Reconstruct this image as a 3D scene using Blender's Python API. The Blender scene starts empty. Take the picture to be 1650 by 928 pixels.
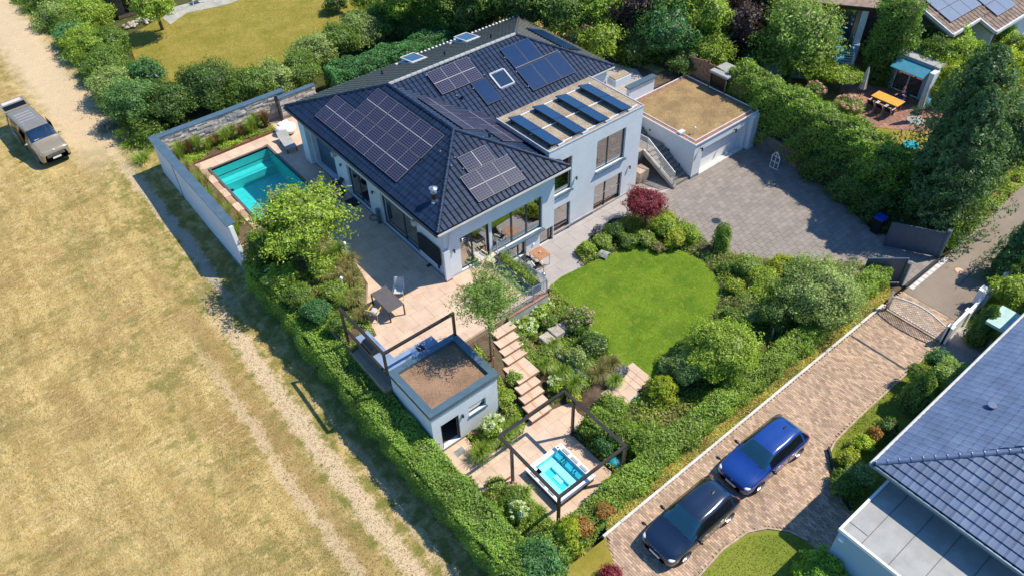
import bpy, bmesh, math, random
import numpy as np
from mathutils import Vector, Matrix
random.seed(7); rng = np.random.default_rng(11)
S = bpy.context.scene
R = math.radians
col = S.collection
# ---------------------------------------------------------------- camera
F_PX, PITCH, ROLL, YAW, HC = 1255.0, R(43.77), R(-1.8), R(51.9), 29.12
FW = Vector((math.cos(YAW)*math.cos(PITCH), math.sin(YAW)*math.cos(PITCH), -math.sin(PITCH)))
_rt = Vector((math.sin(YAW), -math.cos(YAW), 0)); _up = _rt.cross(FW)
RT = _rt*math.cos(ROLL) + _up*math.sin(ROLL); UP = -_rt*math.sin(ROLL) + _up*math.cos(ROLL)
CAM = Vector((0, 0, HC))
cd = bpy.data.cameras.new('camera'); cam = bpy.data.objects.new('camera', cd); col.objects.link(cam)
cd.sensor_width = 36; cd.lens = F_PX/1650*36; cd.clip_end = 600; cd.clip_start = 0.5
cam.matrix_world = Matrix(((RT.x, UP.x, -FW.x, 0), (RT.y, UP.y, -FW.y, 0), (RT.z, UP.z, -FW.z, HC), (0, 0, 0, 1)))
S.camera = cam
def ray(px, py): return FW*F_PX + RT*(px-825) - UP*(py-464)
def W(px, py, z=0.0):           # survey helper: where a sight line meets the level z
    d = ray(px, py); p = CAM + d*((z-HC)/d.z); return p.x, p.y
# ---------------------------------------------------------------- light
SUNV = Vector((.631, -.306, 1)).normalized()
w = bpy.data.worlds.new('World'); S.world = w; w.use_nodes = True
nt = w.node_tree; bg = nt.nodes['Background']; sky = nt.nodes.new('ShaderNodeTexSky')
sky.sky_type = 'NISHITA'; sky.sun_disc = False; sky.sun_elevation = R(54.9)
sky.sun_rotation = math.atan2(SUNV.x, SUNV.y); sky.air_density = 1.0; sky.dust_density = .3; sky.ozone_density = 5.0
tint = nt.nodes.new('ShaderNodeMix'); tint.data_type = 'RGBA'; tint.blend_type = 'MULTIPLY'; tint.inputs[0].default_value = 1; tint.inputs[7].default_value = (.58, .90, 1.12, 1)   # clear deep blue summer sky
nt.links.new(sky.outputs[0], tint.inputs[6]); nt.links.new(tint.outputs[2], bg.inputs[0]); bg.inputs[1].default_value = 0.15
sl = bpy.data.lights.new('sun', 'SUN'); so = bpy.data.objects.new('sun', sl); col.objects.link(so)
sl.energy = 5.0; sl.angle = R(.5); sl.color = (1, .92, .78)
so.rotation_euler = SUNV.to_track_quat('Z', 'Y').to_euler(); so.location = (20, 20, 60)
S.view_settings.view_transform = 'Standard'; S.view_settings.look = 'None'
S.view_settings.exposure = 0.34; S.view_settings.gamma = 1.0
S.render.engine = 'CYCLES'; S.cycles.max_bounces = 6; S.cycles.transparent_max_bounces = 8
S.cycles.diffuse_bounces = 3; S.cycles.glossy_bounces = 3
# ---------------------------------------------------------------- materials
def lin(h):
    if isinstance(h, str):
        v = [int(h[i:i+2], 16)/255 for i in (0, 2, 4)]
        return tuple(c/12.92 if c < .04045 else ((c+.055)/1.055)**2.4 for c in v)
    return tuple(h)
def N(nt, t, **k):
    n = nt.nodes.new(t)
    for a, b in k.items(): setattr(n, a, b)
    return n
def mix(nt, fac, a, b, mode='MIX'):
    m = N(nt, 'ShaderNodeMix', data_type='RGBA', blend_type=mode)
    for s, v in ((m.inputs[0], fac), (m.inputs[6], a), (m.inputs[7], b)):
        if isinstance(v, bpy.types.NodeSocket): nt.links.new(v, s)
        elif isinstance(v, (tuple, list)): s.default_value = (*v[:3], 1)
        else: s.default_value = v
    return m.outputs[2]
def mth(nt, op, a, b=0.0, c=None):
    m = N(nt, 'ShaderNodeMath', operation=op)
    for s, v in zip(m.inputs, (a, b) if c is None else (a, b, c)):
        if isinstance(v, bpy.types.NodeSocket): nt.links.new(v, s)
        else: s.default_value = v
    return m.outputs[0]
def noise(nt, vec, sc, det=3.0, rough=.55, dist=0.0):
    n = N(nt, 'ShaderNodeTexNoise'); n.inputs['Scale'].default_value = sc; n.inputs['Detail'].default_value = det
    n.inputs['Roughness'].default_value = rough; n.inputs['Distortion'].default_value = dist
    nt.links.new(vec, n.inputs['Vector']); return n.outputs['Fac']
def ramp(nt, v, a, b):
    m = N(nt, 'ShaderNodeMapRange'); nt.links.new(v, m.inputs[0]); m.inputs[1].default_value = a; m.inputs[2].default_value = b
    m.interpolation_type = 'SMOOTHSTEP'; return m.outputs[0]
def scaled(nt, vec, s, rot=0):
    m = N(nt, 'ShaderNodeMapping'); m.inputs['Scale'].default_value = s; m.inputs['Rotation'].default_value = (0, 0, rot)
    nt.links.new(vec, m.inputs[0]); return m.outputs[0]
M = {}
def mat(name, base, rough=.8, var=.12, sc=3.0, fine=0, finesc=60, bump=0, bsc=40, metal=0, rnd=0, attr=False, spec=.5, coat=0, stain=None, world=True):
    m = bpy.data.materials.new(name); m.use_nodes = True; nt = m.node_tree; p = nt.nodes['Principled BSDF']; M[name] = m
    base = lin(base)
    if world: vec = N(nt, 'ShaderNodeNewGeometry').outputs['Position']
    else: vec = N(nt, 'ShaderNodeTexCoord').outputs['Object']
    c = mix(nt, ramp(nt, noise(nt, vec, sc, 4), .3, .7), tuple(x*(1-var) for x in base), tuple(min(1, x*(1+var)) for x in base))
    if fine: c = mix(nt, ramp(nt, noise(nt, vec, finesc, 2), .3, .7), c, mix(nt, 1.0, c, (1-fine,)*3, 'MULTIPLY'))
    if stain: c = mix(nt, mth(nt, 'MULTIPLY', ramp(nt, noise(nt, vec, stain[1], 5, .65), .52, .75), stain[2]), c, lin(stain[0]))
    if rnd:
        oi = N(nt, 'ShaderNodeObjectInfo').outputs['Random']; mr = N(nt, 'ShaderNodeMapRange')
        nt.links.new(oi, mr.inputs[0]); mr.inputs[3].default_value = 1-rnd; mr.inputs[4].default_value = 1+rnd
        cc = N(nt, 'ShaderNodeCombineColor'); 
        for i in range(3): nt.links.new(mr.outputs[0], cc.inputs[i])
        c = mix(nt, 1.0, c, cc.outputs[0], 'MULTIPLY')
    if attr:
        a = N(nt, 'ShaderNodeAttribute', attribute_name='Col'); c = mix(nt, 1.0, c, a.outputs['Color'], 'MULTIPLY')
    nt.links.new(c, p.inputs['Base Color']); p.inputs['Roughness'].default_value = rough; p.inputs['Metallic'].default_value = metal
    p.inputs['Specular IOR Level'].default_value = spec; p.inputs['Coat Weight'].default_value = coat
    if bump:
        b = N(nt, 'ShaderNodeBump'); b.inputs['Strength'].default_value = bump; b.inputs['Distance'].default_value = .02
        nt.links.new(noise(nt, vec, bsc, 3), b.inputs['Height']); nt.links.new(b.outputs[0], p.inputs['Normal'])
    return m
mat('render_white', (.63, .66, .68), .85, .04, 1.5, .05, 25, bump=.15, bsc=90, stain=((.55, .55, .55), .8, .25))
mat('plinth', (.42, .43, .45), .85)
mat('dark_metal', (.035, .045, .055), .4, .1, metal=.3)
mat('coping', (.10, .16, .20), .38, .1, 2, metal=.35, stain=((.16, .22, .25), 1.5, .5))
mat('frame_dark', (.045, .06, .068), .4, .1)
mat('bronze', (.05, .04, .035), .38, .15, metal=.4)
mat('white_paint', (.78, .78, .78), .5, .04)
mat('cream', (.62, .55, .40), .7, .15, 5)
mat('steel', (.62, .63, .64), .28, .08, metal=.9)
mat('galvanised', (.40, .41, .42), .6, .1, metal=.2)
mat('tile', (.010, .022, .052), .36, .25, 2.2, rnd=.18, bump=.15, bsc=60, spec=.35, world=True)
mat('tile_light', (.085, .13, .225), .6, .16, 1.2, .15, 30, rnd=.06, stain=((.14, .17, .22), 1.2, .5))
mat('tile_back', (.045, .047, .035), .55, .3, 4)
mat('brown_tile', (.23, .16, .12), .85, .3, 2.5, .2, 30, rnd=.2)
mat('gravel', (.47, .37, .26), .95, .2, 1.2, .7, 22, bump=1, bsc=28)
mat('brown_gravel', (.36, .22, .13), .95, .2, 1.1, .6, 30, bump=1, bsc=36)
mat('sedum', (.34, .225, .10), .98, .22, .9, .45, 16, bump=.8, bsc=22, stain=((.20, .17, .06), 1.6, .5))
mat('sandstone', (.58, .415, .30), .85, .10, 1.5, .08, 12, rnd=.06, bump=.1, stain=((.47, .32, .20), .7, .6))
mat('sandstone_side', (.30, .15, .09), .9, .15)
mat('rust_stain', (.55, .23, .07), .9, .2, 6)
mat('joint', (.38, .26, .175), .95)
mat('patio_slab', (.36, .32, .30), .85, .07, 1, .06, 14, rnd=.035, stain=((.33, .29, .27), .7, .5))
mat('patio_joint', (.31, .27, .25), .95)
mat('paver', (.25, .213, .185), .9, .08, 1.2, .1, 18, rnd=.08, stain=((.22, .19, .17), .5, .6))
mat('paver_stuff', (.25, .213, .185), .9, .08, 1.2, .1, 18, attr=True, stain=((.22, .19, .17), .5, .6))
mat('paver_joint', (.185, .165, .15), .95)
mat('brick_pave', (.42, .30, .215), .9, .10, .7, .12, 20, attr=True, stain=((.27, .20, .15), .45, .6))
mat('brick_joint', (.22, .16, .11), .95)
mat('kerb', (.55, .53, .50), .85, .12, 2)
mat('asphalt', (.25, .20, .155), .92, .12, .6, .25, 40, stain=((.28, .22, .17), .5, .8))
mat('concrete', (.40, .38, .33), .9, .15, 1.5, .1, 20, stain=((.26, .25, .2), 1.2, .7))
mat('concrete_stair', (.20, .175, .155), .9, .15, 2, .1, 20)
mat('felt', (.36, .36, .34), .95, .10, 1.5, .22, 45, stain=((.26, .27, .25), .6, .6))
mat('felt_seam', (.10, .10, .10), .95)
mat('soil', (.13, .085, .05), .98, .3, 2, .4, 20, bump=.8, stain=((.10, .13, .04), .9, .6))
mat('rock', (.46, .40, .33), .9, .22, 3, .3, 16, rnd=.14, bump=.8, bsc=14)
mat('ledger', (.56, .50, .44), .9, .25, 5, .25, 20, rnd=.22, bump=.6, bsc=20)
mat('dark_core', (.05, .07, .02), .95, .4, 3, .4, 15)  # dark green of solid foliage cores, inner shade put into the colour
mat('bark', (.16, .11, .07), .95, .3, 8, bump=.8)
mat('birch', (.55, .52, .47), .9, .3, 8)
mat('wood_table', (.36, .17, .08), .5, .2, 6)
mat('orange_wood', (.62, .30, .04), .5, .12, 6)
mat('slate_top', (.105, .09, .085), .45, .08)
mat('light_fabric', (.48, .45, .41), .9, .08)
mat('white_fabric', (.74, .72, .68), .9, .05)
mat('dark_fabric', (.02, .03, .035), .8, .1)
mat('teal_fabric', (.03, .20, .28), .8, .1)
mat('blue_plastic', (.01, .05, .35), .35, .1)
mat('turq', (.01, .28, .34), .45, .1)
mat('countertop', (.20, .27, .38), .3, .1)
mat('black', (.008, .010, .012), .35, .1)
mat('tv_screen', (.006, .007, .009), .15, .02)
mat('anthracite_gate', (.045, .085, .13), .45, .1)
mat('grey_board', (.17, .145, .135), .9, .25, 3, .2, 20, rnd=.15)
mat('bamboo', (.33, .19, .11), .9, .3, 6, .3, 30, rnd=.15)
mat('rubber', (.012, .012, .013), .8)
mat('alloy', (.5, .5, .52), .3, .1, metal=.8)
mat('car_navy', (.006, .014, .036), .22, .05, coat=1, spec=.6)
mat('car_blue', (.007, .040, .22), .22, .05, coat=1, spec=.6)
mat('van_gold', (.34, .28, .185), .3, .04, metal=.35, coat=1)
mat('van_roof', (.27, .235, .18), .4, .04, metal=.3, coat=.6)
mat('lamp_glass', (.7, .75, .8), .1, .02)
mat('tail_red', (.5, .01, .01), .2, .02)
mat('tub_shell', (.78, .80, .82), .25, .02)
mat('tub_water', (.12, .66, .78), .12, .10, 1.5)
mat('tub_step', (.62, .86, .93), .12, .06, 2)
mat('tub_deep', (.05, .42, .50), .15, .12, 2)
mat('pool_tile', (.07, .52, .52), .4, .06, 3)
mat('mint', (.34, .50, .46), .6, .1)
mat('blue_wall', (.28, .42, .52), .85, .04, 1)
mat('skin', (.42, .22, .15), .6, .05); mat('hair', (.10, .07, .05), .8); mat('shirt', (.015, .03, .12), .9); mat('shorts', (.02, .12, .40), .9)
mat('wood_floor', (.30, .15, .075), .5, .2, 4)
mat('interior', (.40, .34, .28), .9)
mat('terracotta', (.32, .16, .11), .9, .2, 5, .2, 30, rnd=.15)
mat('rust_edge', (.20, .07, .035), .9, .3, 6)
mat('bluestone', (.16, .20, .24), .8, .3, 5)
def glassmat(name, tint, refl, rough=.02, gc=(1, 1, 1)):
    m = bpy.data.materials.new(name); m.use_nodes = True; nt = m.node_tree; nt.nodes.remove(nt.nodes['Principled BSDF'])
    out = nt.nodes['Material Output']; t = N(nt, 'ShaderNodeBsdfTransparent'); g = N(nt, 'ShaderNodeBsdfGlossy'); ms = N(nt, 'ShaderNodeMixShader')
    t.inputs[0].default_value = (*tint, 1); g.inputs['Roughness'].default_value = rough; g.inputs[0].default_value = (*gc, 1)
    fr = N(nt, 'ShaderNodeFresnel'); fr.inputs[0].default_value = 1.5
    nt.links.new(mth(nt, 'MINIMUM', mth(nt, 'ADD', fr.outputs[0], refl), 1.0), ms.inputs[0])
    nt.links.new(t.outputs[0], ms.inputs[1]); nt.links.new(g.outputs[0], ms.inputs[2]); nt.links.new(ms.outputs[0], out.inputs[0]); M[name] = m
glassmat('pane', (.30, .32, .30), .42); glassmat('clear_pane', (.5, .55, .55), .15); glassmat('car_glass', (.40, .62, .62), .30, .02, (.55, .9, .8))
glassmat('van_glass', (.12, .30, .45), .16)
def watermat():
    m = bpy.data.materials.new('pool_water'); m.use_nodes = True; nt = m.node_tree; nt.nodes.remove(nt.nodes['Principled BSDF'])
    out = nt.nodes['Material Output']; t = N(nt, 'ShaderNodeBsdfTransparent'); g = N(nt, 'ShaderNodeBsdfGlossy'); ms = N(nt, 'ShaderNodeMixShader')
    t.inputs[0].default_value = (.66, .96, .97, 1); g.inputs['Roughness'].default_value = .03
    fr = N(nt, 'ShaderNodeFresnel'); fr.inputs[0].default_value = 1.33; b = N(nt, 'ShaderNodeBump'); b.inputs['Strength'].default_value = .6; b.inputs['Distance'].default_value = .03
    nt.links.new(noise(nt, N(nt, 'ShaderNodeNewGeometry').outputs['Position'], 7, 3, .6, .8), b.inputs['Height'])
    nt.links.new(b.outputs[0], g.inputs['Normal']); nt.links.new(b.outputs[0], fr.inputs['Normal'])
    nt.links.new(fr.outputs[0], ms.inputs[0]); nt.links.new(t.outputs[0], ms.inputs[1]); nt.links.new(g.outputs[0], ms.inputs[2])
    nt.links.new(ms.outputs[0], out.inputs[0]); M['pool_water'] = m
watermat()
def pvmat():
    m = bpy.data.materials.new('pv_cells'); m.use_nodes = True; nt = m.node_tree; p = nt.nodes['Principled BSDF']
    uv = N(nt, 'ShaderNodeUVMap').outputs[0]; sp = N(nt, 'ShaderNodeSeparateXYZ'); nt.links.new(uv, sp.inputs[0])
    def line(v, n, t): return mth(nt, 'LESS_THAN', mth(nt, 'ABSOLUTE', mth(nt, 'SUBTRACT', mth(nt, 'FRACT', mth(nt, 'ADD', mth(nt, 'MULTIPLY', v, n), .5)), .5)), t)
    l = mth(nt, 'MAXIMUM', line(sp.outputs[0], 6, .055), line(sp.outputs[1], 12, .06))
    l = mth(nt, 'MULTIPLY', l, .7)
    mid = mth(nt, 'LESS_THAN', mth(nt, 'ABSOLUTE', mth(nt, 'SUBTRACT', sp.outputs[1], .5)), .011)
    c = mix(nt, l, (.016, .016, .040), (.17, .165, .22)); c = mix(nt, mid, c, (.42, .41, .40))
    nt.links.new(c, p.inputs['Base Color']); p.inputs['Roughness'].default_value = .2; p.inputs['Specular IOR Level'].default_value = .45; M['pv_cells'] = m
pvmat()
mat('pv_grey', (.15, .18, .24), .3, .06, 2); mat('collector', (.008, .035, .10), .3, .05)
mat('collector_dark', (.008, .030, .09), .2, .05, spec=.3)
mat('kerb_dull', (.40, .30, .22), .9, .2, 3); mat('pv_frame', (.17, .17, .18), .5)
def leafmat():
    m = bpy.data.materials.new('leaf'); m.use_nodes = True; nt = m.node_tree; nt.nodes.remove(nt.nodes['Principled BSDF'])
    out = nt.nodes['Material Output']; a = N(nt, 'ShaderNodeAttribute', attribute_name='Col')
    d = N(nt, 'ShaderNodeBsdfDiffuse'); t = N(nt, 'ShaderNodeBsdfTranslucent'); g = N(nt, 'ShaderNodeBsdfGlossy')
    g.inputs['Roughness'].default_value = .5; m1 = N(nt, 'ShaderNodeMixShader'); m2 = N(nt, 'ShaderNodeMixShader')
    nt.links.new(a.outputs['Color'], d.inputs[0]); nt.links.new(mix(nt, 1.0, a.outputs['Color'], (1.25, 1.35, .6), 'MULTIPLY'), t.inputs[0])
    m1.inputs[0].default_value = .36; m2.inputs[0].default_value = .035
    nt.links.new(d.outputs[0], m1.inputs[1]); nt.links.new(t.outputs[0], m1.inputs[2]); nt.links.new(m1.outputs[0], m2.inputs[1]); nt.links.new(g.outputs[0], m2.inputs[2])
    nt.links.new(m2.outputs[0], out.inputs[0]); M['leaf'] = m
leafmat()
# ---------------------------------------------------------------- mesh helpers
LOC = {}
def props(o, label=None, cat=None, group=None, kind=None):
    for k, v in (('label', label), ('category', cat), ('group', group), ('kind', kind)):
        if v: o[k] = v
    return o
def thing(name, label, cat, loc=(0, 0, 0), group=None, rot=0):
    o = bpy.data.objects.new(name, None); col.objects.link(o); o.location = loc; o.rotation_euler = (0, 0, rot)
    o.empty_display_size = .2; LOC[o] = Vector(loc); return props(o, label, cat, group)
class MB:
    def __init__(s): s.v = []; s.f = []; s.m = []; s.smooth = False; s.cols = None; s.cur = 0
    def add(s, vs, fs, m=None):
        b = len(s.v); s.v += [tuple(v) for v in vs]; s.f += [tuple(b+i for i in f) for f in fs]; s.m += [s.cur if m is None else m]*len(fs); return s
    def box(s, x0, y0, z0, x1, y1, z1, mt=None, m=None):
        x0, x1 = min(x0, x1), max(x0, x1); y0, y1 = min(y0, y1), max(y0, y1)
        vs = [(x, y, z) for z in (z0, z1) for y in (y0, y1) for x in (x0, x1)]
        if mt is not None: vs = [mt @ Vector(v) for v in vs]
        return s.add(vs, [(0, 2, 3, 1), (4, 5, 7, 6), (0, 1, 5, 4), (2, 6, 7, 3), (0, 4, 6, 2), (1, 3, 7, 5)], m)
    def prism(s, poly, z0, z1, m=None, side=None):
        n = len(poly); a = sum(poly[i][0]*poly[(i+1) % n][1]-poly[(i+1) % n][0]*poly[i][1] for i in range(n))
        if a < 0: poly = poly[::-1]
        s.add([(x, y, z0) for x, y in poly]+[(x, y, z1) for x, y in poly], [tuple(range(n, 2*n))], m)
        b = len(s.v)-2*n
        s.f += [tuple(b+i for i in f) for f in [tuple(range(n))[::-1]]+[(i, (i+1) % n, n+(i+1) % n, n+i) for i in range(n)]]
        s.m += [(m or 0) if side is None else side]*(n+1); return s
    def beam(s, a, b, w, h=None, m=None):          # square bar from a to b
        a = Vector(a); b = Vector(b); d = (b-a); L = d.length; d.normalize(); h = h or w
        up = Vector((0, 0, 1)) if abs(d.z) < .95 else Vector((0, 1, 0)); sx = d.cross(up).normalized(); uy = sx.cross(d)
        vs = [p+sx*i*w/2+uy*j*h/2 for p in (a, b) for j in (-1, 1) for i in (-1, 1)]
        return s.add(vs, [(0, 1, 3, 2), (4, 6, 7, 5), (0, 4, 5, 1), (2, 3, 7, 6), (0, 2, 6, 4), (1, 5, 7, 3)], m)
    def cyl(s, a, b, r0, r1=None, n=10, m=None, cap=True):
        a = Vector(a); b = Vector(b); r1 = r0 if r1 is None else r1; d = (b-a).normalized()
        up = Vector((0, 0, 1)) if abs(d.z) < .95 else Vector((0, 1, 0)); sx = d.cross(up).normalized(); uy = sx.cross(d)
        vs = []
        for p, r in ((a, r0), (b, r1)):
            vs += [p+(sx*math.cos(2*math.pi*i/n)+uy*math.sin(2*math.pi*i/n))*r for i in range(n)]
        fs = [(i, n+i, n+(i+1) % n, (i+1) % n) for i in range(n)]
        if cap: fs += [tuple(range(n)), tuple(range(2*n-1, n-1, -1))]
        return s.add(vs, fs, m)
    def tube(s, pts, rs, n=8, m=None):
        for i in range(len(pts)-1):
            s.cyl(pts[i], pts[i+1], rs[i] if isinstance(rs, (list, tuple)) else rs, rs[i+1] if isinstance(rs, (list, tuple)) else rs, n, m)
        return s
    def sphere(s, c, rx, ry=None, rz=None, n=10, k=6, m=None):
        ry = ry or rx; rz = rz or rx; vs = [(c[0], c[1], c[2]-rz)]
        for j in range(1, k):
            t = -math.pi/2+math.pi*j/k
            vs += [(c[0]+rx*math.cos(t)*math.cos(2*math.pi*i/n), c[1]+ry*math.cos(t)*math.sin(2*math.pi*i/n), c[2]+rz*math.sin(t)) for i in range(n)]
        vs.append((c[0], c[1], c[2]+rz)); fs = [(0, 1+(i+1) % n, 1+i) for i in range(n)]
        for j in range(k-2): fs += [(1+j*n+i, 1+j*n+(i+1) % n, 1+(j+1)*n+(i+1) % n, 1+(j+1)*n+i) for i in range(n)]
        e = len(vs)-1; fs += [(e, 1+(k-2)*n+i, 1+(k-2)*n+(i+1) % n) for i in range(n)]
        return s.add(vs, fs, m)
    def mesh(s, name, mats, off=None):
        me = bpy.data.meshes.new(name)
        vs = s.v if off is None else [(v[0]-off[0], v[1]-off[1], v[2]-off[2]) for v in s.v]
        me.from_pydata(vs, [], s.f)
        if not isinstance(mats, (list, tuple)): mats = [mats]
        for m in mats: me.materials.append(M[m] if isinstance(m, str) else m)
        me.polygons.foreach_set('material_index', s.m)
        if s.smooth: me.polygons.foreach_set('use_smooth', [True]*len(s.f))
        if s.cols is not None:
            ca = me.color_attributes.new('Col', 'FLOAT_COLOR', 'CORNER'); a = []
            for f, c in zip(s.f, s.cols): a += [c[0], c[1], c[2], 1]*len(f)
            ca.data.foreach_set('color', a)
        me.update(); return me
    def build(s, name, mats, parent=None, label=None, cat=None, group=None, kind=None, local=False):
        off = None
        base = None
        if parent is not None and not local: off = LOC[parent]
        elif parent is None and not local and kind != 'structure' and s.v:      # origin at the base of a one-mesh thing
            xs = [v[0] for v in s.v]; ys = [v[1] for v in s.v]; base = Vector(((min(xs)+max(xs))/2, (min(ys)+max(ys))/2, min(v[2] for v in s.v))); off = base
        o = bpy.data.objects.new(name, s.mesh(name, mats, off)); col.objects.link(o)
        if parent is not None: o.parent = parent; LOC[o] = Vector((0, 0, 0)) if local else Vector(off)
        else: LOC[o] = base if base else Vector((0, 0, 0)); 
        if base: o.location = base
        return props(o, label, cat, group, kind)
def link(me, name, parent, mtx=None, loc=None):     # a further piece sharing mesh data
    o = bpy.data.objects.new(name, me); col.objects.link(o); o.parent = parent
    if mtx is not None: o.matrix_local = mtx
    if loc is not None: o.location = loc
    return o
def bevel(o, w=.02, n=2):
    b = o.modifiers.new('bevel', 'BEVEL'); b.width = w; b.segments = n; b.limit_method = 'ANGLE'; return o
def copy_tree(o, parent=None):
    c = o.copy(); col.objects.link(c); c.parent = parent; LOC[c] = LOC.get(o, Vector((0, 0, 0)))
    for ch in list(o.children): copy_tree(ch, c)
    return c
def wall(mb, axis, c, a0, a1, z0, z1, th, holes=(), m=None):
    """wall of thickness th from plane c (outer) to c+th; holes = (a0,a1,z0,z1)"""
    us = sorted({a0, a1, *[h[0] for h in holes], *[h[1] for h in holes]}); zs = sorted({z0, z1, *[h[2] for h in holes], *[h[3] for h in holes]})
    us = [u for u in us if a0 <= u <= a1]; zs = [z for z in zs if z0 <= z <= z1]
    sol = lambda i, j: 0 <= i < len(us)-1 and 0 <= j < len(zs)-1 and not any(h[0] <= (us[i]+us[i+1])/2 <= h[1] and h[2] <= (zs[j]+zs[j+1])/2 <= h[3] for h in holes)
    P = (lambda u, t, z: (u, t, z)) if axis == 'y' else (lambda u, t, z: (t, u, z))
    for i in range(len(us)-1):
        for j in range(len(zs)-1):
            if not sol(i, j): continue
            u0, u1, b, t = us[i], us[i+1], zs[j], zs[j+1]
            mb.add([P(u0, c, b), P(u1, c, b), P(u1, c, t), P(u0, c, t)], [(0, 1, 2, 3)], m); mb.add([P(u0, c+th, b), P(u1, c+th, b), P(u1, c+th, t), P(u0, c+th, t)], [(3, 2, 1, 0)], m)
            if not sol(i-1, j): mb.add([P(u0, c, b), P(u0, c+th, b), P(u0, c+th, t), P(u0, c, t)], [(3, 2, 1, 0)], m)
            if not sol(i+1, j): mb.add([P(u1, c, b), P(u1, c+th, b), P(u1, c+th, t), P(u1, c, t)], [(0, 1, 2, 3)], m)
            if not sol(i, j-1): mb.add([P(u0, c, b), P(u1, c, b), P(u1, c+th, b), P(u0, c+th, b)], [(3, 2, 1, 0)], m)
            if not sol(i, j+1): mb.add([P(u0, c, t), P(u1, c, t), P(u1, c+th, t), P(u0, c+th, t)], [(0, 1, 2, 3)], m)
    return mb
def inside(x, y, poly):
    c = False; n = len(poly)
    for i in range(n):
        x1, y1 = poly[i]; x2, y2 = poly[(i+1) % n]
        if (y1 > y) != (y2 > y) and x < (x2-x1)*(y-y1)/(y2-y1)+x1: c = not c
    return c
def clip_poly(poly, keep):       # Sutherland-Hodgman; keep = convex CCW polygon
    out = list(poly); n = len(keep)
    for i in range(n):
        a, b = keep[i], keep[(i+1) % n]; inp = out; out = []
        sd = lambda p: (b[0]-a[0])*(p[1]-a[1])-(b[1]-a[1])*(p[0]-a[0])
        for k in range(len(inp)):
            p, q = inp[k], inp[(k+1) % len(inp)]; sp, sq = sd(p), sd(q)
            if sp >= 0: out.append(p)
            if sp*sq < 0: t = sp/(sp-sq); out.append((p[0]+(q[0]-p[0])*t, p[1]+(q[1]-p[1])*t))
        if not out: return []
    return out
# ---------------------------------------------------------------- foliage
PAL = dict(
 hedge=[(.075, .13, .018), (.10, .17, .02), (.14, .20, .025), (.05, .095, .015)],
 yellow=[(.20, .24, .02), (.15, .20, .02), (.24, .25, .025), (.09, .14, .015)],
 dark=[(.035, .075, .018), (.05, .095, .02), (.025, .055, .015), (.065, .11, .022)],
 mid=[(.055, .105, .018), (.08, .135, .025), (.10, .155, .03), (.04, .08, .015)],
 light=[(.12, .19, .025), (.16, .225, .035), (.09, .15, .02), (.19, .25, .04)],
 silver=[(.12, .17, .065), (.16, .21, .09), (.09, .14, .05), (.20, .25, .12)],
 blue=[(.03, .09, .035), (.045, .12, .045), (.025, .07, .03), (.055, .14, .05)],
 red=[(.34, .035, .05), (.22, .02, .035), (.44, .07, .09), (.13, .012, .022)],
 purple=[(.07, .03, .035), (.05, .025, .025), (.10, .05, .05), (.04, .05, .02)],
 straw=[(.34, .27, .09), (.26, .24, .07), (.40, .33, .14), (.17, .20, .05)],
 grass=[(.09, .15, .03), (.13, .19, .04), (.07, .12, .03), (.18, .22, .06)],
 orange=[(.50, .20, .03), (.40, .22, .04), (.55, .28, .05), (.25, .20, .03)],
 pinkf=[(.70, .38, .36), (.75, .50, .46), (.55, .22, .24), (.78, .60, .55)],
 whitef=[(.62, .68, .40), (.70, .74, .52), (.52, .60, .28), (.74, .76, .62)],
 yellowf=[(.75, .50, .02), (.65, .42, .02), (.70, .55, .08), (.3, .3, .03)],
 lavender=[(.20, .20, .30), (.16, .17, .24), (.25, .24, .32), (.10, .14, .10)],
 russet=[(.22, .10, .05), (.17, .12, .04), (.12, .13, .03), (.28, .14, .07)],
 ivy=[(.045, .085, .018), (.06, .11, .02), (.085, .14, .02), (.03, .06, .012)])
GREENS = ('hedge', 'yellow', 'dark', 'mid', 'light', 'silver', 'blue', 'grass', 'ivy')
for k_ in GREENS: PAL[k_] = [tuple(min(.6, c*f) for c, f in zip(q, (2.35, 2.2, 1.45))) for q in PAL[k_]]
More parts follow.
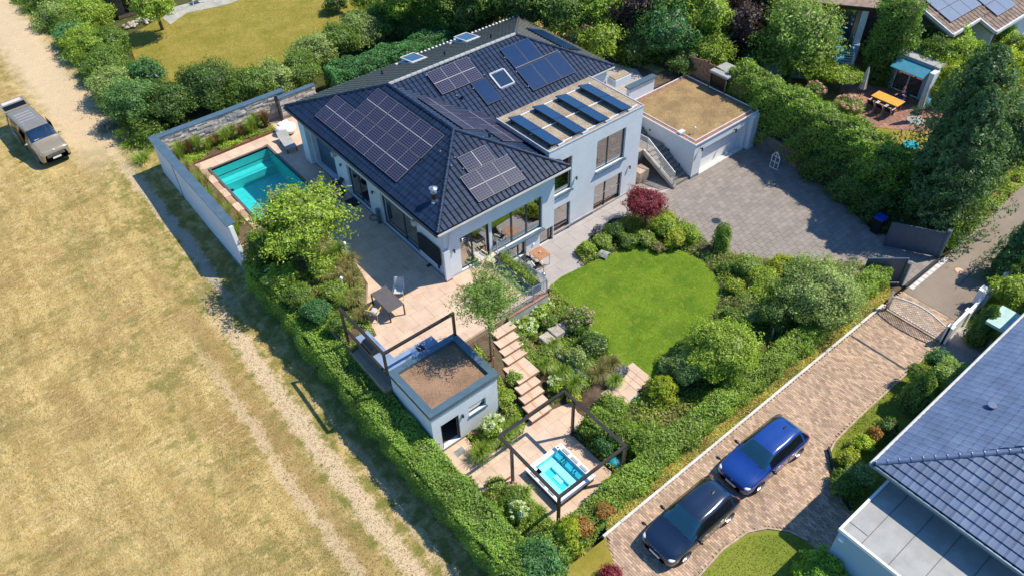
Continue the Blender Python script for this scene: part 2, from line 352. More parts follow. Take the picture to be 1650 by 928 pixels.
def leaf_mesh(name, pts, nrm, size, pal, aspect=.55, tilt=.75, cvar=.22, extra=None, cfac=None):
    """pts,nrm: (n,3) arrays -> mesh of small folded leaf quads, with the leaf colour of each in Col"""
    n = len(pts); d = rng.normal(size=(n, 3)); nn = nrm + d*tilt; nn /= np.linalg.norm(nn, axis=1)[:, None]+1e-9
    t = np.cross(nn, rng.normal(size=(n, 3))); t /= np.linalg.norm(t, axis=1)[:, None]+1e-9; b = np.cross(nn, t)
    sz = size*rng.uniform(.65, 1.35, n)[:, None]
    v = np.empty((n, 3, 3)); v[:, 0] = pts-t*sz*.45+b*sz*aspect*.5; v[:, 1] = pts-t*sz*.45-b*sz*aspect*.5; v[:, 2] = pts+t*sz*.6
    P = np.array(PAL[pal] if isinstance(pal, str) else pal)*(1 if isinstance(pal, str) else 2.15); w_ = rng.dirichlet(np.ones(len(P))*.7, n); c = w_@P
    c *= rng.uniform(1-cvar, 1+cvar, n)[:, None]
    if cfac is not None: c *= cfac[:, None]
    me = bpy.data.meshes.new(name); ev = np.zeros((0, 3)); ef = []
    if extra: ev = np.array(extra[0]).reshape(-1, 3); ef = extra[1]
    nv = 3*n+len(ev); me.vertices.add(nv); me.vertices.foreach_set('co', np.concatenate([v.reshape(-1, 3), ev]).ravel())
    lt = [3]*n+[len(f) for f in ef]; li = np.concatenate([np.arange(3*n), np.array([3*n+i for f in ef for i in f], dtype=int)]).astype(np.int32)
    me.loops.add(len(li)); me.loops.foreach_set('vertex_index', li); me.polygons.add(len(lt))
    me.polygons.foreach_set('loop_start', np.concatenate([[0], np.cumsum(lt)[:-1]]).astype(np.int32))
    try: me.polygons.foreach_set('loop_total', np.array(lt, dtype=np.int32))
    except Exception: pass
    me.materials.append(M['leaf']); me.update(calc_edges=True)
    ca = me.color_attributes.new('Col', 'FLOAT_COLOR', 'CORNER'); cc = np.ones((len(li), 4)); cc[:3*n, :3] = np.repeat(c, 3, axis=0)
    if ef: cc[3*n:, :3] = P.mean(0)*.42  # core in darkened leaf colour, standing in for the shaded crown interior
    ca.data.foreach_set('color', cc.ravel()); return me
def sph(n):
    d = rng.normal(size=(n, 3)); return d/np.linalg.norm(d, axis=1)[:, None]
def bumpy(u, cen, sg, lo):
    """radius factor of an uneven crown in direction u: lobes round the directions cen"""
    d2 = ((u[:, None, :]-cen[None])**2).sum(2); return lo+(1.06-lo)*np.exp(-d2/(2*sg*sg)).max(1)
def crown_pts(n, rx, ry, rz, lobes=14, lump=.42, low=.45, gap=.0, shell=.34, lo=.64):
    """leaf positions over the uneven surface of a lobed crown, and the solid dark core below it"""
    k = max(8, int(lobes*1.5)); cen = sph(k*3); cen = cen[cen[:, 2] > -low-.1][:k]; sg = 1.25/math.sqrt(len(cen))*1.0
    sub = sph(k*10); u = sph(int(n*1.35)); u = u[u[:, 2] > -low-.25][:n]; n = len(u)
    B = bumpy(u, cen, sg, lo); fine = bumpy(u, sub, sg*.36, .0); rr = 1.1*(B*(.86+.17*fine))*(1-shell*rng.random(n)**2.2); A = np.array([rx, ry, rz])
    p = u*rr[:, None]*A; p += rng.normal(size=(n, 3))*.018*(rx+ry); nr = u/np.array([rx, ry, rz])*(rx+ry)/2; nr /= np.linalg.norm(nr, axis=1)[:, None]; nr = nr+np.array([0, 0, .45])
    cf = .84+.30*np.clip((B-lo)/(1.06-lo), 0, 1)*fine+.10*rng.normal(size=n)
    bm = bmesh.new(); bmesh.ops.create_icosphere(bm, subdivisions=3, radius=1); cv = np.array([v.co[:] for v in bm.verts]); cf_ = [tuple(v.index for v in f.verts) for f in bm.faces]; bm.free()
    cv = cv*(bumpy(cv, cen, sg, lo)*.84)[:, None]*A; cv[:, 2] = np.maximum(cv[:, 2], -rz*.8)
    return p, nr, cf, (cv, cf_)
NL = [0]
def leaves_obj(name, me, parent=None, loc=None, **k):
    o = bpy.data.objects.new(name, me); col.objects.link(o)
    if parent is not None: o.parent = parent
    if loc is not None: o.location = loc
    NL[0] += len(me.polygons); return props(o, **k)
def branches(mb, r, h, rx, ry, rz, zc, n=6, trunk_r=.1, lean=(0, 0), m=None):
    top = Vector((lean[0], lean[1], zc)); mid = Vector((lean[0]*.5, lean[1]*.5, max(.3, zc-rz*.7)))
    mb.tube([(0, 0, -.1), mid, top], [trunk_r, trunk_r*.75, trunk_r*.35], 8)
    for i in range(n):
        a = 2*math.pi*i/n+random.uniform(-.4, .4); e = random.uniform(.1, .9); q = mid.lerp(top, random.uniform(.0, .7))
        t = Vector((lean[0]+rx*.8*math.cos(a), lean[1]+ry*.8*math.sin(a), zc+rz*.6*e)); mm = q.lerp(t, .5)+Vector((0, 0, .1))
        mb.tube([q, mm, t], [trunk_r*.5, trunk_r*.32, trunk_r*.12], 6)
    return mb
def bush(px, py, zc, r, h, pal, label, zb=0, name='shrub', cat='shrub', size=.11, dens=1.0, lobes=12, ry=None, group=None, aspect=.55, stem='bark', lump=.42, loc=None, tilt=.75, flowers=None):
    """rounded shrub: (px,py) sights its crown centre at height zc; r half width, h crown height"""
    x, y = W(px, py, zc) if loc is None else loc; ry = ry or r; zcen = max(h/2, zc-zb)
    t = thing(name, label, cat, (x, y, zb), group)
    mb = MB(); branches(mb, r, h, r, ry, h/2, zcen*.9, 6, max(.02, r*.05)); mb.build('stem', stem, t, local=True)
    n = int(dens*3.3*math.pi*(r*ry+r*h*.5+ry*h*.5)/3/(size*size*aspect*.5)*1.5)
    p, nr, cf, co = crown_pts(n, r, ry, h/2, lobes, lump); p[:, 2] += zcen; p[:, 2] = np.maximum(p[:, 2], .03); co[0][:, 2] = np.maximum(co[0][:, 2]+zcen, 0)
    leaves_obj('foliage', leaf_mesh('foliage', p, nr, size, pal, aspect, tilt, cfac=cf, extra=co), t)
    if flowers: flower_heads(t, flowers[0], flowers[1], r, ry, h/2, zcen, flowers[2])
    return t
def flower_heads(t, n, pal, r, ry, hz, zc, fr):
    for i in range(n):
        d = sph(1)[0]; d[2] = abs(d[2])*.8+.15; d /= np.linalg.norm(d); c = d*np.array([r, ry, hz])*.98+np.array([0, 0, zc])
        k = 26; u = sph(k); u[:, 2] = np.abs(u[:, 2]); pts = c+u*fr
        leaves_obj('flower', leaf_mesh('flower', pts, u, fr*.75, pal, .8, .3), t)
def tree(px, py, zc, r, h, pal, label, zb=0, name='tree', base=None, size=.16, dens=1.0, lobes=26, lump=.34, ry=None, tr=.14, aspect=.55, bark='bark', low=.5, group=None, nbr=8, tilt=.8, lo=.62, core=1.0):
    x, y = W(px, py, zc); ry = ry or r; bx, by = base or (x, y)
    t = thing(name, label, 'tree', (bx, by, zb), group); lx, ly = x-bx, y-by; zl = zc-zb
    mb = MB(); branches(mb, r, h, r, ry, h/2, zl+h*.2, nbr, tr, (lx, ly)); mb.smooth = True; mb.build('trunk', bark, t, local=True)
    n = int(dens*3.6*math.pi*(r*ry+r*h*.5+ry*h*.5)/3/(size*size*aspect*.5)*1.35)
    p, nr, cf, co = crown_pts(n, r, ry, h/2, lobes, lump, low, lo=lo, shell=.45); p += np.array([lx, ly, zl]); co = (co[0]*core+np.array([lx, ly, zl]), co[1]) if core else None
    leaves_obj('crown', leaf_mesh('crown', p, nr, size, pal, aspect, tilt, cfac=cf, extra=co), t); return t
def conifer(px, py, zt, r, h, pal, label, zb=0, size=.12, dens=1.0, name='conifer', pw=.8, loc=None, tiers=0, cat='tree'):
    """pointed or columnar evergreen; (px,py) sights its tip at height zb+h"""
    x, y = W(px, py, zb+h) if loc is None else loc; t = thing(name, label, cat, (x, y, zb))
    mb = MB(); mb.cyl((0, 0, -.1), (0, 0, h*.8), r*.12+.02, .02, 8); mb.build('trunk', 'bark', t, local=True)
    cb = MB(); kk = 8; pr_ = [(.78*r*((1-q/kk)**pw)*min(1, .55+6*q/kk), q/kk*h*.93) for q in range(kk+1)]
    for q in range(kk): cb.cyl((0, 0, pr_[q][1]), (0, 0, pr_[q+1][1]), pr_[q][0]*(.75 if tiers else 1), max(.01, pr_[q+1][0]*(.75 if tiers else 1)), 12, cap=False)
    cb.build('branches', 'dark_core', t, local=True)  # solid cones filling the inside, coloured dark like its shade
    n = int(dens*3.0*math.pi*r*h/(size*size*.5)); u = rng.random(n)**(.75); a = rng.uniform(0, 2*math.pi, n)
    prof = (1-u)**pw*np.minimum(1, .55+u*6); rr = r*prof*(1-.25*rng.random(n)**2)*(1+.13*np.sin(a*5+u*9)+.10*np.sin(a*9-u*23))
    if tiers: rr *= (.66+.40*((u*tiers+.22*np.sin(a*3)+.15*np.sin(a*7+2)) % 1.0 < .6))*(1+.22*np.sin(a*6+u*14)*np.cos(a*2-u*9))
    p = np.stack([rr*np.cos(a), rr*np.sin(a), u*h*.98+.04-(.25*rr if tiers else 0)], 1); p[:, 2] = np.maximum(p[:, 2], .03)
    nr = np.stack([np.cos(a), np.sin(a), np.full(n, .7)], 1)
    leaves_obj('foliage', leaf_mesh('foliage', p, nr, size, pal, .45, .6, cfac=1+.12*np.sin(a*4+u*15)), t); return t
def hedge(path, wd, z0, z1, pal, label, size=.11, dens=1.0, amp=.09, name='hedge', round_=.3, parent=None, group=None, tilt=.75, ends=True):
    """clipped hedge along path [(x,y[,z1])]; leaves over a lumpy box with a solid dark core"""
    P = [Vector((p[0], p[1])) for p in path]; ZT = [p[2] if len(p) > 2 else z1 for p in path]
    ctr = sum(P, Vector((0, 0)))/len(P); t = thing(name, label, 'hedge', (ctr.x, ctr.y, z0), group)
    core = MB(); PT = []; NR = []; CF = []
    for i in range(len(P)-1):
        a, b = P[i], P[i+1]; L = (b-a).length; d = (b-a)/L; s = Vector((-d.y, d.x)); za, zb_ = ZT[i], ZT[i+1]
        w2 = wd/2; ins = .10+amp*1.5
        e0 = .12 if i == 0 else -w2*.4; e1 = .12 if i == len(P)-2 else -w2*.4
        q = [a+d*e0-s*(w2-ins), b-d*e1-s*(w2-ins), b-d*e1+s*(w2-ins), a+d*e0+s*(w2-ins)]
        core.add([(p.x, p.y, z0) for p in q]+[(q[0].x, q[0].y, za-ins), (q[1].x, q[1].y, zb_-ins), (q[2].x, q[2].y, zb_-ins), (q[3].x, q[3].y, za-ins)],
                 [(4, 5, 6, 7), (0, 1, 5, 4), (1, 2, 6, 5), (2, 3, 7, 6), (3, 0, 4, 7)])
        hh = (za+zb_)/2-z0; areas = [L*wd, L*hh, L*hh, wd*hh if i == 0 else 0, wd*hh if i == len(P)-2 else 0]
        for k, ar in enumerate(areas):
            n = int(ar*dens*3.4/(size*size*.55)); 
            if n < 1: continue
            u = rng.random(n); v = rng.random(n)
            if k == 0: l = u*L; o_ = (v-.5)*wd; hz = np.ones(n); nn = (0, 0, 1)
            elif k < 3: l = u*L; o_ = np.full(n, w2*(1 if k == 1 else -1)); hz = v; nn = (s.x*(1 if k == 1 else -1), s.y*(1 if k == 1 else -1), .3)
            else: l = np.full(n, 0.0 if k == 3 else L); o_ = (u-.5)*wd; hz = v; nn = (-d.x, -d.y, .3) if k == 3 else (d.x, d.y, .3)
            zt = za+(zb_-za)*l/L
            rd = np.clip((np.abs(o_)-(w2-round_))/round_, 0, 1)*np.clip((hz-(1-round_/max(hh, .1)))*max(hh, .1)/round_, 0, 1)
            X = a.x+d.x*l+s.x*o_*(1-rd*.14); Y = a.y+d.y*l+s.y*o_*(1-rd*.14); Z = z0+(zt-z0)*hz-rd*round_*.35
            g = amp*(np.sin(X*2.1+Y*1.3)+np.sin(Y*3.1-X*1.7+Z*2)+.8*np.sin(X*5.3+Z*4+Y*4.4)); g = g+rng.normal(size=n)*amp*.7-np.abs(rng.normal(size=n))*.05
            nnv = np.array(nn); PT.append(np.stack([X, Y, Z], 1)+nnv*g[:, None]); NR.append(np.tile(nnv, (n, 1))+np.array([0, 0, .3]))
            CF.append(1+.13*np.sin(X*1.1+Y*.9)+.10*np.sin(X*3.3-Y*2.7))
    PT = np.concatenate(PT)-np.array([ctr.x, ctr.y, z0]); PT[:, 2] = np.maximum(PT[:, 2], .02)
    core.build('branches', 'dark_core', t)  # solid box behind the leaves, its dark colour imitates the shaded inside
    leaves_obj('foliage', leaf_mesh('foliage', PT, np.concatenate(NR), size, pal, .55, tilt, cfac=np.concatenate(CF)), t); return t
def tuft_mesh(name, r, h, n, pal, wdt=.022, arch=.6, plume=0, c0=None):
    """arching grass blades, four segments each"""
    V = []; Fc = []; C = []; P = PAL[pal]
    for i in range(n):
        a = random.uniform(0, 2*math.pi); L = h*random.uniform(.7, 1.15); out = r*random.uniform(.25, 1.0); bx, by = math.cos(a)*out*.22, math.sin(a)*out*.22
        ca, sa = math.cos(a), math.sin(a); w_ = wdt*random.uniform(.7, 1.3); b = len(V); sx, sy = -sa*w_/2, ca*w_/2
        for k in range(4):
            t = k/3; rr = out*t**1.4; z = L*(math.sin(t*math.pi*(.5+.28*arch)))*.95; ww = (1-t*.85)
            V += [(bx+ca*rr-sx*ww, by+sa*rr-sy*ww, z), (bx+ca*rr+sx*ww, by+sa*rr+sy*ww, z)]
        for k in range(3): Fc.append((b+2*k, b+2*k+1, b+2*k+3, b+2*k+2))
        c = random.choice(P); q = random.uniform(.8, 1.2); C += [(c[0]*q, c[1]*q, c[2]*q)]*3
    mb = MB(); mb.v = V; mb.f = Fc; mb.m = [0]*len(Fc); mb.cols = C; return mb.mesh(name, 'leaf')
def tuft(px, py, z, r, h, n, pal, label, name='ornamental_grass', wdt=.028, arch=.6, group=None, loc=None, cat='grass clump'):
    x, y = W(px, py, z) if loc is None else loc; o = leaves_obj(name, tuft_mesh(name, r, h, n, pal, wdt, arch), None, (x, y, z)); return props(o, label, cat, group)
# ================================================================ SETTING
T, H = 1.3, -0.5                      # terrace level, hot-tub level; lawn, drive and road lie at 0
def sst(t): t = max(0.0, min(1.0, t)); return t*t*(3-2*t)
def field_z(y): return max(-1.1, min(2.0, -0.15+0.06*(y-35)))
def ground_z(x, y):
    f = field_z(y)
    if y > 46.6 and x > 8.8: return f+(1.15-f)*sst((x-8.8)/1.0)
    if 10.2 < y and 9.2 < x < 39.6: 
        if y > 31 and x > 31: return 2.5 if x > 32 else .5
        return -1.6
    if x >= 39.6 and y > 11.9: return 1.0+.5*sst((x-41)/3) if y < 30 else 2.0
    if x > 9: return f+(-.03-f)*sst((x-9)/2.4) if y <= 10.2 else f
    return f
def grid_sheet(name, xs, ys, zf, m, poly=None):
    mb = MB(); nx = len(xs); mb.v = [(x, y, zf(x, y)) for y in ys for x in xs]
    for j in range(len(ys)-1):
        for i in range(nx-1):
            if poly and not inside((xs[i]+xs[i+1])/2, (ys[j]+ys[j+1])/2, poly): continue
            mb.f.append((j*nx+i, j*nx+i+1, (j+1)*nx+i+1, (j+1)*nx+i)); mb.m.append(0)
    mb.smooth = True; return mb.build(name, m, kind='structure')
def fieldmat():
    m = bpy.data.materials.new('dry_field'); m.use_nodes = True; nt = m.node_tree; p = nt.nodes['Principled BSDF']; M['dry_field'] = m
    pos = N(nt, 'ShaderNodeNewGeometry').outputs['Position']; sp = N(nt, 'ShaderNodeSeparateXYZ'); nt.links.new(pos, sp.inputs[0])
    x = sp.outputs[0]; y = sp.outputs[1]
    n1 = noise(nt, pos, .22, 5, .62); n2 = noise(nt, pos, 1.6, 5, .7); n3 = noise(nt, scaled(nt, pos, (1.2, .25, 1)), 1.0, 5, .65)
    n4 = noise(nt, scaled(nt, pos, (.45, 2.2, 1), .3), 1.3, 6, .85, 2.2); n5 = noise(nt, pos, 14, 3, .8)
    c = mix(nt, ramp(nt, n3, .35, .65), (.38, .26, .09), (.56, .41, .165))
    c = mix(nt, mth(nt, 'MULTIPLY', ramp(nt, n2, .5, .68), .7), c, (.22, .18, .045))
    c = mix(nt, mth(nt, 'MULTIPLY', ramp(nt, n1, .52, .68), .6), c, (.28, .165, .06))
    c = mix(nt, mth(nt, 'MULTIPLY', ramp(nt, n4, .50, .64), .6), c, (.72, .58, .33))
    nb2 = noise(nt, scaled(nt, pos, (.25, .7, 1), .35), .55, 4, .6)
    c = mix(nt, mth(nt, 'MULTIPLY', mth(nt, 'MULTIPLY', ramp(nt, nb2, .5, .62), ramp(nt, n2, .36, .56)), .7), c, (.22, .18, .055))
    # the verge beside the hedge is greener
    wob = mth(nt, 'MULTIPLY', mth(nt, 'SUBTRACT', noise(nt, pos, .35, 3), .5), 3.0); xw = mth(nt, 'ADD', x, wob)
    green = mth(nt, 'MULTIPLY', ramp(nt, xw, 3.6, 5.4), ramp(nt, n2, .38, .62))
    c = mix(nt, mth(nt, 'MULTIPLY', green, .8), c, (.175, .185, .04))
    g2 = mth(nt, 'MULTIPLY', ramp(nt, mth(nt, 'ABSOLUTE', mth(nt, 'SUBTRACT', xw, 1.6)), .9, .2), ramp(nt, n2, .45, .6))
    c = mix(nt, mth(nt, 'MULTIPLY', g2, .55), c, (.19, .19, .045))
    # wheel ruts: bare pale earth
    w2 = mth(nt, 'MULTIPLY', mth(nt, 'SUBTRACT', noise(nt, pos, .25, 3), .5), .5)
    def rut(cx, hw, amt, y0, y1, slope=0.0):
        d = mth(nt, 'ABSOLUTE', mth(nt, 'SUBTRACT', mth(nt, 'ADD', x, w2), mth(nt, 'ADD', mth(nt, 'MULTIPLY', mth(nt, 'SUBTRACT', y, 35.0), slope), cx)))
        d = mth(nt, 'ADD', d, mth(nt, 'MULTIPLY', mth(nt, 'SUBTRACT', n2, .5), 1.3))
        a = mth(nt, 'MULTIPLY', ramp(nt, d, hw, hw*.35), mth(nt, 'MULTIPLY', ramp(nt, y, y0-4, y0+4), ramp(nt, y, y1+4, y1-4)))
        return mth(nt, 'MULTIPLY', a, amt)
    bare = mix(nt, ramp(nt, n5, .35, .65), (.56, .41, .255), (.70, .54, .36))
    c = mix(nt, rut(4.5, .7, .55, -5, 36, 0), c, (.36, .23, .10))
    for a in (rut(5.75, .62, .95, -5, 33, -.005), rut(3.9, .4, .6, -5, 30, -.004), rut(7.0, .35, .6, 8, 22, .0), rut(6.6, .5, .7, 37, 50, .0), rut(6.0, 2.4, .85, 50, 90, .0)):
        c = mix(nt, a, c, bare)
    c = mix(nt, rut(6.75, .45, .75, 34, 46, 0), c, (.46, .42, .38))
    c = mix(nt, mth(nt, 'MULTIPLY', ramp(nt, n5, .5, .75), .32), c, (.17, .14, .055))
    # neighbours' ground beyond the garden
    nb = mth(nt, 'MULTIPLY', ramp(nt, x, 9.2, 9.7), ramp(nt, y, 45.5, 46.5))
    c = mix(nt, nb, c, mix(nt, ramp(nt, n2, .4, .6), (.05, .065, .02), (.10, .10, .03)))
    c = mix(nt, mth(nt, 'MULTIPLY', ramp(nt, x, 39.5, 40.0), ramp(nt, y, 33, 31)), c, mix(nt, ramp(nt, n2, .4, .6), (.28, .21, .08), (.16, .15, .04)))
    nt.links.new(c, p.inputs['Base Color']); p.inputs['Roughness'].default_value = 1; p.inputs['Specular IOR Level'].default_value = .1
    b = N(nt, 'ShaderNodeBump'); b.inputs['Strength'].default_value = .9; b.inputs['Distance'].default_value = .06
    nt.links.new(mth(nt, 'ADD', n5, n4), b.inputs['Height']); nt.links.new(b.outputs[0], p.inputs['Normal'])
fieldmat()
def lawnmat(name, a, b, c_, dry):
    m = bpy.data.materials.new(name); m.use_nodes = True; nt = m.node_tree; p = nt.nodes['Principled BSDF']; M[name] = m
    pos = N(nt, 'ShaderNodeNewGeometry').outputs['Position']
    n1 = noise(nt, pos, .55, 5, .65); n2 = noise(nt, pos, 2.6, 5, .7); n5 = noise(nt, pos, 22, 3, .8)
    c = mix(nt, ramp(nt, n1, .35, .65), a, b); c = mix(nt, mth(nt, 'MULTIPLY', ramp(nt, n2, .48, .7), .55), c, c_)
    c = mix(nt, mth(nt, 'MULTIPLY', ramp(nt, noise(nt, pos, .9, 4, .7), .62, .74), dry), c, (.42, .30, .09))
    c = mix(nt, mth(nt, 'MULTIPLY', ramp(nt, n5, .45, .75), .35), c, tuple(v*.45 for v in a))
    nt.links.new(c, p.inputs['Base Color']); p.inputs['Roughness'].default_value = 1; p.inputs['Specular IOR Level'].default_value = .15
    b_ = N(nt, 'ShaderNodeBump'); b_.inputs['Strength'].default_value = .8; b_.inputs['Distance'].default_value = .04
    nt.links.new(n5, b_.inputs['Height']); nt.links.new(b_.outputs[0], p.inputs['Normal'])
lawnmat('lawn', (.10, .185, .014), (.175, .265, .02), (.27, .31, .05), .28)
lawnmat('dry_lawn', (.235, .20, .03), (.33, .255, .055), (.16, .18, .022), .5)
lawnmat('verge_lawn', (.16, .21, .025), (.22, .25, .035), (.24, .22, .05), .75)
xs = [-90, -50, -30]+[-20+.8*i for i in range(30)]+[4+.4*i for i in range(20)]+[12+1.0*i for i in range(90)]+[110, 140, 180]
ys = [-60, -30, -12]+[-6+.8*i for i in range(26)]+[15+.8*i for i in range(52)]+[57+1.5*i for i in range(40)]+[125, 160, 200]
grid_sheet('ground', xs, ys, lambda x, y: ground_z(x, y)+.05*math.sin(x*1.3+y*.31)*math.sin(y*.7)*(1 if x < 8 else .2), 'dry_field')
# garden ground inside the property
LAWN = [W(*p) for p in ((888, 460), (905, 446), (943, 428), (975, 413), (1000, 403), (1025, 398), (1050, 396), (1080, 400), (1110, 408), (1135, 423), (1150, 440), (1158, 458), (1160, 480), (1152, 503), (1135, 523), (1110, 540), (1090, 556), (1075, 575), (1062, 598), (1050, 612), (1022, 600), (1000, 588), (985, 572), (965, 552), (948, 530), (930, 500), (905, 480))]
def garden_z(x, y):
    z = -.04; e = -.56
    wv = sst((x-15.9)/1.3) if y > 14.6 else sst((x-15.4)/2.2)
    z = e+(z-e)*wv
    if 13.3 < x < 19.2 and y > 16.3 and y <= 21.6: z = max(z, e+1.5*sst((y-16.6)/4.6)*(1-sst((x-16.2)/1.2)))
    return z+.03*math.sin(x*5)*math.sin(y*4.3)
GARD = [(9.0, 10.55), (34.6, 10.55), (34.6, 13.2), W(1300, 430), W(1215, 418), W(1150, 400), W(1136, 386), W(1075, 340), W(1010, 348), W(925, 408), (22.9, 22.7), (20.4, 22.7), (19.1, 21.45), (9.0, 21.45)]
grid_sheet('garden_soil', [9.0+.3*i for i in range(88)], [10.4+.3*i for i in range(50)], garden_z, 'soil', GARD)
lb = MB(); lb.prism(LAWN, -.5, .03); lb.build('lawn', 'lawn', kind='structure')
def pave(name, parent, poly, z, sx, sy, m, joint=.012, th=.035, ox=0, oy=0, stag=0.0, limit=280, stuff=None, holes=(), nm='paving_slab', jit=.0, cvar=.12):
    x0 = min(p[0] for p in poly); x1 = max(p[0] for p in poly); y0 = min(p[1] for p in poly); y1 = max(p[1] for p in poly)
    a = sum(poly[i][0]*poly[(i+1) % len(poly)][1]-poly[(i+1) % len(poly)][0]*poly[i][1] for i in range(len(poly)))
    if a < 0: poly = poly[::-1]
    cells = []; j0 = int((y0-oy)//sy)-1
    for j in range(j0, int((y1-oy)//sy)+2):
        off = (stag*sx*(j % 2)) if stag < .9 else (sx*((j*.37) % 1))
        for i in range(int((x0-ox-off)//sx)-1, int((x1-ox-off)//sx)+2):
            a0, b0 = ox+off+i*sx, oy+j*sy; q = [(a0+joint/2, b0+joint/2), (a0+sx-joint/2, b0+joint/2), (a0+sx-joint/2, b0+sy-joint/2), (a0+joint/2, b0+sy-joint/2)]
            ins = [inside(x, y, poly) for x, y in q]
            if any(h[0]-.02 < x < h[1]+.02 and h[2]-.02 < y < h[3]+.02 for h in holes for x, y in q):
                qq = q
                for h in holes:       # cut the slab at the hole's nearest side
                    xs_ = [p[0] for p in qq]; ys_ = [p[1] for p in qq]; X0, X1, Y0, Y1 = min(xs_), max(xs_), min(ys_), max(ys_)
                    if X1 <= h[0] or X0 >= h[1] or Y1 <= h[2] or Y0 >= h[3]: continue
                    if X0 < h[0] < X1: X1 = h[0]
                    elif X0 < h[1] < X1: X0 = h[1]
                    elif Y0 < h[2] < Y1: Y1 = h[2]
                    elif Y0 < h[3] < Y1: Y0 = h[3]
                    else: X1 = X0
                    qq = [(X0, Y0), (X1, Y0), (X1, Y1), (X0, Y1)] if X1-X0 > .04 else []
                if qq and all(inside(x, y, poly) for x, y in qq): cells.append((qq, False))
                continue
            if all(ins): cells.append((q, True))
            else:
                pc = [p for p in poly]
                c = clip_poly(pc, q)
                if len(c) >= 3:
                    ar = abs(sum(c[k][0]*c[(k+1) % len(c)][1]-c[(k+1) % len(c)][0]*c[k][1] for k in range(len(c))))/2
                    if ar > .02*sx*sy: cells.append((c, False))
    cells.sort(key=lambda c: (c[0][0][0])**2+(c[0][0][1])**2)
    mm = MB(); w_, h_ = sx-joint, sy-joint; e = min(.006, joint/2)
    mm.add([(0, 0, -th), (w_, 0, -th), (w_, h_, -th), (0, h_, -th), (0, 0, -e), (w_, 0, -e), (w_, h_, -e), (0, h_, -e), (e, e, 0), (w_-e, e, 0), (w_-e, h_-e, 0), (e, h_-e, 0)],
           [(0, 1, 5, 4), (1, 2, 6, 5), (2, 3, 7, 6), (3, 0, 4, 7), (4, 5, 9, 8), (5, 6, 10, 9), (6, 7, 11, 10), (7, 4, 8, 11), (8, 9, 10, 11)])
    me = mm.mesh(nm, m); n = 0; rest = MB(); rest.cols = []
    for c, full in cells:
        dz = random.uniform(-jit, jit)
        if n < limit:
            if full: link(me, nm, parent, loc=(c[0][0], c[0][1], z+dz))
            else: MB().prism(c, z-th+dz, z+dz).build(nm, m, parent)
            n += 1
        elif stuff:
            k = len(rest.f); rest.prism(c, z-th+dz, z+dz); v = random.uniform(1-cvar, 1+cvar); rest.cols += [(v, v, v)]*(len(rest.f)-k)
    if rest.f: rest.build(nm, stuff, parent, kind='stuff')
    return len(cells)
# --- terrace block with the pool cut out
PX0, PX1, PY0, PY1 = 10.45, 14.25, 36.6, 43.3
tb = MB()
for b in ((9.25, 21.45, 15.75, 35.2), (8.62, 35.2, PX0-.15, 46.0), (PX1+.15, 35.2, 15.75, 48.5), (PX0-.15, 35.2, PX1+.15, PY0-.15), (PX0-.15, PY1+.15, PX1+.15, 46.0), (15.75, 21.45, 18.98, 25.5), (15.75, 40.5, 19.5, 48.5)):
    tb.box(b[0], b[1], -1.6, b[2], b[3], T-.045, m=0)
terr = tb.build('terrace', 'joint', kind='structure')
deck = [(9.85, 44.5), (15.7, 44.55), (15.7, 48.4), (19.4, 48.4), (19.4, 40.6), (15.72, 40.4), (15.72, 25.5), (18.9, 25.45), (18.9, 21.55), (13.4, 21.5), (9.7, 21.5), (9.75, 24.4), (10.8, 24.6), (11.2, 26.2), (12.4, 28.0), (12.9, 30.5), (12.6, 34.5), (10.9, 36.0), (9.85, 36.4)]
pave('terrace', terr, deck, T, .9, .9, 'sandstone', .007, .04, ox=.2, oy=.4, stag=.5, limit=290, stuff='sandstone', holes=[(PX0-.16, PX1+.16, PY0-.16, PY1+.16)])
# pool
pool = thing('swimming_pool', 'turquoise rectangular swimming pool with dark rim beside the white boundary wall', 'pool', ((PX0+PX1)/2, (PY0+PY1)/2, T))
mb = MB(); z0 = -.3
mb.add([(PX0, PY0, z0), (PX1, PY0, z0), (PX1, PY1, z0), (PX0, PY1, z0), (PX0, PY0, T), (PX1, PY0, T), (PX1, PY1, T), (PX0, PY1, T)], [(0, 1, 2, 3), (0, 4, 5, 1), (1, 5, 6, 2), (2, 6, 7, 3), (3, 7, 4, 0)])
mb.build('basin', 'pool_tile', pool)
mb = MB(); mb.box(PX0+.001, PY1-.75, z0, PX1-.001, PY1-.001, .35); mb.build('step', 'pool_tile', pool)
mb = MB()
for b in ((PX0-.15, PY0-.15, PX1+.15, PY0), (PX0-.15, PY1, PX1+.15, PY1+.15), (PX0-.15, PY0, PX0, PY1), (PX1, PY0, PX1+.15, PY1)): mb.box(b[0], b[1], T-.12, b[2], b[3], T+.03)
mb.build('rim', 'slate_top', pool)
mb = MB(); mb.add([(PX0, PY0, T-.14), (PX1, PY0, T-.14), (PX1, PY1, T-.14), (PX0, PY1, T-.14)], [(0, 1, 2, 3)]); mb.build('water', 'pool_water', pool)
mb = MB(); mb.box(PX0+.05, PY1-.80, T-.16, PX1-.05, PY1-.76, T-.12); mb.build('cover_slot', 'dark_metal', pool)
mb = MB(); x, y = PX0+.12, 40.6; mb.cyl((x, y, T-.15), (x, y, T-.10), .11, n=14); mb.build('skimmer', 'black', pool)
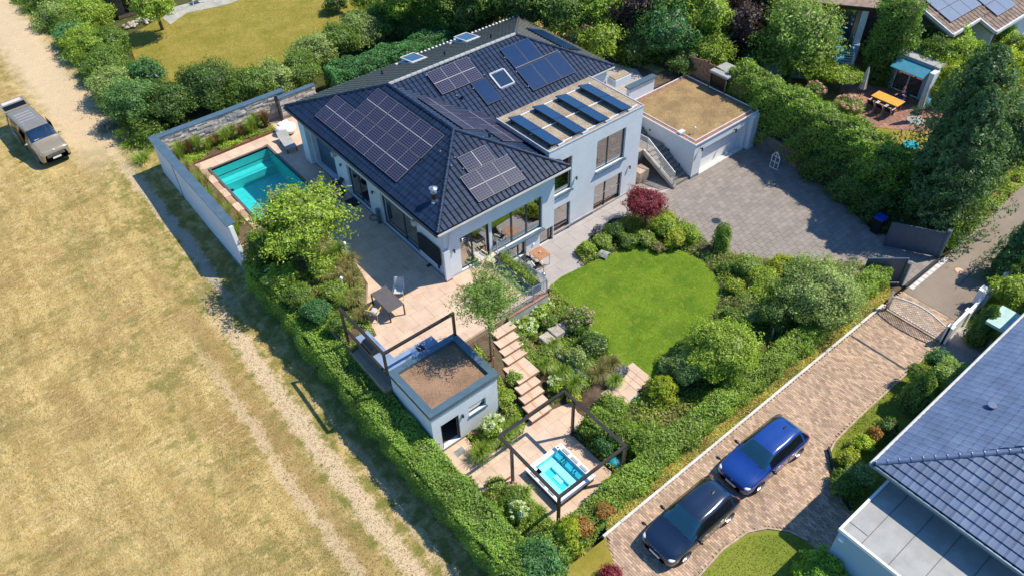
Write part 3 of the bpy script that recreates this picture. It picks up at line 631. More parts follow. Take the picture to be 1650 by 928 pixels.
# beds on the terrace level
beds = MB()
beds.prism([(8.66, 35.3), (9.8, 35.3), (9.8, 44.55), (15.6, 44.62), (15.6, 46.0), (8.66, 46.0)], .2, T+.06)
beds.prism([(9.3, 24.4), (10.75, 24.65), (11.15, 26.25), (12.35, 28.05), (12.85, 30.5), (12.55, 34.45), (10.85, 35.95), (9.3, 35.95)], .2, T+.05)
beds.build('planting_bed', 'soil', kind='structure')
mb = MB(); mb.beam((9.83, 44.58, T+.04), (15.65, 44.64, T+.04), .05, .14); mb.beam((9.83, 36.2, T+.03), (9.83, 44.58, T+.03), .05, .12); o = mb.build('bed_edging', 'rust_edge', kind='structure')
# --- patio by the lower floor
PATIO = [(19.05, 25.5), (30.4, 25.85), (31.8, 24.4), W(1010, 350), W(985, 352), W(925, 405), (22.95, 22.62), (20.0, 22.6), (19.05, 21.5)]
mb = MB(); mb.prism(PATIO, -.6, -.05); pat = mb.build('patio', 'patio_joint', kind='structure')
pave('patio', pat, PATIO, -.01, 1.2, .8, 'patio_slab', .007, .035, ox=.1, oy=.6, stag=.5, limit=200)
# --- driveway of grey pavers
DRIVE = [(30.2, 31.2), (33.5, 31.2), (33.5, 24.25), (39.45, 24.25), (39.45, 20.3), (38.95, 17.6), (37.6, 14.2), (38.15, 10.42), (34.75, 10.42), W(1405, 452), W(1300, 430), W(1215, 418), W(1150, 400), W(1136, 386), W(1075, 340), W(1010, 349), (31.7, 24.5), (30.3, 25.8)]
mb = MB(); mb.prism(DRIVE, -.6, -.06); dr = mb.build('driveway', 'paver_joint', kind='structure')
pave('driveway', dr, DRIVE, -.02, .46, .31, 'paver', .010, .035, ox=.1, oy=.2, stag=1, limit=285, stuff='paver_stuff', nm='paver', jit=.004)
mb = MB(); mb.beam((34.75, 10.36, -.01), (38.1, 10.36, -.01), .14, .04); mb.build('gate_track', 'dark_metal', kind='structure')
# --- brick lane below the hedge, in herringbone-free running bond, laid across the lane
LANE = [(12.5, 10.22), (34.35, 10.22), (34.35, 7.2), (29.9, 7.12), (25.2, 7.12), (23.4, 7.05), (22.7, 6.85), (22.2, 6.45), (21.6, 5.85), (20.9, 5.0), (20.6, 3.95), (18.3, 3.95), (18.55, 4.9), (18.3, 5.7), (17.7, 6.35), (16.9, 6.75), (15.6, 6.9), (13.9, 6.75), (11.8, 6.75), (11.3, 7.7), (11.9, 9.2)]
mb = MB(); mb.prism(LANE, -.5, -.05); lane = mb.build('brick_lane', 'brick_joint', kind='structure')
mb = MB(); mb.cols = []; bx, by = .21, .105
for i in range(int((34.4-11)/by)):
    for j in range(-1, int(6.6/bx)+2):
        x = 11+i*by; y = 3.8+j*bx+(bx/2 if i % 2 else 0)
        if inside(x+by/2, y+bx/2, LANE):
            k = len(mb.f); z = random.uniform(-.004, .004); mb.add([(x+.005, y+.005, z), (x+by-.005, y+.005, z), (x+by-.005, y+bx-.005, z), (x+.005, y+bx-.005, z), (x, y, z-.03), (x+by, y, z-.03), (x+by, y+bx, z-.03), (x, y+bx, z-.03)], [(0, 1, 2, 3), (4, 5, 1, 0), (5, 6, 2, 1), (6, 7, 3, 2), (7, 4, 0, 3)])
            v = random.choice((.72, .85, .95, 1.0, 1.08, 1.2, 1.32)); c = (v, v*random.uniform(.95, 1.0), v*random.uniform(.88, 1.0)); mb.cols += [c]*(len(mb.f)-k)
mb.build('brick', 'brick_pave', lane, kind='stuff')
# kerbs
def kerb_run(pts, wd=.12, top=.07, lab='kerb', L=1.0, m='kerb'):
    P0 = pts[0]; root = MB(); root.beam((P0[0], P0[1], -.06), (P0[0]+.1, P0[1], -.06), .02, .02); r_ = root.build(lab, m, kind='structure')
    for i in range(len(pts)-1):
        a = Vector(pts[i]); b = Vector(pts[i+1]); d = b-a; n = max(1, round(d.length/L))
        for k in range(n):
            p = a+d*(k/n); q = a+d*((k+1)/n)-d.normalized()*.012; o = MB().beam((p.x, p.y, top/2-.06+random.uniform(-.004, .004)), (q.x, q.y, top/2-.06), wd, top+.12).build('kerb_stone', m, r_)
    return r_
kerb_run([(12.35, 10.28), (32.6, 10.32)])
kerb_run([(13.9, 6.7), (15.6, 6.84), (16.95, 6.69), (17.7, 6.29), (18.25, 5.65), (18.5, 4.9)], .08, .03, 'lawn_kerb', .5, 'kerb_dull')
kerb_run([(33.0, 7.08), (29.9, 7.06), (25.2, 7.06), (23.4, 6.99), (22.76, 6.8), (22.26, 6.4), (21.66, 5.8), (20.96, 5.0)], .08, .03, 'verge_kerb', .5, 'kerb_dull')
mb = MB()
for a, b in (((22.8, 6.95), (22.15, 6.3)), ((22.15, 6.3), (21.5, 5.6)), ((21.5, 5.6), (20.95, 4.6))): mb.beam((*a, .1), (*b, .1), .07, .24)
mb.build('black_edging', 'black', kind='structure')
mb = MB(); mb.beam((29.47, 10.15, .004), (29.5, 7.2, .004), .10, .02); mb.build('gate_slot', 'dark_metal', kind='structure')
# --- road
ROAD = [(34.35, 10.2), (39.0, 10.25), (50, 10.6), (90, 12.2), (90, 8.2), (50, 7.6), (40, 7.3), (34.35, 7.25)]
mb = MB(); mb.prism(ROAD, -.4, -.012); mb.build('road', 'asphalt', kind='structure')
mb = MB()
for i in range(9): mb.box(34.8+i*.42, 9.95, -.012, 35.18+i*.42, 10.18, .0)
mb.build('road_gutter', 'kerb', kind='structure')
mb = MB(); mb.beam((36.5, 8.55, -.01), (60, 9.5, -.01), .05, .012); mb.build('road_crack', 'felt_seam', kind='structure')
mb = MB(); mb.prism([(34.5, 6.95), (34.4, 5.2), (33.2, 4.6), (31.2, 6.2), (30.9, 7.0)], -.3, .0); mb.build('side_path', 'patio_slab', kind='structure')
def manhole(x, y, z, r, ring, lidm, label):
    t = thing('manhole_cover', label, 'manhole cover', (x, y, z)); mb = MB(); mb.cyl((0, 0, -.02), (0, 0, .006), r*1.35, n=26); mb.build('ring', ring, t, local=True)
    mb = MB(); mb.cyl((0, 0, -.02), (0, 0, .014), r, n=26)
    for i in range(-3, 4): mb.box(-r*.7, i*r*.22-.012, .014, r*.7, i*r*.22+.012, .02)
    mb.build('lid', lidm, t, local=True)
manhole(*W(1154, 356), -.02, .27, 'paver_joint', 'dark_metal', 'round grey manhole cover in the paved driveway')
manhole(*W(1546, 436), -.012, .22, 'terracotta', 'sandstone', 'pale manhole cover with reddish ring in the asphalt road')
# --- grass by the neighbour's house
def patch(name, poly, z, m): MB().prism(poly, z-.3, z).build(name, m, kind='structure')
patch('front_lawn', [(13.9, 6.64), (15.6, 6.78), (16.9, 6.63), (17.66, 6.23), (18.2, 5.6), (18.45, 4.9), (18.2, 3.0), (17, -4), (6, -4), (9, 4.5)], .0, 'verge_lawn')
patch('verge_lawn', [(33.0, 7.02), (29.9, 7.0), (25.2, 7.0), (23.4, 6.93), (22.8, 6.75), (22.3, 6.35), (21.7, 5.75), (21.0, 4.4), (21.3, 3.9), (60, 3.9), (60, 7.2), (40, 7.1)], -.01, 'verge_lawn')
patch('dry_verge', [(9.4, 10.3), (12.45, 10.2), (11.85, 9.2), (11.25, 7.7), (11.75, 6.7), (13.9, 6.66), (9, 4.4), (4, 0), (7.5, 7)], -.03, 'dry_lawn')
patch('neighbour_lawn', [W(*p, 1.2) for p in ((205, 60), (290, 12), (345, 0), (460, -40), (600, -30), (640, 10), (520, 90), (400, 112), (270, 135), (225, 120))], 1.2, 'dry_lawn')
patch('garden_path', [W(*p, 1.2) for p in ((275, 40), (300, 22), (365, 8), (420, -12), (400, -20), (280, 12), (262, 30))], 1.215, 'concrete')
# --- hot-tub patio
HTP = [(9.5, 18.1), (11.2, 18.1), (11.3, 16.65), (13.35, 16.55), (13.9, 16.95), (15.2, 16.7), (16.5, 16.4), (16.95, 15.3), (15.0, 15.08), (15.0, 11.95), (11.45, 11.95), (11.45, 14.6), (9.5, 15.6)]
mb = MB(); mb.prism(HTP, -1.2, H-.045); htp = mb.build('hot_tub_patio', 'joint', kind='structure')
pave('htp', htp, HTP, H, .8, .8, 'sandstone', .007, .04, ox=.3, oy=.1, stag=.5, limit=120)
# garden steps
def step(name, q, z, th, parent=None, seam=0):
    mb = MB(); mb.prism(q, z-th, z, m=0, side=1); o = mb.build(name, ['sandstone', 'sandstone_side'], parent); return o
st = thing('garden_stairs', 'staggered sandstone block steps with orange streaks descending beside the roof-top shed', 'stairs', (15, 19.5, H))
yb = [21.2, 20.75, 20.28, 19.85, 19.42, 18.27, 17.83, 17.42, 17.02, 16.62]; 
treads = [(15.25, 1.12), (15.05, .95), (14.97, .8), (14.83, .65), (14.56, .5), (14.32, .33), (14.18, .15), (14.06, -.03), (13.95, -.2)]
for k, (x0, z) in enumerate(treads):
    y1, y0 = yb[k]+.06, yb[k+1]-.03; wd = 1.22
    if k == 4:
        for (a, b, c_, d_) in ((x0, y0, x0+.62, (y0+y1)/2), (x0+.63, y0, x0+wd+.04, (y0+y1)/2), (x0, (y0+y1)/2+.01, x0+.62, y1), (x0+.63, (y0+y1)/2+.01, x0+wd+.04, y1)): step('step', [(a, b), (c_, b), (c_, d_), (a, d_)], z, .14, st)
    else:
        for (a, c_) in ((x0, x0+.61), (x0+.62, x0+wd)): step('step', [(a, y0), (c_, y0), (c_, y1), (a, y1)], z, .15, st)
    if k in (3, 4, 5, 6, 7, 8):
        mb = MB(); xx = x0+.6+random.uniform(-.15, .1); mb.add([(xx, y0+.02, z+.004), (xx+.05, y0+.01, z+.004), (xx+.09, y1-.04, z+.004), (xx+.03, y1-.03, z+.004)], [(0, 1, 2, 3)]); mb.build('rust_streak', 'rust_stain', st)
st2 = thing('lawn_steps', 'flight of pale sandstone treads leading from the lawn down to the hot tub patio', 'stairs', (18.5, 15.4, -.3))
for k, (x0, x1, y0, y1, z) in enumerate(((19.45, 19.88, 14.72, 15.98, .06), (19.12, 19.45, 14.66, 15.92, .05), (18.78, 19.12, 14.6, 15.86, .035), (18.05, 18.78, 14.4, 15.76, .025), (17.35, 18.05, 14.35, 15.62, .02), (17.2, 17.55, 15.2, 16.02, -.12), (16.85, 17.2, 15.2, 16.15, -.25), (16.45, 16.85, 15.2, 16.25, -.38))):
    ym = (y0+y1)/2
    step('step', [(x0, y0), (x1-.01, y0), (x1-.01, ym-.005), (x0, ym-.005)], z, .14, st2); step('step', [(x0, ym+.005), (x1-.01, ym+.005), (x1-.01, y1), (x0, y1)], z, .14, st2)
# retaining walls
mb = MB(); mb.box(16.45, 21.3, -.9, 19.05, 21.47, T-.02); mb.box(18.98, 21.47, -.9, 19.05, 25.5, T-.02)
rw = mb.build('retaining_wall', 'concrete', label='concrete retaining wall with sandstone cap under the steel terrace railing', cat='wall')
def cap(x0, y0, x1, y1): MB().box(x0-LOC[rw].x+LOC[rw].x, y0, T-.02, x1, y1, T+.01).build('cap_stone', 'terracotta', rw)
for i in range(4): cap(16.42+i*.66, 21.27, 17.07+i*.66, 21.5)
mb = MB(); pts = [W(866, 548), W(893, 570), W(920, 590), W(946, 612)]
for i in range(3):
    a = Vector((*pts[i], -.15)); b = Vector((*pts[i+1], -.15)); mb.beam(a, b, .16, .6)
mb.build('low_wall', 'bluestone', label='low blue-grey stone garden wall between grasses and lawn bed', cat='wall')
for i, (x0, x1, y0, y1, z, l) in enumerate(((17.22, 17.85, 19.3, 19.98, .5, 'leftmost rough limestone block by the white hydrangeas'), (17.88, 18.52, 19.36, 20.08, .52, 'middle rough limestone block with pitted top'), (18.56, 19.1, 19.45, 20.0, .48, 'rightmost limestone block half under the pink roses'))):
    mb = MB(); mb.box(x0, y0, -.2, x1-.03, y1, z); o = mb.build('stone_block', 'rock', label=l, cat='stone block', group='limestone blocks edging the flower bed'); bevel(o, .05, 2)
mb = MB(); mb.box(17.3, 19.0, -.1, 18.0, 19.26, .12); bevel(mb.build('edging_stone', 'rock', label='small flat stone lying in front of the limestone blocks', cat='stone'), .04)
# boundary wall along the field
WT = 3.0; bw = thing('boundary_wall', 'long white rendered boundary wall with blue-grey metal coping along the field', 'wall', (8.45, 40.5, 0))
mb = MB(); mb.add([(8.30, 33.95, -.9), (8.30, 46.2, -.3), (8.30, 46.2, WT), (8.30, 34.9, WT), (8.52, 33.95, -.9), (8.52, 46.2, -.3), (8.52, 46.2, WT), (8.52, 34.9, WT)], [(3, 2, 1, 0), (4, 5, 6, 7), (0, 4, 7, 3), (1, 2, 6, 5), (2, 3, 7, 6)]); mb.build('wall_panel', 'render_white', bw)
for a, b in ((35.0, 43.1), (43.12, 46.42)): MB().box(8.2, a, WT, 8.72, b, WT+.07).build('coping', 'coping', bw)
mb = MB(); mb.box(8.25, 34.4, -1.0, 8.30, 46.2, .08); mb.build('plinth', 'bluestone', bw)
mb = MB(); mb.box(8.285, 43.08, 0.1, 8.30, 43.16, WT); mb.build('joint_strip', 'dark_metal', bw)
# stacked stone wall
xe, ye = W(440, 160, WT); sw = thing('stacked_stone_wall', 'stacked pale ledgestone wall with grey coping behind the pool', 'wall', (12.5, 46.1, T))
mb = MB(); mb.box(8.5, 46.02, 0, 17.2, 46.22, WT-.001); mb.build('core', 'concrete', sw)
MB().box(8.72, 45.92, WT, 17.25, 46.42, WT+.07).build('coping', 'coping', sw)
zc = T+.5
while zc < WT-.04:
    x = 8.6-random.uniform(0, .3); hgt = random.uniform(.10, .15)
    while x < 17.1:
        L_ = random.uniform(.32, .75); d = random.uniform(.02, .10); a0 = max(x, 8.56); b0 = min(x+L_-.012, 17.2)
        if b0-a0 > .08: MB().box(a0, 46.02-d, zc, b0, 46.02, min(zc+hgt-.012, WT-.003)).build('stone', 'ledger', sw)
        x += L_
    zc += hgt
a = W(448, 158, WT); b = W(508, 138, WT)
sw2 = thing('stone_wall_return', 'short stacked stone wall section beside the hedge past the dark post', 'wall', (a[0], a[1], T))
MB().box(a[0], a[1], 0, b[0], a[1]+.2, WT-.1).build('core', 'concrete', sw2); MB().box(a[0]-.05, a[1]-.1, WT-.1, b[0]+.05, a[1]+.3, WT-.03).build('coping', 'coping', sw2)
zc = T+.2
while zc < WT-.16:
    x = a[0]; hgt = random.uniform(.11, .16)
    while x < b[0]:
        L_ = random.uniform(.3, .7); d = random.uniform(.02, .1); MB().box(x, a[1]-d, zc, min(x+L_-.012, b[0]), a[1], zc+hgt-.012).build('stone', 'ledger', sw2); x += L_
    zc += hgt
mb = MB(); mb.cyl((a[0]-.2, a[1]-.1, T), (a[0]-.2, a[1]-.1, T+1.9), .05, n=8); mb.box(a[0]-.3, a[1]-.15, T+1.5, a[0]-.1, a[1]-.05, T+1.9); mb.build('garden_shower', 'black', label='slim black garden shower post at the gap in the stone wall', cat='shower')
# upper ground behind garage
patch('upper_yard', [(30.4, 31.0), (33.5, 30.6), (39.6, 30.6), (39.6, 45), (30.4, 45)], 2.5, 'soil')
up = MB().prism([(30.4, 30.9), (33.6, 30.5), (36.4, 30.7), (37.4, 33.0), (36.4, 36.0), (33.8, 35.5), (33.6, 33)], 2.2, 2.56).build('upper_patio', 'patio_joint', kind='structure')
pave('up', up, [(30.4, 30.9), (33.6, 30.5), (36.4, 30.7), (37.4, 33.0), (36.4, 36.0), (33.8, 35.5), (33.6, 33)], 2.60, .6, .6, 'patio_slab', .01, .035, limit=100)
# ================================================================ FAMILY HOUSE
def tile_mesh(nm, w_, l_, m, simple=False):
    mb = MB(); pr = [(0, .010), (.045, .050), (.09, .010), (w_-.01, .014)]; lo = .030
    if m == 'tile_light': pr = [(0, .014), (w_*.25, .030), (w_*.5, .014), (w_-.002, .010)]; lo = .045
    L = l_*1.06
    vs = []
    for v, dz in ((0, lo), (L, 0)):
        vs += [(u, v, z+dz) for u, z in pr]
    n = len(pr); fs = [(i, i+1, n+i+1, n+i) for i in range(n-1)]
    k = len(vs); vs += [(u, 0, -.01) for u, z in pr]; fs += [(k+i, k+i+1, i+1, i) for i in range(n-1)]
    fs += [(n-1, n+3-0, 2*n-1, n-1)][:0]
    vs += [(pr[-1][0], L, -.01)]; fs += [(n-1, k+n-1, len(vs)-1, 2*n-1)]
    return mb.add(vs, fs), vs, fs
def slope_tiles(parent, O, U, V, poly, tw, tl, m, limit, nm='roof_tile', off=.03, skip=None):
    """tiles laid on the plane O+u*U+v*V inside polygon poly (u,v); the nearest ones are single parts"""
    U = Vector(U).normalized(); V = Vector(V).normalized(); Nn = U.cross(V); O = Vector(O)
    a = sum(poly[i][0]*poly[(i+1) % len(poly)][1]-poly[(i+1) % len(poly)][0]*poly[i][1] for i in range(len(poly)))
    if a < 0: poly = poly[::-1]
    mb0, vs, fs = tile_mesh(nm, tw, tl, m); me = mb0.mesh(nm, m); full = []; part = []
    u0 = min(p[0] for p in poly); u1 = max(p[0] for p in poly); v1 = max(p[1] for p in poly)
    for j in range(int(v1/tl)+1):
        for i in range(int(u0/tw)-1, int(u1/tw)+2):
            u = i*tw+(tw/2 if j % 2 else 0); v = j*tl; u = i*tw; q = [(u, v), (u+tw, v), (u+tw, v+tl), (u, v+tl)]
            if all(inside(x+1e-4, y+1e-4, poly) for x, y in q): full.append((u, v))
            elif len(clip_poly(q, poly)) > 2: part.append((u, v))
    Wp = lambda u, v, z: O+U*u+V*v+Nn*(z+off)
    full.sort(key=lambda c: (Wp(c[0], c[1], 0)-CAM).length)
    for u, v in full[:limit]:
        p = Wp(u, v, random.uniform(-.002, .003))-LOC[parent]; mt = Matrix(((U.x, V.x, Nn.x, p.x), (U.y, V.y, Nn.y, p.y), (U.z, V.z, Nn.z, p.z), (0, 0, 0, 1))); link(me, nm, parent, mt)
    rest = MB()
    for u, v in full[limit:]: rest.add([(u+a_, v+b_, c_) for a_, b_, c_ in vs], fs)
    bm = bmesh.new()
    edge = MB()
    for u, v in part: edge.add([(u+a_, v+b_, c_) for a_, b_, c_ in vs], fs)
    if edge.f:
        me2 = bpy.data.meshes.new('tmp'); me2.from_pydata(edge.v, [], edge.f); bm.from_mesh(me2)
        n = len(poly)
        for i in range(n):
            p, q = poly[i], poly[(i+1) % n]; no = (q[1]-p[1], -(q[0]-p[0]), 0)
            bmesh.ops.bisect_plane(bm, geom=bm.verts[:]+bm.edges[:]+bm.faces[:], plane_co=(p[0], p[1], 0), plane_no=no, clear_outer=True)
        bm.verts.index_update(); rest.add([v.co[:] for v in bm.verts], [tuple(v.index for v in f.verts) for f in bm.faces])
        bpy.data.meshes.remove(me2)
    bm.free()
    rest.v = [tuple(Wp(*v)) for v in rest.v]
    if rest.f: rest.build(nm, m, parent, kind='stuff')
hs = thing('family_house', 'large white rendered house with dark blue tiled hip roof and solar panels', 'house', (19.5, 30, 0))
K = .465; EZ = 4.95; c25 = 1/math.sqrt(1+K*K)
# walls
mb = MB()
fh = [(16.74, 18.62, T+.03, 3.55), (18.80, 22.32, 1.28, 3.50), (19.3, 21.15, -.02, 1.05), (22.14, 23.14, -.02, .97)]
wall(mb, 'y', 25.55, 15.8, 23.2, -.6, 4.8, .30, fh)
lh = [(28.1, 31.7, T+.02, 3.45), (33.05, 35.3, T+.02, 3.45), (36.75, 39.45, T+.02, 3.62)]
wall(mb, 'x', 15.8, 25.85, 40.2, -.6, 4.8, .30, lh)
mb.build('wall', 'render_white', hs)
mb = MB()
bh = [(23.35, 24.8, 2.62, 4.82), (26.68, 28.97, 2.80, 4.87), (23.12, 24.77, -.3, 1.72), (26.67, 28.93, -.2, 1.80)]
wall(mb, 'y', 25.9, 23.1, 30.25, -.6, 5.72, .30, bh)
mb.box(29.95, 26.2, -.6, 30.25, 30.4, 5.72); mb.box(29.95, 30.4, -.6, 30.25, 31.6, 4.8); mb.box(23.3, 30.2, 4.6, 29.95, 30.4, 5.70)
mb.build('wall', 'render_white', hs)
mb = MB(); mb.box(23.1, 26.2, 4.6, 23.3, 30.3, 5.72); mb.build('flashing', 'tile', hs)
mb = MB(); mb.box(32.7, 31.9, 2.0, 33.0, 40.4, 4.85); mb.box(30.25, 31.6, 2.0, 32.998, 31.9, 4.85); mb.box(19.5, 40.2, 0, 33.0, 40.5, 4.85); mb.build('wall', 'render_white', hs)
mb = MB(); mb.box(15.83, 26, -.6, 29.9, 40.1, -.1); mb.box(16.1, 25.86, T-.1, 22.9, 40.1, T); mb.box(23.4, 26.21, 2.3, 29.9, 31, 2.55); mb.build('floor', 'wood_floor', hs)
mb = MB(); mb.box(19.4, 25.9, T, 19.5, 40, 4.5); mb.box(16.1, 29.2, T, 19.4, 29.3, 4.5); mb.box(16.1, 36.0, T, 19.4, 36.1, 4.5); mb.box(19.5, 29.5, -.1, 29.9, 29.6, 4.8); mb.box(25.6, 26.2, -.1, 25.7, 29.5, 4.8); mb.box(23.15, 25.95, -.1, 23.3, 29.5, 4.6)
mb.build('inner_wall', 'interior', hs)
mb = MB(); mb.box(16.1, 36.72, T, 16.2, 39.5, 3.7); mb.build('terrace_recess', 'anthracite_gate', hs)
for b in ((15.5, 39.55, T, 15.92, 40.32, 4.8), (15.74, 32.05, T, 15.8, 32.9, 3.5)):
    if b[1] > 39: MB().box(*b).build('pillar', 'render_white', hs)
MB().box(15.62, 25.40, T-.02, 15.98, 25.55, 3.3).build('pillar', 'render_white', hs)
MB().box(15.48, 39.53, T, 15.94, 40.34, T+.07).build('plinth', 'plinth', hs)
MB().box(15.60, 25.38, T-.02, 16.0, 25.57, T+.08).build('plinth', 'sandstone_side', hs)
mb = MB(); mb.box(23.2, 25.87, -.1, 30.27, 25.9, .03); mb.box(24.85, 25.86, -.05, 26.6, 25.9, .06); mb.build('plinth', 'plinth', hs)
# windows
def window(parent, axis, c, a0, a1, z0, z1, muls=(), rails=(), fr=.07, rec=.12, name='window', sill=None, fm='frame_dark', glass='pane', shutter=0):
    P = (lambda u, t, z: (u, t, z)) if axis == 'y' else (lambda u, t, z: (t, u, z)); mb = MB()
    def bx(u0, u1, z_0, z_1, d0=rec, d1=rec+.07): p = P(u0, c+d0, z_0); q = P(u1, c+d1, z_1); mb.box(*p, *q)
    bx(a0, a0+fr, z0, z1); bx(a1-fr, a1, z0, z1); bx(a0+fr, a1-fr, z0, z0+fr); bx(a0+fr, a1-fr, z1-fr, z1)
    us = [a0+fr]+[m_ for m_ in muls]+[a1-fr]
    for m_ in muls: bx(m_-fr/2, m_+fr/2, z0+fr, z1-fr, rec-.005, rec+.075)
    f = mb.build(name, fm, parent)
    for i in range(len(us)-1):
        p0 = us[i]+(fr/2 if i else 0); p1 = us[i+1]-(fr/2 if i < len(us)-2 else 0)
        g = MB(); a = P(p0, c+rec+.03, z0+fr); b = P(p1, c+rec+.045, z1-fr); g.box(*a, *b); g.build('glass', glass, f)
    if rails:
        mb = MB()
        for z in rails: p = P(a0+fr, c+rec-.02, z-.02); q = P(a1-fr, c+rec+.0, z+.02); mb.box(*p, *q)
        mb.build('rail', 'steel', f)
    if sill: mb = MB(); p = P(a0-.04, c-sill, z0-.07); q = P(a1+.06, c+rec+.02, z0-.002); mb.box(*p, *q); mb.build('sill', 'coping', f)
    return f
window(hs, 'y', 25.55, 16.74, 18.62, T+.03, 3.55, (17.56,), (), fr=.08, fm='bronze', name='terrace_door')
window(hs, 'y', 25.55, 18.80, 22.32, 1.28, 3.50, (20.23, 21.28), fr=.10, sill=.22)
MB().box(18.62, 25.62, T+.0, 18.80, 25.75, 3.55).build('mullion', 'frame_dark', hs)
window(hs, 'y', 25.55, 22.14, 23.14, -.02, .97, (22.9,), fm='bronze')
window(hs, 'y', 25.55, 19.3, 21.15, -.02, 1.05, (20.7,), rec=.18, fm='bronze')
window(hs, 'y', 25.9, 26.68, 28.97, 2.80, 4.87, (27.66,), fr=.06, sill=.16)
window(hs, 'y', 25.9, 23.35, 24.8, 2.62, 4.82, (), fr=.06, sill=.14)
window(hs, 'y', 25.9, 26.67, 28.93, -.2, 1.80, (27.66,), (.9,), fr=.08, fm='bronze', name='patio_door')
window(hs, 'y', 25.9, 23.12, 24.77, -.3, 1.72, (), fr=.08, name='patio_door')
window(hs, 'x', 15.8, 28.1, 31.7, T+.02, 3.45, (29.6,), fr=.08, name='sliding_door')
window(hs, 'x', 15.8, 33.05, 35.3, T+.02, 3.45, (34.2,), fr=.08, name='sliding_door')
# curtain strips behind the sliding doors, sideboards and chairs inside are left to the dark rooms
for y in (31.3, 33.4): MB().box(16.12, y-.25, T, 16.2, y+.2, 3.4).build('curtain', 'light_fabric', hs)
# roof body
def roofbody():
    mb = MB(); e = .0
    A = (15.2, 25.1, EZ); B = (23.8, 25.1, EZ); Cc = (23.8, 31.35, EZ); D = (33.3, 31.35, EZ); E_ = (33.4, 40.85, EZ); Fp = (15.2, 40.85, EZ); G = (19.5, 29.4, EZ+4.3*K); Hh = (19.5, 35.65, EZ+4.3*K); I = (28.8, 35.65, EZ+4.3*K)
    top = [A, B, Cc, D, E_, Fp, G, Hh, I]; v = top+[(x, y, z-.16) for x, y, z in top[:6]]
    mb.add(v, [(0, 1, 6), (1, 2, 7, 6), (2, 3, 8, 7), (3, 4, 8), (4, 5, 7, 8), (5, 0, 6, 7), (9, 10, 1, 0), (10, 11, 2, 1), (11, 12, 3, 2), (12, 13, 4, 3), (13, 14, 5, 4), (14, 9, 0, 5), (14, 13, 12, 11, 10, 9)]); mb.f = [f for f in mb.f]
    return mb.build('roof', 'tile', hs)
roof = roofbody(); RZ = EZ+4.3*K; s_ = math.sqrt(1+K*K); SL = 4.3*s_
def up3(d): v = Vector((d[0], d[1], K)); return v.normalized()
TW, TL = .30, .36
slope_tiles(hs, (15.2, 25.1, EZ), (1, 0, 0), (0, 1, K), [(0, 0), (8.6, 0), (4.3, SL)], TW, TL, 'tile', 150)
slope_tiles(hs, (15.2, 40.85, EZ), (0, -1, 0), (1, 0, K), [(0, 0), (15.75, 0), (11.45, SL), (5.2, SL)], TW, TL, 'tile', 150)
slope_tiles(hs, (23.8, 25.1, EZ), (0, 1, 0), (-1, 0, K), [(0, 0), (6.25, 0), (10.55, SL), (4.3, SL)], TW, TL, 'tile', 0)
slope_tiles(hs, (23.8, 31.35, EZ), (1, 0, 0), (0, 1, K), [(0, 0), (9.5, 0), (5.0, SL), (-4.3, SL)], TW, TL, 'tile', 0)
kb = 4.3*K/5.2; slope_tiles(hs, (33.4, 40.85, EZ), (-1, 0, 0), (0, -1, kb), [(0, 0), (18.2, 0), (13.9, math.hypot(5.2, 2)), (4.6, math.hypot(5.2, 2))], TW, .40, 'tile_back', 0)
slope_tiles(hs, (33.35, 31.35, EZ), (0, 1, 0), (-4.6, 0, 2.0), [(0, 0), (9.5, 0), (4.3, math.hypot(4.6, 2.0))], TW, TL, 'tile_back', 0)
# ridge and hip caps
def caps(parent, a, b, m='tile', r=.10, L=.38, nm='ridge_tile', glint=True, dz=.05):
    a = Vector(a); b = Vector(b); d = b-a; n = max(1, int(d.length/L)); d.normalize(); up_ = Vector((0, 0, 1)); sx = d.cross(up_).normalized(); uz = sx.cross(d)
    mb = MB(); k = 6; st_ = d.length
    Lr = (b-a).length/n
    for e, (q, rr) in enumerate(((0, r*1.12), (Lr*1.04, r*.95))):
        mb.v += [(math.cos(math.pi*i/k)*rr, q, math.sin(math.pi*i/k)*rr) for i in range(k+1)]
    mb.f = [(i, i+1, k+2+i, k+1+i) for i in range(k)]+[tuple(range(k, -1, -1))]; mb.m = [0]*len(mb.f); mb.smooth = False; me = mb.mesh(nm, m)
    for i in range(n):
        p = a+(b-a)*(i/n)+Vector((0, 0, dz))-LOC[parent]
        link(me, nm, parent, Matrix(((-sx.x, d.x, uz.x, p.x), (-sx.y, d.y, uz.y, p.y), (-sx.z, d.z, uz.z, p.z), (0, 0, 0, 1))))
    if glint:
        cm = MB(); cm.box(-.02, -.02, 0, .02, .02, .012); ce = cm.mesh('clip', 'steel')  # tiny steel boxes added on each cap to imitate sun glints
        for i in range(n): p = a+(b-a)*((i+.05)/n)+uz*(r*1.12)+Vector((0, 0, dz))-LOC[parent]; link(ce, 'clip', parent, loc=p)
Gp = (19.5, 29.4, RZ); Hp = (19.5, 35.65, RZ); Ip = (28.8, 35.65, RZ)
caps(hs, (15.2, 25.1, EZ), Gp); caps(hs, (23.8, 25.1, EZ), Gp); caps(hs, Gp, Hp); caps(hs, (15.2, 40.85, EZ), Hp); caps(hs, (33.3, 31.35, EZ), Ip); caps(hs, (33.4, 40.85, EZ), Ip, 'tile_back')
caps(hs, Hp, Ip, 'felt', .11)
mb = MB(); mb.beam((23.8, 31.4, EZ+.03), (19.55, 35.6, RZ+.0), .16, .05); mb.build('valley', 'kerb', hs)
mb = MB(); mb.cyl((15.15, 25.02, EZ-.09), (23.85, 25.02, EZ-.09), .075, n=10); mb.build('gutter', 'felt', hs)
mb = MB(); mb.cyl((15.12, 25.05, EZ-.09), (15.12, 40.9, EZ-.09), .07, n=10); mb.build('gutter', 'dark_metal', hs)
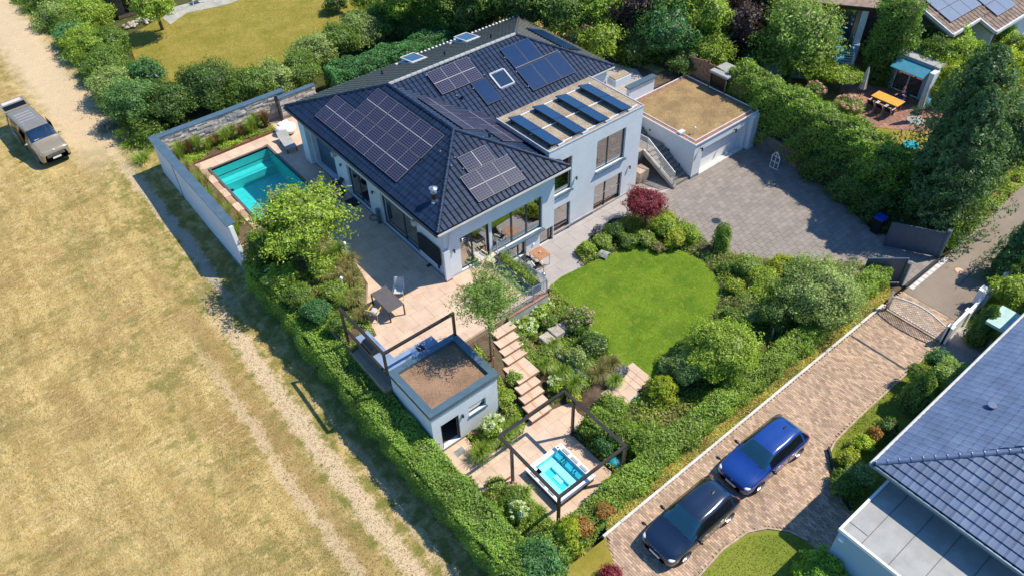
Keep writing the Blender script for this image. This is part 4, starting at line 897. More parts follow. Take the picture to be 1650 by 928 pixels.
mb = MB(); mb.cyl((23.3, 31.25, EZ+.02), (33.3, 31.25, EZ-.05), .07, n=10); mb.build('gutter', 'felt', hs)
mb = MB(); mb.cyl((15.15, 40.95, EZ-.05), (33.4, 40.95, EZ-.05), .07, n=10); mb.build('gutter', 'felt', hs)
mb = MB()
for i in range(30): mb.box(24.5+i*.3, 40.86, EZ+.02, 24.62+i*.3, 40.98, EZ+.12)
mb.build('snow_guard', 'white_paint', hs)
mb = MB(); mb.cyl((16.2, 25.07, EZ-.2), (16.2, 25.45, EZ-.5), .04, n=8); mb.cyl((16.2, 25.45, EZ-.5), (16.0, 25.47, 3.4), .04, n=8); mb.build('downpipe', 'render_white', hs)
# solar modules
def module(parent, O, U, V, u0, v0, w_, h_, nm='solar_panel', gl='pv_cells', lift=.12, th=.045, rot=False, fr='pv_frame', fw=.016, legs=True):
    U = Vector(U).normalized(); V = Vector(V).normalized(); Nn = U.cross(V); O = Vector(O)
    mb = MB(); g = .008
    def cor(u, v, z): return O+U*u+V*v+Nn*z
    b = [cor(u0+g, v0+g, lift), cor(u0+w_-g, v0+g, lift), cor(u0+w_-g, v0+h_-g, lift), cor(u0+g, v0+h_-g, lift)]; t_ = [p+Nn*th for p in b]
    i_ = [cor(u0+g+fw, v0+g+fw, lift+th), cor(u0+w_-g-fw, v0+g+fw, lift+th), cor(u0+w_-g-fw, v0+h_-g-fw, lift+th), cor(u0+g+fw, v0+h_-g-fw, lift+th)]
    mb.add(b+t_+i_, [(3, 2, 1, 0), (0, 1, 5, 4), (1, 2, 6, 5), (2, 3, 7, 6), (3, 0, 4, 7), (4, 5, 9, 8), (5, 6, 10, 9), (6, 7, 11, 10), (7, 4, 8, 11)])
    f = mb.build(nm, fr, parent)
    gb = MB(); gb.add([p-Nn*.004 for p in i_], [(0, 1, 2, 3)]); me = gb.mesh('cells', gl, LOC[parent]); uv = me.uv_layers.new(name='UVMap')
    for k, c in enumerate(((0, 0), (1, 0), (1, 1), (0, 1))): uv.data[k].uv = (c[1], c[0]) if rot else c
    o = bpy.data.objects.new('cells' if gl == 'pv_cells' else 'glass', me); col.objects.link(o); o.parent = f; return f
sd = lambda d: d*s_
PL_ = ((15.2, 25.1, EZ), (0, -1, 0), (1, 0, K))
def arr(O, U, V, us, vs, n, m_, **k):
    for i in range(n):
        for j in range(m_): module(hs, O, U, V, us[0]+(us[1]-us[0])*i/n, vs[0]+(vs[1]-vs[0])*j/m_, (us[1]-us[0])/n, (vs[1]-vs[0])/m_, **k)
arr((15.2, 40.85, EZ), (0, -1, 0), (1, 0, K), (40.85-38.08, 40.85-29.5), (sd(.62), sd(2.2)), 8, 1)
arr((15.2, 40.85, EZ), (0, -1, 0), (1, 0, K), (40.85-35.92, 40.85-29.46), (sd(2.22), sd(3.8)), 6, 1)
arr((15.2, 25.1, EZ), (1, 0, 0), (0, 1, K), (2.8, 5.87), (sd(.40), sd(1.92)), 3, 1)
arr((15.2, 25.1, EZ), (1, 0, 0), (0, 1, K), (3.38, 5.15), (sd(1.95), sd(2.87)), 1, 1, rot=True)
arr((23.8, 25.1, EZ), (0, 1, 0), (-1, 0, K), (4.25, 8.55), (sd(2.35), sd(3.8)), 4, 1)
arr((23.8, 25.1, EZ), (0, 1, 0), (-1, 0, K), (2.8, 6.9), (sd(.68), sd(2.28)), 4, 1)
F2 = ((23.8, 31.35, EZ), (1, 0, 0), (0, 1, K))
arr(*F2, (-1.95, 1.05), (sd(2.5), sd(4.05)), 3, 1)
arr(*F2, (0.05, 1.15), (sd(.88), sd(2.45)), 1, 1, nm='heat_collector', gl='collector_dark', fr='dark_metal')
arr(*F2, (3.27, 5.50), (sd(2.2), sd(3.72)), 2, 1, nm='heat_collector', gl='collector_dark', fr='dark_metal')
arr(*F2, (3.27, 6.70), (sd(.55), sd(2.17)), 3, 1, nm='heat_collector', gl='collector_dark', fr='dark_metal')
mb = MB(); mb.beam((27.07, 33.53, 6.14), (30.5, 33.53, 6.14), .06, .04); mb.build('mounting_rail', 'pv_frame', hs)
arr((33.35, 31.35, EZ), (0, 1, 0), (-4.6, 0, 2.0), (2.2, 6.0), (.9, 2.5), 3, 1, nm='heat_collector', gl='collector_dark', fr='dark_metal')
for q, n_ in ((((0.0, .6), (1.2, .5)), 0),): pass
sb = MB()
for u, v in ((2.85, .9), (2.85, 2.6), (2.85, 3.5), (5.95, .8), (5.9, 1.9), (3.3, 2.2), (3.3, 2.9)):
    p = Vector((15.2+u, 25.1+v, EZ+v*K+.12)); sb.sphere(p, .05, n=8, k=5)
for u, v in ((-2.0, 3.9), (1.12, 3.9), (1.2, 2.6), (-1.2, 2.1), (3.2, 2.0), (3.2, 3.1), (3.2, .9), (0.0, 2.1), (6.75, 2.1)):
    p = Vector((23.8+u, 31.35+v, EZ+v*K+.12)); sb.sphere(p, .055, n=8, k=5)
sb.build('bracket', 'steel', hs)
# skylights
def skylight(O, U, V, u0, v0, w_, h_, tilt=.35, open_=False):
    U = Vector(U).normalized(); V = Vector(V).normalized(); Nn = U.cross(V); O = Vector(O); c = lambda u, v, z: O+U*u+V*v+Nn*z
    mb = MB(); 
    for a, b in (((u0, v0), (u0+w_, v0)), ((u0+w_, v0), (u0+w_, v0+h_)), ((u0+w_, v0+h_), (u0, v0+h_)), ((u0, v0+h_), (u0, v0))): mb.beam(c(*a, .08), c(*b, .08), .10, .12)
    f = mb.build('skylight', 'plinth', hs)
    z0, z1 = (.10, .10) if not open_ else (.42, .14)
    g = MB(); q = [c(u0+.06, v0+.06, z0), c(u0+w_-.06, v0+.06, z0), c(u0+w_-.06, v0+h_-.06, z1), c(u0+.06, v0+h_-.06, z1)]
    g.add(q+[p-Nn*.03 for p in q], [(0, 1, 2, 3), (7, 6, 5, 4), (0, 4, 5, 1), (1, 5, 6, 2), (2, 6, 7, 3), (3, 7, 4, 0)]); g.build('pane', 'van_glass', f)
    if open_:
        mb = MB()
        for i in range(4): mb.beam(q[i], q[(i+1) % 4], .06, .06)
        mb.beam(c(u0-.1, v0-.05, .12), c(u0+w_+.35, v0-.05, .12), .12, .08); mb.build('sash', 'kerb', f)
    i = MB(); i.add([c(u0, v0, .036), c(u0+w_, v0, .036), c(u0+w_, v0+h_, .036), c(u0, v0+h_, .036)], [(0, 1, 2, 3)]); i.build('shaft', 'interior', f)
skylight(*F2, 1.55, sd(1.5), 1.05, 1.15)
Bk = ((33.4, 40.85, EZ), (-1, 0, 0), (0, -1, kb))
skylight(*Bk, 33.4-24.1, .9, 1.1, 1.5, open_=True); skylight(*Bk, 33.4-28.3, .9, 1.1, 1.5, open_=True)
for x, y in ((24.69, 37.49), (28.15, 37.28), (21.0, 39.0)):
    z = EZ+(40.85-y)*kb; MB().cyl((x, y, z), (x, y, z+.35), .06, n=8).build('vent_pipe', 'dark_metal', hs)
z = EZ+.35*K; 
for (x, y) in ((21.0, 28.3), (22.8, 33.2)): MB().cyl((x, y, EZ+(y-25.1)*K if y < 30 else EZ+(y-31.35)*K), (x, y, (EZ+(y-25.1)*K if y < 30 else EZ+(y-31.35)*K)+.25), .07, n=8).build('vent_pipe', 'tile', hs)
# stainless chimney
ch = thing('stove_chimney', 'shiny stainless steel stove chimney rising from the dark roof slope', 'chimney', (16.25, 26.75, 5.3))
mb = MB(); mb.smooth = False; mb.cyl((0, 0, -.2), (0, 0, .72), .13, n=18); mb.build('flue', 'steel', ch, local=True)
mb = MB(); mb.cyl((0, 0, .72), (0, 0, .76), .17, n=18); mb.cyl((0, 0, .95), (0, 0, .98), .22, n=20); mb.cyl((0, 0, .98), (0, 0, 1.06), .22, .04, n=20); mb.build('cowl', 'steel', ch, local=True)
mb = MB()
for a in (0, 2.1, 4.2): mb.cyl((.1*math.cos(a), .1*math.sin(a), .74), (.13*math.cos(a), .13*math.sin(a), .97), .012, n=6)
mb.build('strut', 'steel', ch, local=True)
mb = MB(); mb.cyl((0, 0, .08), (0, 0, .20), .20, .14, n=18); mb.build('collar', 'steel', ch, local=True)
mb = MB(); mb.cyl((0, 0, .35), (0, 0, .68), .132, n=18); mb.build('copper_band', 'bronze', ch, local=True)
mb = MB(); mb.beam((.13, 0, .2), (.42, .05, .12), .04); mb.beam((.42, -.12, .12), (.42, .22, .12), .05); mb.build('bracket', 'steel', ch, local=True)
# gravel flat roof with four collectors
MB().box(23.13, 25.935, 5.3, 30.225, 30.38, 5.735).build('gravel', 'gravel', hs)
mb = MB(); mb.box(23.08, 25.87, 5.72, 30.29, 25.93, 5.77); mb.box(30.23, 25.93, 5.72, 30.29, 30.4, 5.77); mb.box(23.08, 25.93, 5.5, 23.13, 30.4, 5.77); mb.build('parapet_cap', 'plinth', hs)
for x0 in (23.35, 25.1, 26.85, 28.62):
    U_ = Vector((0, 1, 0)); V_ = Vector((-.80, 0, .18)); f = module(hs, (x0+.86, 26.05, 5.77), U_, V_, 0, 0, 1.82, .90, nm='flat_collector', gl='collector', fr='dark_metal', lift=.02, th=.06, fw=.015)
    f = module(hs, (x0+.86, 26.05, 5.77), U_, V_, 1.83, 0, 1.78, .90, nm='flat_collector', gl='collector', fr='dark_metal', lift=.02, th=.06, fw=.015)
    mb = MB()
    for y in (26.3, 27.9, 29.4): mb.beam((x0+.8, y, 5.76), (x0-.05, y, 5.76), .05); mb.beam((x0+.04, y, 5.76), (x0+.04, y, 5.94), .04)
    mb.build('collector_stand', 'dark_metal', hs)
    MB().box(x0+.5, 25.99, 5.74, x0+.95, 26.14, 5.84).build('ballast_block', 'kerb', hs)
mb = MB(); mb.beam((23.4, 27.85, 5.77), (29.6, 27.85, 5.77), .05); mb.beam((23.4, 29.7, 5.77), (29.7, 29.7, 5.77), .05); mb.build('collector_pipe', 'white_paint', hs)
mb = MB(); mb.beam((23.4, 26.16, 5.77), (30.0, 26.16, 5.77), .05); mb.build('collector_pipe', 'white_paint', hs)
mb = MB(); mb.box(33.0, 30.75, 3.8, 34.4, 31.5, 4.25); mb.build('canopy', 'render_white', hs); MB().box(33.05, 30.8, 4.25, 34.35, 31.45, 4.3).build('canopy_gravel', 'gravel', hs)
# wall lights
def wlight(x, y, z, dx, dy):
    mb = MB(); mb.cyl((x, y, z), (x+dx*.08, y+dy*.08, z), .03, n=8); mb.cyl((x+dx*.1, y+dy*.1, z-.10), (x+dx*.1, y+dy*.1, z+.10), .045, n=10); mb.build('wall_light', 'dark_metal', hs)
wlight(16.3, 25.55, 3.0, 0, -1); wlight(25.1, 25.9, 3.2, 0, -1); wlight(29.5, 25.9, 1.9, 0, -1); wlight(15.8, 35.9, 3.1, -1, 0); wlight(15.8, 32.4, 3.1, -1, 0)
for y in (27.95, 36.3): MB().box(15.55, y, 3.45, 15.8, y+.25, 3.75).build('loudspeaker', 'light_fabric', hs)
MB().box(21.6, 25.50, .35, 21.72, 25.55, .47).build('socket', 'white_paint', hs)
# outdoor television
tv = thing('outdoor_television', 'large black television under a cover on the terrace wall corner', 'television', (15.65, 26.9, 2.6))
MB().box(15.60, 25.92, 2.05, 15.72, 27.82, 3.12).build('screen', 'tv_screen', tv); MB().box(15.72, 26.6, 2.3, 15.8, 27.1, 2.9).build('bracket', 'dark_metal', tv); MB().box(15.62, 26.0, 1.8, 15.68, 26.12, 2.05).build('cover_strap', 'dark_fabric', tv)
# ================================================================ GARAGE
ga = thing('garage', 'white flat-roofed garage with dry brown sedum roof and pale sectional door', 'garage', (36.4, 27.2, 0))
mb = MB(); wall(mb, 'y', 24.27, 33.5, 39.32, -.3, 2.45, .42, [(34.28, 38.5, -.02, 1.86)]); mb.box(33.5, 24.69, -.3, 33.8, 30.25, 2.45); mb.box(39.02, 24.69, -.3, 39.32, 30.25, 2.45); mb.box(33.8, 29.95, -.3, 39.02, 30.25, 2.45); mb.build('wall', 'render_white', ga)
mb = MB(); mb.box(38.75, 24.0, -.1, 39.34, 24.27, 2.46); mb.build('pillar', 'render_white', ga)
mb = MB(); mb.box(33.47, 24.24, -.05, 34.25, 24.27, .16); mb.box(33.47, 24.27, -.05, 33.5, 25.2, .16); mb.build('plinth', 'bluestone', ga)
for k in range(7):
    MB().box(34.28, 24.62, .08+k*.255, 38.5, 24.66, .08+(k+1)*.255-.012).build('door_panel', 'white_paint', ga)
MB().box(34.2, 24.2, -.02, 38.5, 24.62, .07).build('threshold', 'kerb', ga)
mb = MB()
for b in ((33.42, 24.2, 39.4, 24.52), (33.42, 29.98, 39.4, 30.3), (33.42, 24.52, 33.74, 29.98), (39.08, 24.52, 39.4, 29.98)): mb.box(b[0], b[1], 2.45, b[2], b[3], 2.53)
mb.build('roof_edge', 'terracotta', ga)
mb = MB()
for b in ((33.40, 24.18, 39.42, 24.22), (33.40, 30.28, 39.42, 30.32), (33.40, 24.22, 33.44, 30.28), (39.38, 24.22, 39.42, 30.28), (33.74, 24.52, 39.08, 24.55), (33.74, 24.55, 33.77, 29.98)): mb.box(b[0], b[1], 2.47, b[2], b[3], 2.58)
mb.build('roof_trim', 'white_paint', ga)
MB().box(33.77, 24.55, 2.3, 39.08, 29.98, 2.54).build('sedum_roof', 'sedum', ga)
mb = MB(); mb.cyl((34.3, 25.1, 2.5), (34.3, 25.1, 2.95), .03, n=8); mb.sphere((34.3, 25.1, 2.98), .07); mb.build('vent', 'white_paint', ga)
MB().box(33.5, 25.5, 2.58, 33.95, 25.8, 2.72).build('roof_outlet', 'kerb', ga)
mb = MB()
for y, z in ((28.9, 1.9), (27.9, 1.75), (26.2, 1.1), (25.2, .5)): mb.box(33.46, y, z, 33.5, y+.09, z+.12)
mb.build('step_light', 'dark_metal', ga)
for x in (34.0, 37.2): mb = MB(); mb.cyl((x, 24.27, 2.05), (x, 24.1, 2.05), .03, n=8); mb.cyl((x, 24.1, 1.92), (x, 24.1, 2.15), .05, n=10); mb.build('wall_light', 'black', ga)
gw = thing('garden_wall', 'short white wall with blue-grey metal coping standing behind the garage roof', 'wall', (35.1, 30.6, 2.5))
MB().box(33.95, 30.38, 2.3, 36.3, 30.62, 3.5).build('wall_panel', 'render_white', gw); MB().box(33.85, 30.28, 3.5, 36.4, 30.74, 3.58).build('coping', 'coping', gw)
# stairs beside the garage
gs = thing('garage_stairs', 'grey concrete stairs climbing between the white garage and the house', 'stairs', (32.7, 26.5, 0))
n1 = 9
for i in range(n1): MB().box(32.1, 24.35+i*.29, -.1 if i == 0 else i*.16-.15, 33.42, 24.35+(i+1)*.29+.03, (i+1)*.16).build('step', 'concrete_stair', gs)
MB().box(30.9, 26.98, .9, 33.42, 28.1, 1.44).build('landing', 'concrete_stair', gs)
for i in range(6): MB().box(32.1, 28.1+i*.29, 1.0, 33.42, 28.1+(i+1)*.29+.02, 1.44+(i+1)*.17).build('step', 'concrete_stair', gs)
mb = MB(); mb.add([(31.92, 24.2, -.1), (32.08, 24.2, -.1), (32.08, 24.2, .25), (31.92, 24.2, .12), (31.92, 27.0, 1.15), (32.08, 27.0, 1.15), (32.08, 27.0, 1.50), (31.92, 27.0, 1.50)], [(0, 1, 2, 3), (7, 6, 5, 4), (0, 4, 5, 1), (1, 5, 6, 2), (2, 6, 7, 3), (3, 7, 4, 0)]); mb.build('stringer', 'concrete', gs)
MB().box(30.4, 27.0, 1.30, 31.92, 28.2, 1.48).build('platform', 'sandstone', gs)
sr = thing('stair_railing', 'galvanised steel railing with slim horizontal bars on the outdoor stairs', 'railing', (32.0, 26, 0))
mb = MB(); mb.beam((32, 24.35, 1.12), (32, 26.75, 2.4), .05); mb.beam((32, 26.75, 2.4), (31.9, 28.1, 2.42), .05); mb.build('handrail', 'galvanised', sr)
for a, b in (((32, 24.35), .2), ((32, 25.5), .8), ((32, 26.75), 1.45), ((31.9, 28.1), 1.5)):
    MB().beam((a[0], a[1], b), (a[0], a[1], b+.92), .045).build('post', 'galvanised', sr)
for k in range(1, 7): MB().beam((32, 24.35, 1.12-k*.125), (32, 26.75, 2.4-k*.125), .014).build('bar', 'galvanised', sr); MB().beam((32, 26.75, 2.4-k*.125), (31.9, 28.1, 2.42-k*.125), .018).build('bar', 'galvanised', sr)
bx = MB(); bx.box(30.7, 26.0, .0, 31.55, 26.75, .75); bevel(bx.build('storage_box', 'kerb_dull', label='pale storage box under the stair landing beside the house', cat='box'), .03)
# ================================================================ SHED
sh = thing('garden_shed', 'small white rendered shed with brown gravel roof and blue-grey metal rim', 'shed', (11.4, 19.8, H))
mb = MB(); wall(mb, 'y', 18.2, 9.62, 13.24, -1.1, 2.1, .25, [(10.05, 11.03, H, 1.22), (11.6, 12.56, .64, 1.24)]); mb.box(9.62, 18.45, -1.1, 9.87, 21.38, 2.1); mb.box(12.99, 18.45, -1.1, 13.24, 21.38, 2.1); mb.box(9.87, 21.15, -1.1, 12.99, 21.38, 2.1); mb.build('wall', 'render_white', sh)
MB().box(9.9, 18.46, H-.1, 12.98, 21.1, H-.0).build('floor', 'slate_top', sh)
mb = MB()
for b in ((9.55, 18.12, 13.32, 18.46), (9.55, 21.12, 13.32, 21.45), (9.55, 18.46, 9.90, 21.12), (12.98, 18.46, 13.32, 21.12)): mb.box(b[0], b[1], 2.1, b[2], b[3], 2.32)
mb.build('metal_rim', 'coping', sh); MB().box(9.88, 18.44, 1.9, 13.0, 21.14, 2.14).build('roof_gravel', 'brown_gravel', sh)
mb = MB(); mb.box(10.05, 18.25, H, 10.11, 18.32, 1.22); mb.box(10.97, 18.25, H, 11.03, 18.32, 1.22); mb.box(10.11, 18.25, 1.16, 10.97, 18.32, 1.22); mb.build('door_frame', 'dark_metal', sh)
mb = MB(); mb.box(10.11, 18.34, H+.02, 10.16, 19.1, 1.16); mb.build('door', 'bronze', sh)
f = window(sh, 'y', 18.2, 11.6, 12.56, .64, 1.24, (), fr=.04, rec=.14, sill=.06)
mb = MB(); mb.box(11.18, 18.1, .92, 11.26, 18.2, 1.1); mb.build('wall_light', 'dark_metal', sh)
gr = thing('floor_grate', 'grey slatted metal door grate in front of the shed', 'grate', (10.5, 17.6, H)); MB().box(10.25, 17.42, H, 10.8, 17.8, H+.012).build('frame', 'kerb', gr)
for i in range(9): MB().box(10.28, 17.44+i*.04, H+.012, 10.77, 17.46+i*.04, H+.022).build('slat', 'dark_metal', gr)
# frames
def frame_obj(name, label, cat, beams, posts, lowz=None, m='bronze'):
    a = posts[0]; t = thing(name, label, cat, (a[0][0], a[0][1], a[1]))
    for p, q in beams: MB().beam(p, q, .12, .11).build('beam', m, t)
    for (x, y), z0, z1 in posts: MB().box(x-.055, y-.055, z0, x+.055, y+.055, z1-.055).build('post', m, t)
    return t
fz = 3.75
frame_obj('kitchen_pergola', 'dark bronze open frame over the outdoor kitchen beside the gravel roofed shed', 'pergola',
          [((9.44, 25.0, fz), (9.48, 21.24, fz)), ((9.42, 21.3, fz+.002), (13.28, 21.3, fz)), ((9.5, 24.9, 2.3), (9.5, 21.5, 2.3))], [((9.45, 24.95), T, fz), ((9.48, 21.3), 2.3, fz), ((13.22, 21.3), 2.3, fz)])
pz = 2.03
frame_obj('hot_tub_pergola', 'square dark bronze pergola frame around the hot tub', 'pergola',
          [((11.35, 11.85, pz), (11.35, 15.7, pz)), ((15.03, 11.85, pz), (15.03, 15.7, pz)), ((11.35, 11.9, pz+.003), (15.03, 11.9, pz+.003)), ((11.35, 15.66, pz+.003), (15.03, 15.66, pz+.003))],
          [((11.36, 14.86), H, pz), ((15.0, 15.02), H, pz), ((15.03, 11.9), H, pz), ((11.35, 11.9), H-.1, pz)])
# hot tub
ht = thing('hot_tub', 'square white hot tub with bright turquoise water and grey headrests', 'hot tub', (13.08, 13.7, H))
X0, X1, Y0, Y1 = 12.02, 14.14, 12.58, 14.84; ZR = -.1; x0, x1, y0, y1 = X0+.29, X1-.26, Y0+.22, Y1-.20
mb = MB()
for b in ((X0+.05, Y0+.05, X1-.05, Y0+.12), (X0+.05, Y1-.12, X1-.05, Y1-.05), (X0+.05, Y0+.12, X0+.12, Y1-.12), (X1-.12, Y0+.12, X1-.05, Y1-.12)): mb.box(b[0], b[1], H, b[2], b[3], ZR-.10)
mb.build('cabinet', 'dark_metal', ht)
mb = MB()
for b in ((X0, Y0, X1, y0), (X0, y1, X1, Y1), (X0, y0, x0, y1), (x1, y0, X1, y1)): mb.box(b[0], b[1], ZR-.10, b[2], b[3], ZR)
o = mb.build('rim', 'tub_shell', ht)
mb = MB(); mb.box(x0, y0, H-.03, x1, y1, H+.015); mb.build('floor', 'tub_water', ht)
xm = x0+.42
mb = MB(); mb.add([(x1, y0, ZR-.1), (x1, y1, ZR-.1), (x1-.42, y1, H+.02), (x1-.42, y0, H+.02)], [(0, 1, 2, 3)]); mb.add([(x1, y0, ZR-.1), (x1-.42, y0, H+.02), (x1, y0, H+.02)], [(0, 1, 2)]); mb.build('back_wall', 'tub_water', ht)
for q, m in (((x0, y0, x0+.34, y1), 'tub_step'), ((x0, y1-.34, x1-.42, y1), 'tub_step'), ((x1-.80, y0, x1-.42, y1-.34), 'tub_step'), ((x0+.34, y0, x1-.8, y0+.3), 'tub_step'), ((x0+.52, y0+.62, x0+.80, y1-.72), 'tub_step')):
    mb = MB(); mb.box(q[0], q[1], H, q[2], q[3], -.34 if q[0] != x0+.52 else H+.07); bevel(mb.build('seat', m, ht), .04, 3)
mb = MB(); mb.box(x0-.005, y0-.005, H, x0, y1, ZR-.09); mb.box(x0, y1, H, x1, y1+.005, ZR-.09); mb.box(x0, y0-.005, H, x1, y0, ZR-.09); mb.build('inner_wall', 'tub_water', ht)
mb = MB(); mb.add([(x0, y0, ZR-.13), (x1, y0, ZR-.13), (x1, y1, ZR-.13), (x0, y1, ZR-.13)], [(0, 1, 2, 3)]); mb.build('water', 'pool_water', ht)
for y in (12.98, 13.55, 14.12):
    bevel(MB().box(X1-.22, y, ZR, X1-.08, y+.42, ZR+.035).build('headrest', 'felt', ht), .015); bevel(MB().box(X0+.06, y+.05, ZR, X0+.18, y+.42, ZR+.035).build('headrest', 'felt', ht), .015)
mb = MB()
for (u, v) in ((.15, 1.42), (.15, 1.28), (.26, 1.45), (.27, 1.31), (.2, 1.2), (.32, 1.2), (.14, .75), (.2, .6), (.3, .72), (.33, .55), (.2, .2), (.4, 1.36)):
    x = x1-.42*u/.45*.9; z = ZR-.1-(x1-x)/.42*.28+.02; mb.cyl((x, y0+v, z), (x-.015, y0+v, z+.02), .032, n=10)
mb.build('jet', 'dark_metal', ht)
MB().cyl((x0+.12, y1-.12+.05, ZR-.12), (x0+.12, y1-.12+.05, ZR-.11), .07, n=14).build('filter_cap', 'white_paint', ht); MB().box(X1-.32, Y1-.14, ZR, X1-.22, Y1-.08, ZR+.012).build('control_panel', 'black', ht)
# railing and planter on the front terrace
rl = thing('terrace_railing', 'stainless steel railing with horizontal bars around the terrace corner', 'railing', (19.0, 21.4, T)); zt = T+.95
for (a, b) in (((19.02, 25.5), (19.02, 21.38)), ((19.02, 21.38), (16.6, 21.38))):
    MB().beam((*a, zt), (*b, zt), .045).build('handrail', 'steel', rl)
    for k in range(1, 8): MB().beam((*a, zt-.115*k), (*b, zt-.115*k), .016).build('bar', 'steel', rl)
for p in ((19.02, 25.45), (19.02, 23.5), (19.02, 21.38), (18.1, 21.38), (16.62, 21.38)): MB().box(p[0]-.022, p[1]-.022, T-.1, p[0]+.022, p[1]+.022, zt).build('post', 'steel', rl)
pl = thing('planter_box', 'long dark grey planter trough filled with green plants inside the terrace railing', 'planter', (18.7, 23.4, T))
mb = MB(); mb.box(18.42, 21.75, T, 18.46, 24.95, T+.5); mb.box(18.92, 21.75, T, 18.96, 24.95, T+.5); mb.box(18.46, 21.75, T, 18.92, 21.79, T+.5); mb.box(18.46, 24.91, T, 18.92, 24.95, T+.5); mb.build('trough', 'coping', pl)
MB().box(18.46, 21.79, T, 18.92, 24.91, T+.42).build('soil', 'soil', pl)
n = 2600; p = np.stack([rng.uniform(18.5, 18.95, n), rng.uniform(21.85, 24.6, n), T+.42+rng.random(n)**1.5*.5], 1)-np.array(LOC[pl]); leaves_obj('plants', leaf_mesh('plants', p, sph(n)+np.array([0, 0, .6]), .10, 'grass', .3), pl)
# outdoor kitchen
kt = thing('outdoor_kitchen', 'L shaped blue-grey outdoor kitchen counter with sink behind the shed roof', 'kitchen counter', (10, 22, T))
MB().box(9.62, 21.5, T, 10.28, 24.35, T+.80).build('cabinet', 'coping', kt); MB().box(10.28, 21.5, T, 12.4, 22.1, T+.80).build('cabinet', 'coping', kt)
MB().box(9.58, 21.48, T+.80, 10.31, 24.38, T+.86).build('worktop', 'countertop', kt); mb = MB(); wl = [(10.31, 11.1), (11.75, 12.43)]
for a, b in wl: mb.box(a, 21.48, T+.80, b, 22.13, T+.86)
mb.box(11.1, 21.48, T+.80, 11.75, 21.6, T+.86); mb.box(11.1, 22.02, T+.80, 11.75, 22.13, T+.86); mb.build('worktop', 'countertop', kt)
MB().box(11.1, 21.6, T+.80, 11.42, 22.02, T+.815).build('sink', 'steel', kt); MB().box(11.44, 21.6, T+.80, 11.75, 22.02, T+.83).build('hob', 'black', kt)
mb = MB(); mb.tube([(11.45, 21.55, T+.86), (11.45, 21.55, T+1.15), (11.38, 21.68, T+1.2), (11.34, 21.8, T+1.1)], .015, 6); mb.build('tap', 'steel', kt)
bq = thing('gas_grill', 'black gas grill with rounded hood standing on the outdoor kitchen counter', 'grill', (*W(597, 557, 2.4), T+.86))
mb = MB(); mb.box(-.27, -.42, 0, .27, .42, .18); bevel(mb.build('body', 'black', bq, local=True), .03)
mb = MB(); vs = []; k = 8
for y in (-.42, .42): vs += [(.27*math.cos(math.pi*i/k), y, .18+.24*math.sin(math.pi*i/k)) for i in range(k+1)]
mb.add(vs, [(i, i+1, k+2+i, k+1+i) for i in range(k)]+[tuple(range(k+1))[::-1], tuple(range(k+1, 2*k+2))]); mb.build('hood', 'black', bq, local=True)
mb = MB(); mb.beam((.32, -.35, .3), (.32, .35, .3), .03); mb.build('handle', 'steel', bq, local=True)
# ================================================================ NEIGHBOUR HOUSE, LOWER RIGHT
nh = thing('neighbour_house', 'neighbouring house with blue-grey interlocking tile hip roof at the lower right', 'house', (25, 0, 0))
NX, NY, NZ, NK = 20.45, 4.49, 4.0, .42; ns = math.sqrt(1+NK*NK)
MB().box(NX+.7, -16, -.2, 44, NY-.6, NZ-.1).build('wall', 'blue_wall', nh)
mb = MB(); dd = 8; mb.add([(NX, NY, NZ), (46, NY, NZ), (46-dd, NY-dd, NZ+dd*NK), (NX+dd, NY-dd, NZ+dd*NK), (NX, -18, NZ), (NX+dd, -18+dd, NZ+dd*NK), (NX, NY, NZ-.15), (46, NY, NZ-.15), (NX, -18, NZ-.15), (46, -18, NZ-.15)], [(3, 2, 1, 0), (0, 4, 5, 3), (6, 7, 9, 8), (0, 1, 7, 6), (4, 0, 6, 8)]); mb.build('roof', 'tile_light', nh)
slope_tiles(nh, (NX, NY, NZ), (-1, 0, 0), (0, -1, NK), [(0, 0), (-5.5*ns, 5.5*ns), (-15, 5.5*ns), (-15, 0)], .32, .37, 'tile_light', 150)
slope_tiles(nh, (NX, NY, NZ), (0, -1, 0), (1, 0, NK), [(0, 0), (9.5, 0), (9.5, 5*ns), (5*ns/ns, 5*ns)], .32, .37, 'tile_light', 140)
caps(nh, (NX, NY, NZ), (NX+6, NY-6, NZ+6*NK), 'tile_light', .11, .40)
MB().cyl((NX-.08, NY+.1, NZ-.06), (46, NY+.1, NZ-.06), .08, n=10).build('gutter', 'kerb', nh); MB().cyl((NX-.1, NY+.1, NZ-.06), (NX-.1, -16, NZ-.06), .08, n=10).build('gutter', 'coping', nh)
x, y = W(1602, 648, 5.0); zz = NZ+(NY-y)*NK
mb = MB(); mb.cyl((x, y, zz), (x, y, zz+.16), .13, n=12); mb.cyl((x, y, zz+.16), (x, y, zz+.2), .17, n=12); mb.build('roof_vent', 'tile_light', nh)
ng = thing('neighbour_garage', 'blue walled flat garage with grey felt roof attached to the neighbouring house', 'garage', (20, 0, 0))
GX, GY = 17.86, 3.92
mb = MB(); mb.box(GX, -16, -.3, 22.0, GY, 2.9); mb.build('wall', 'blue_wall', ng)
MB().box(GX-.02, -16, 2.9, 21.14, GY+.02, 3.0).build('roof_deck', 'felt', ng)
for i in range(9): MB().box(GX+.02, 3.1-i*1.05, 3.0, 21.1, 3.12-i*1.05, 3.012).build('felt_seam', 'felt_seam', ng)
MB().box(GX+.5, 3.14, 3.0, GX+.52, 3.9, 3.012).build('felt_seam', 'felt_seam', ng)
mb = MB(); mb.box(GX-.06, -16, 2.92, GX+.03, GY+.05, 3.06); mb.box(GX+.03, GY-.04, 2.92, 21.1, GY+.05, 3.06); mb.build('edge_trim', 'white_paint', ng)
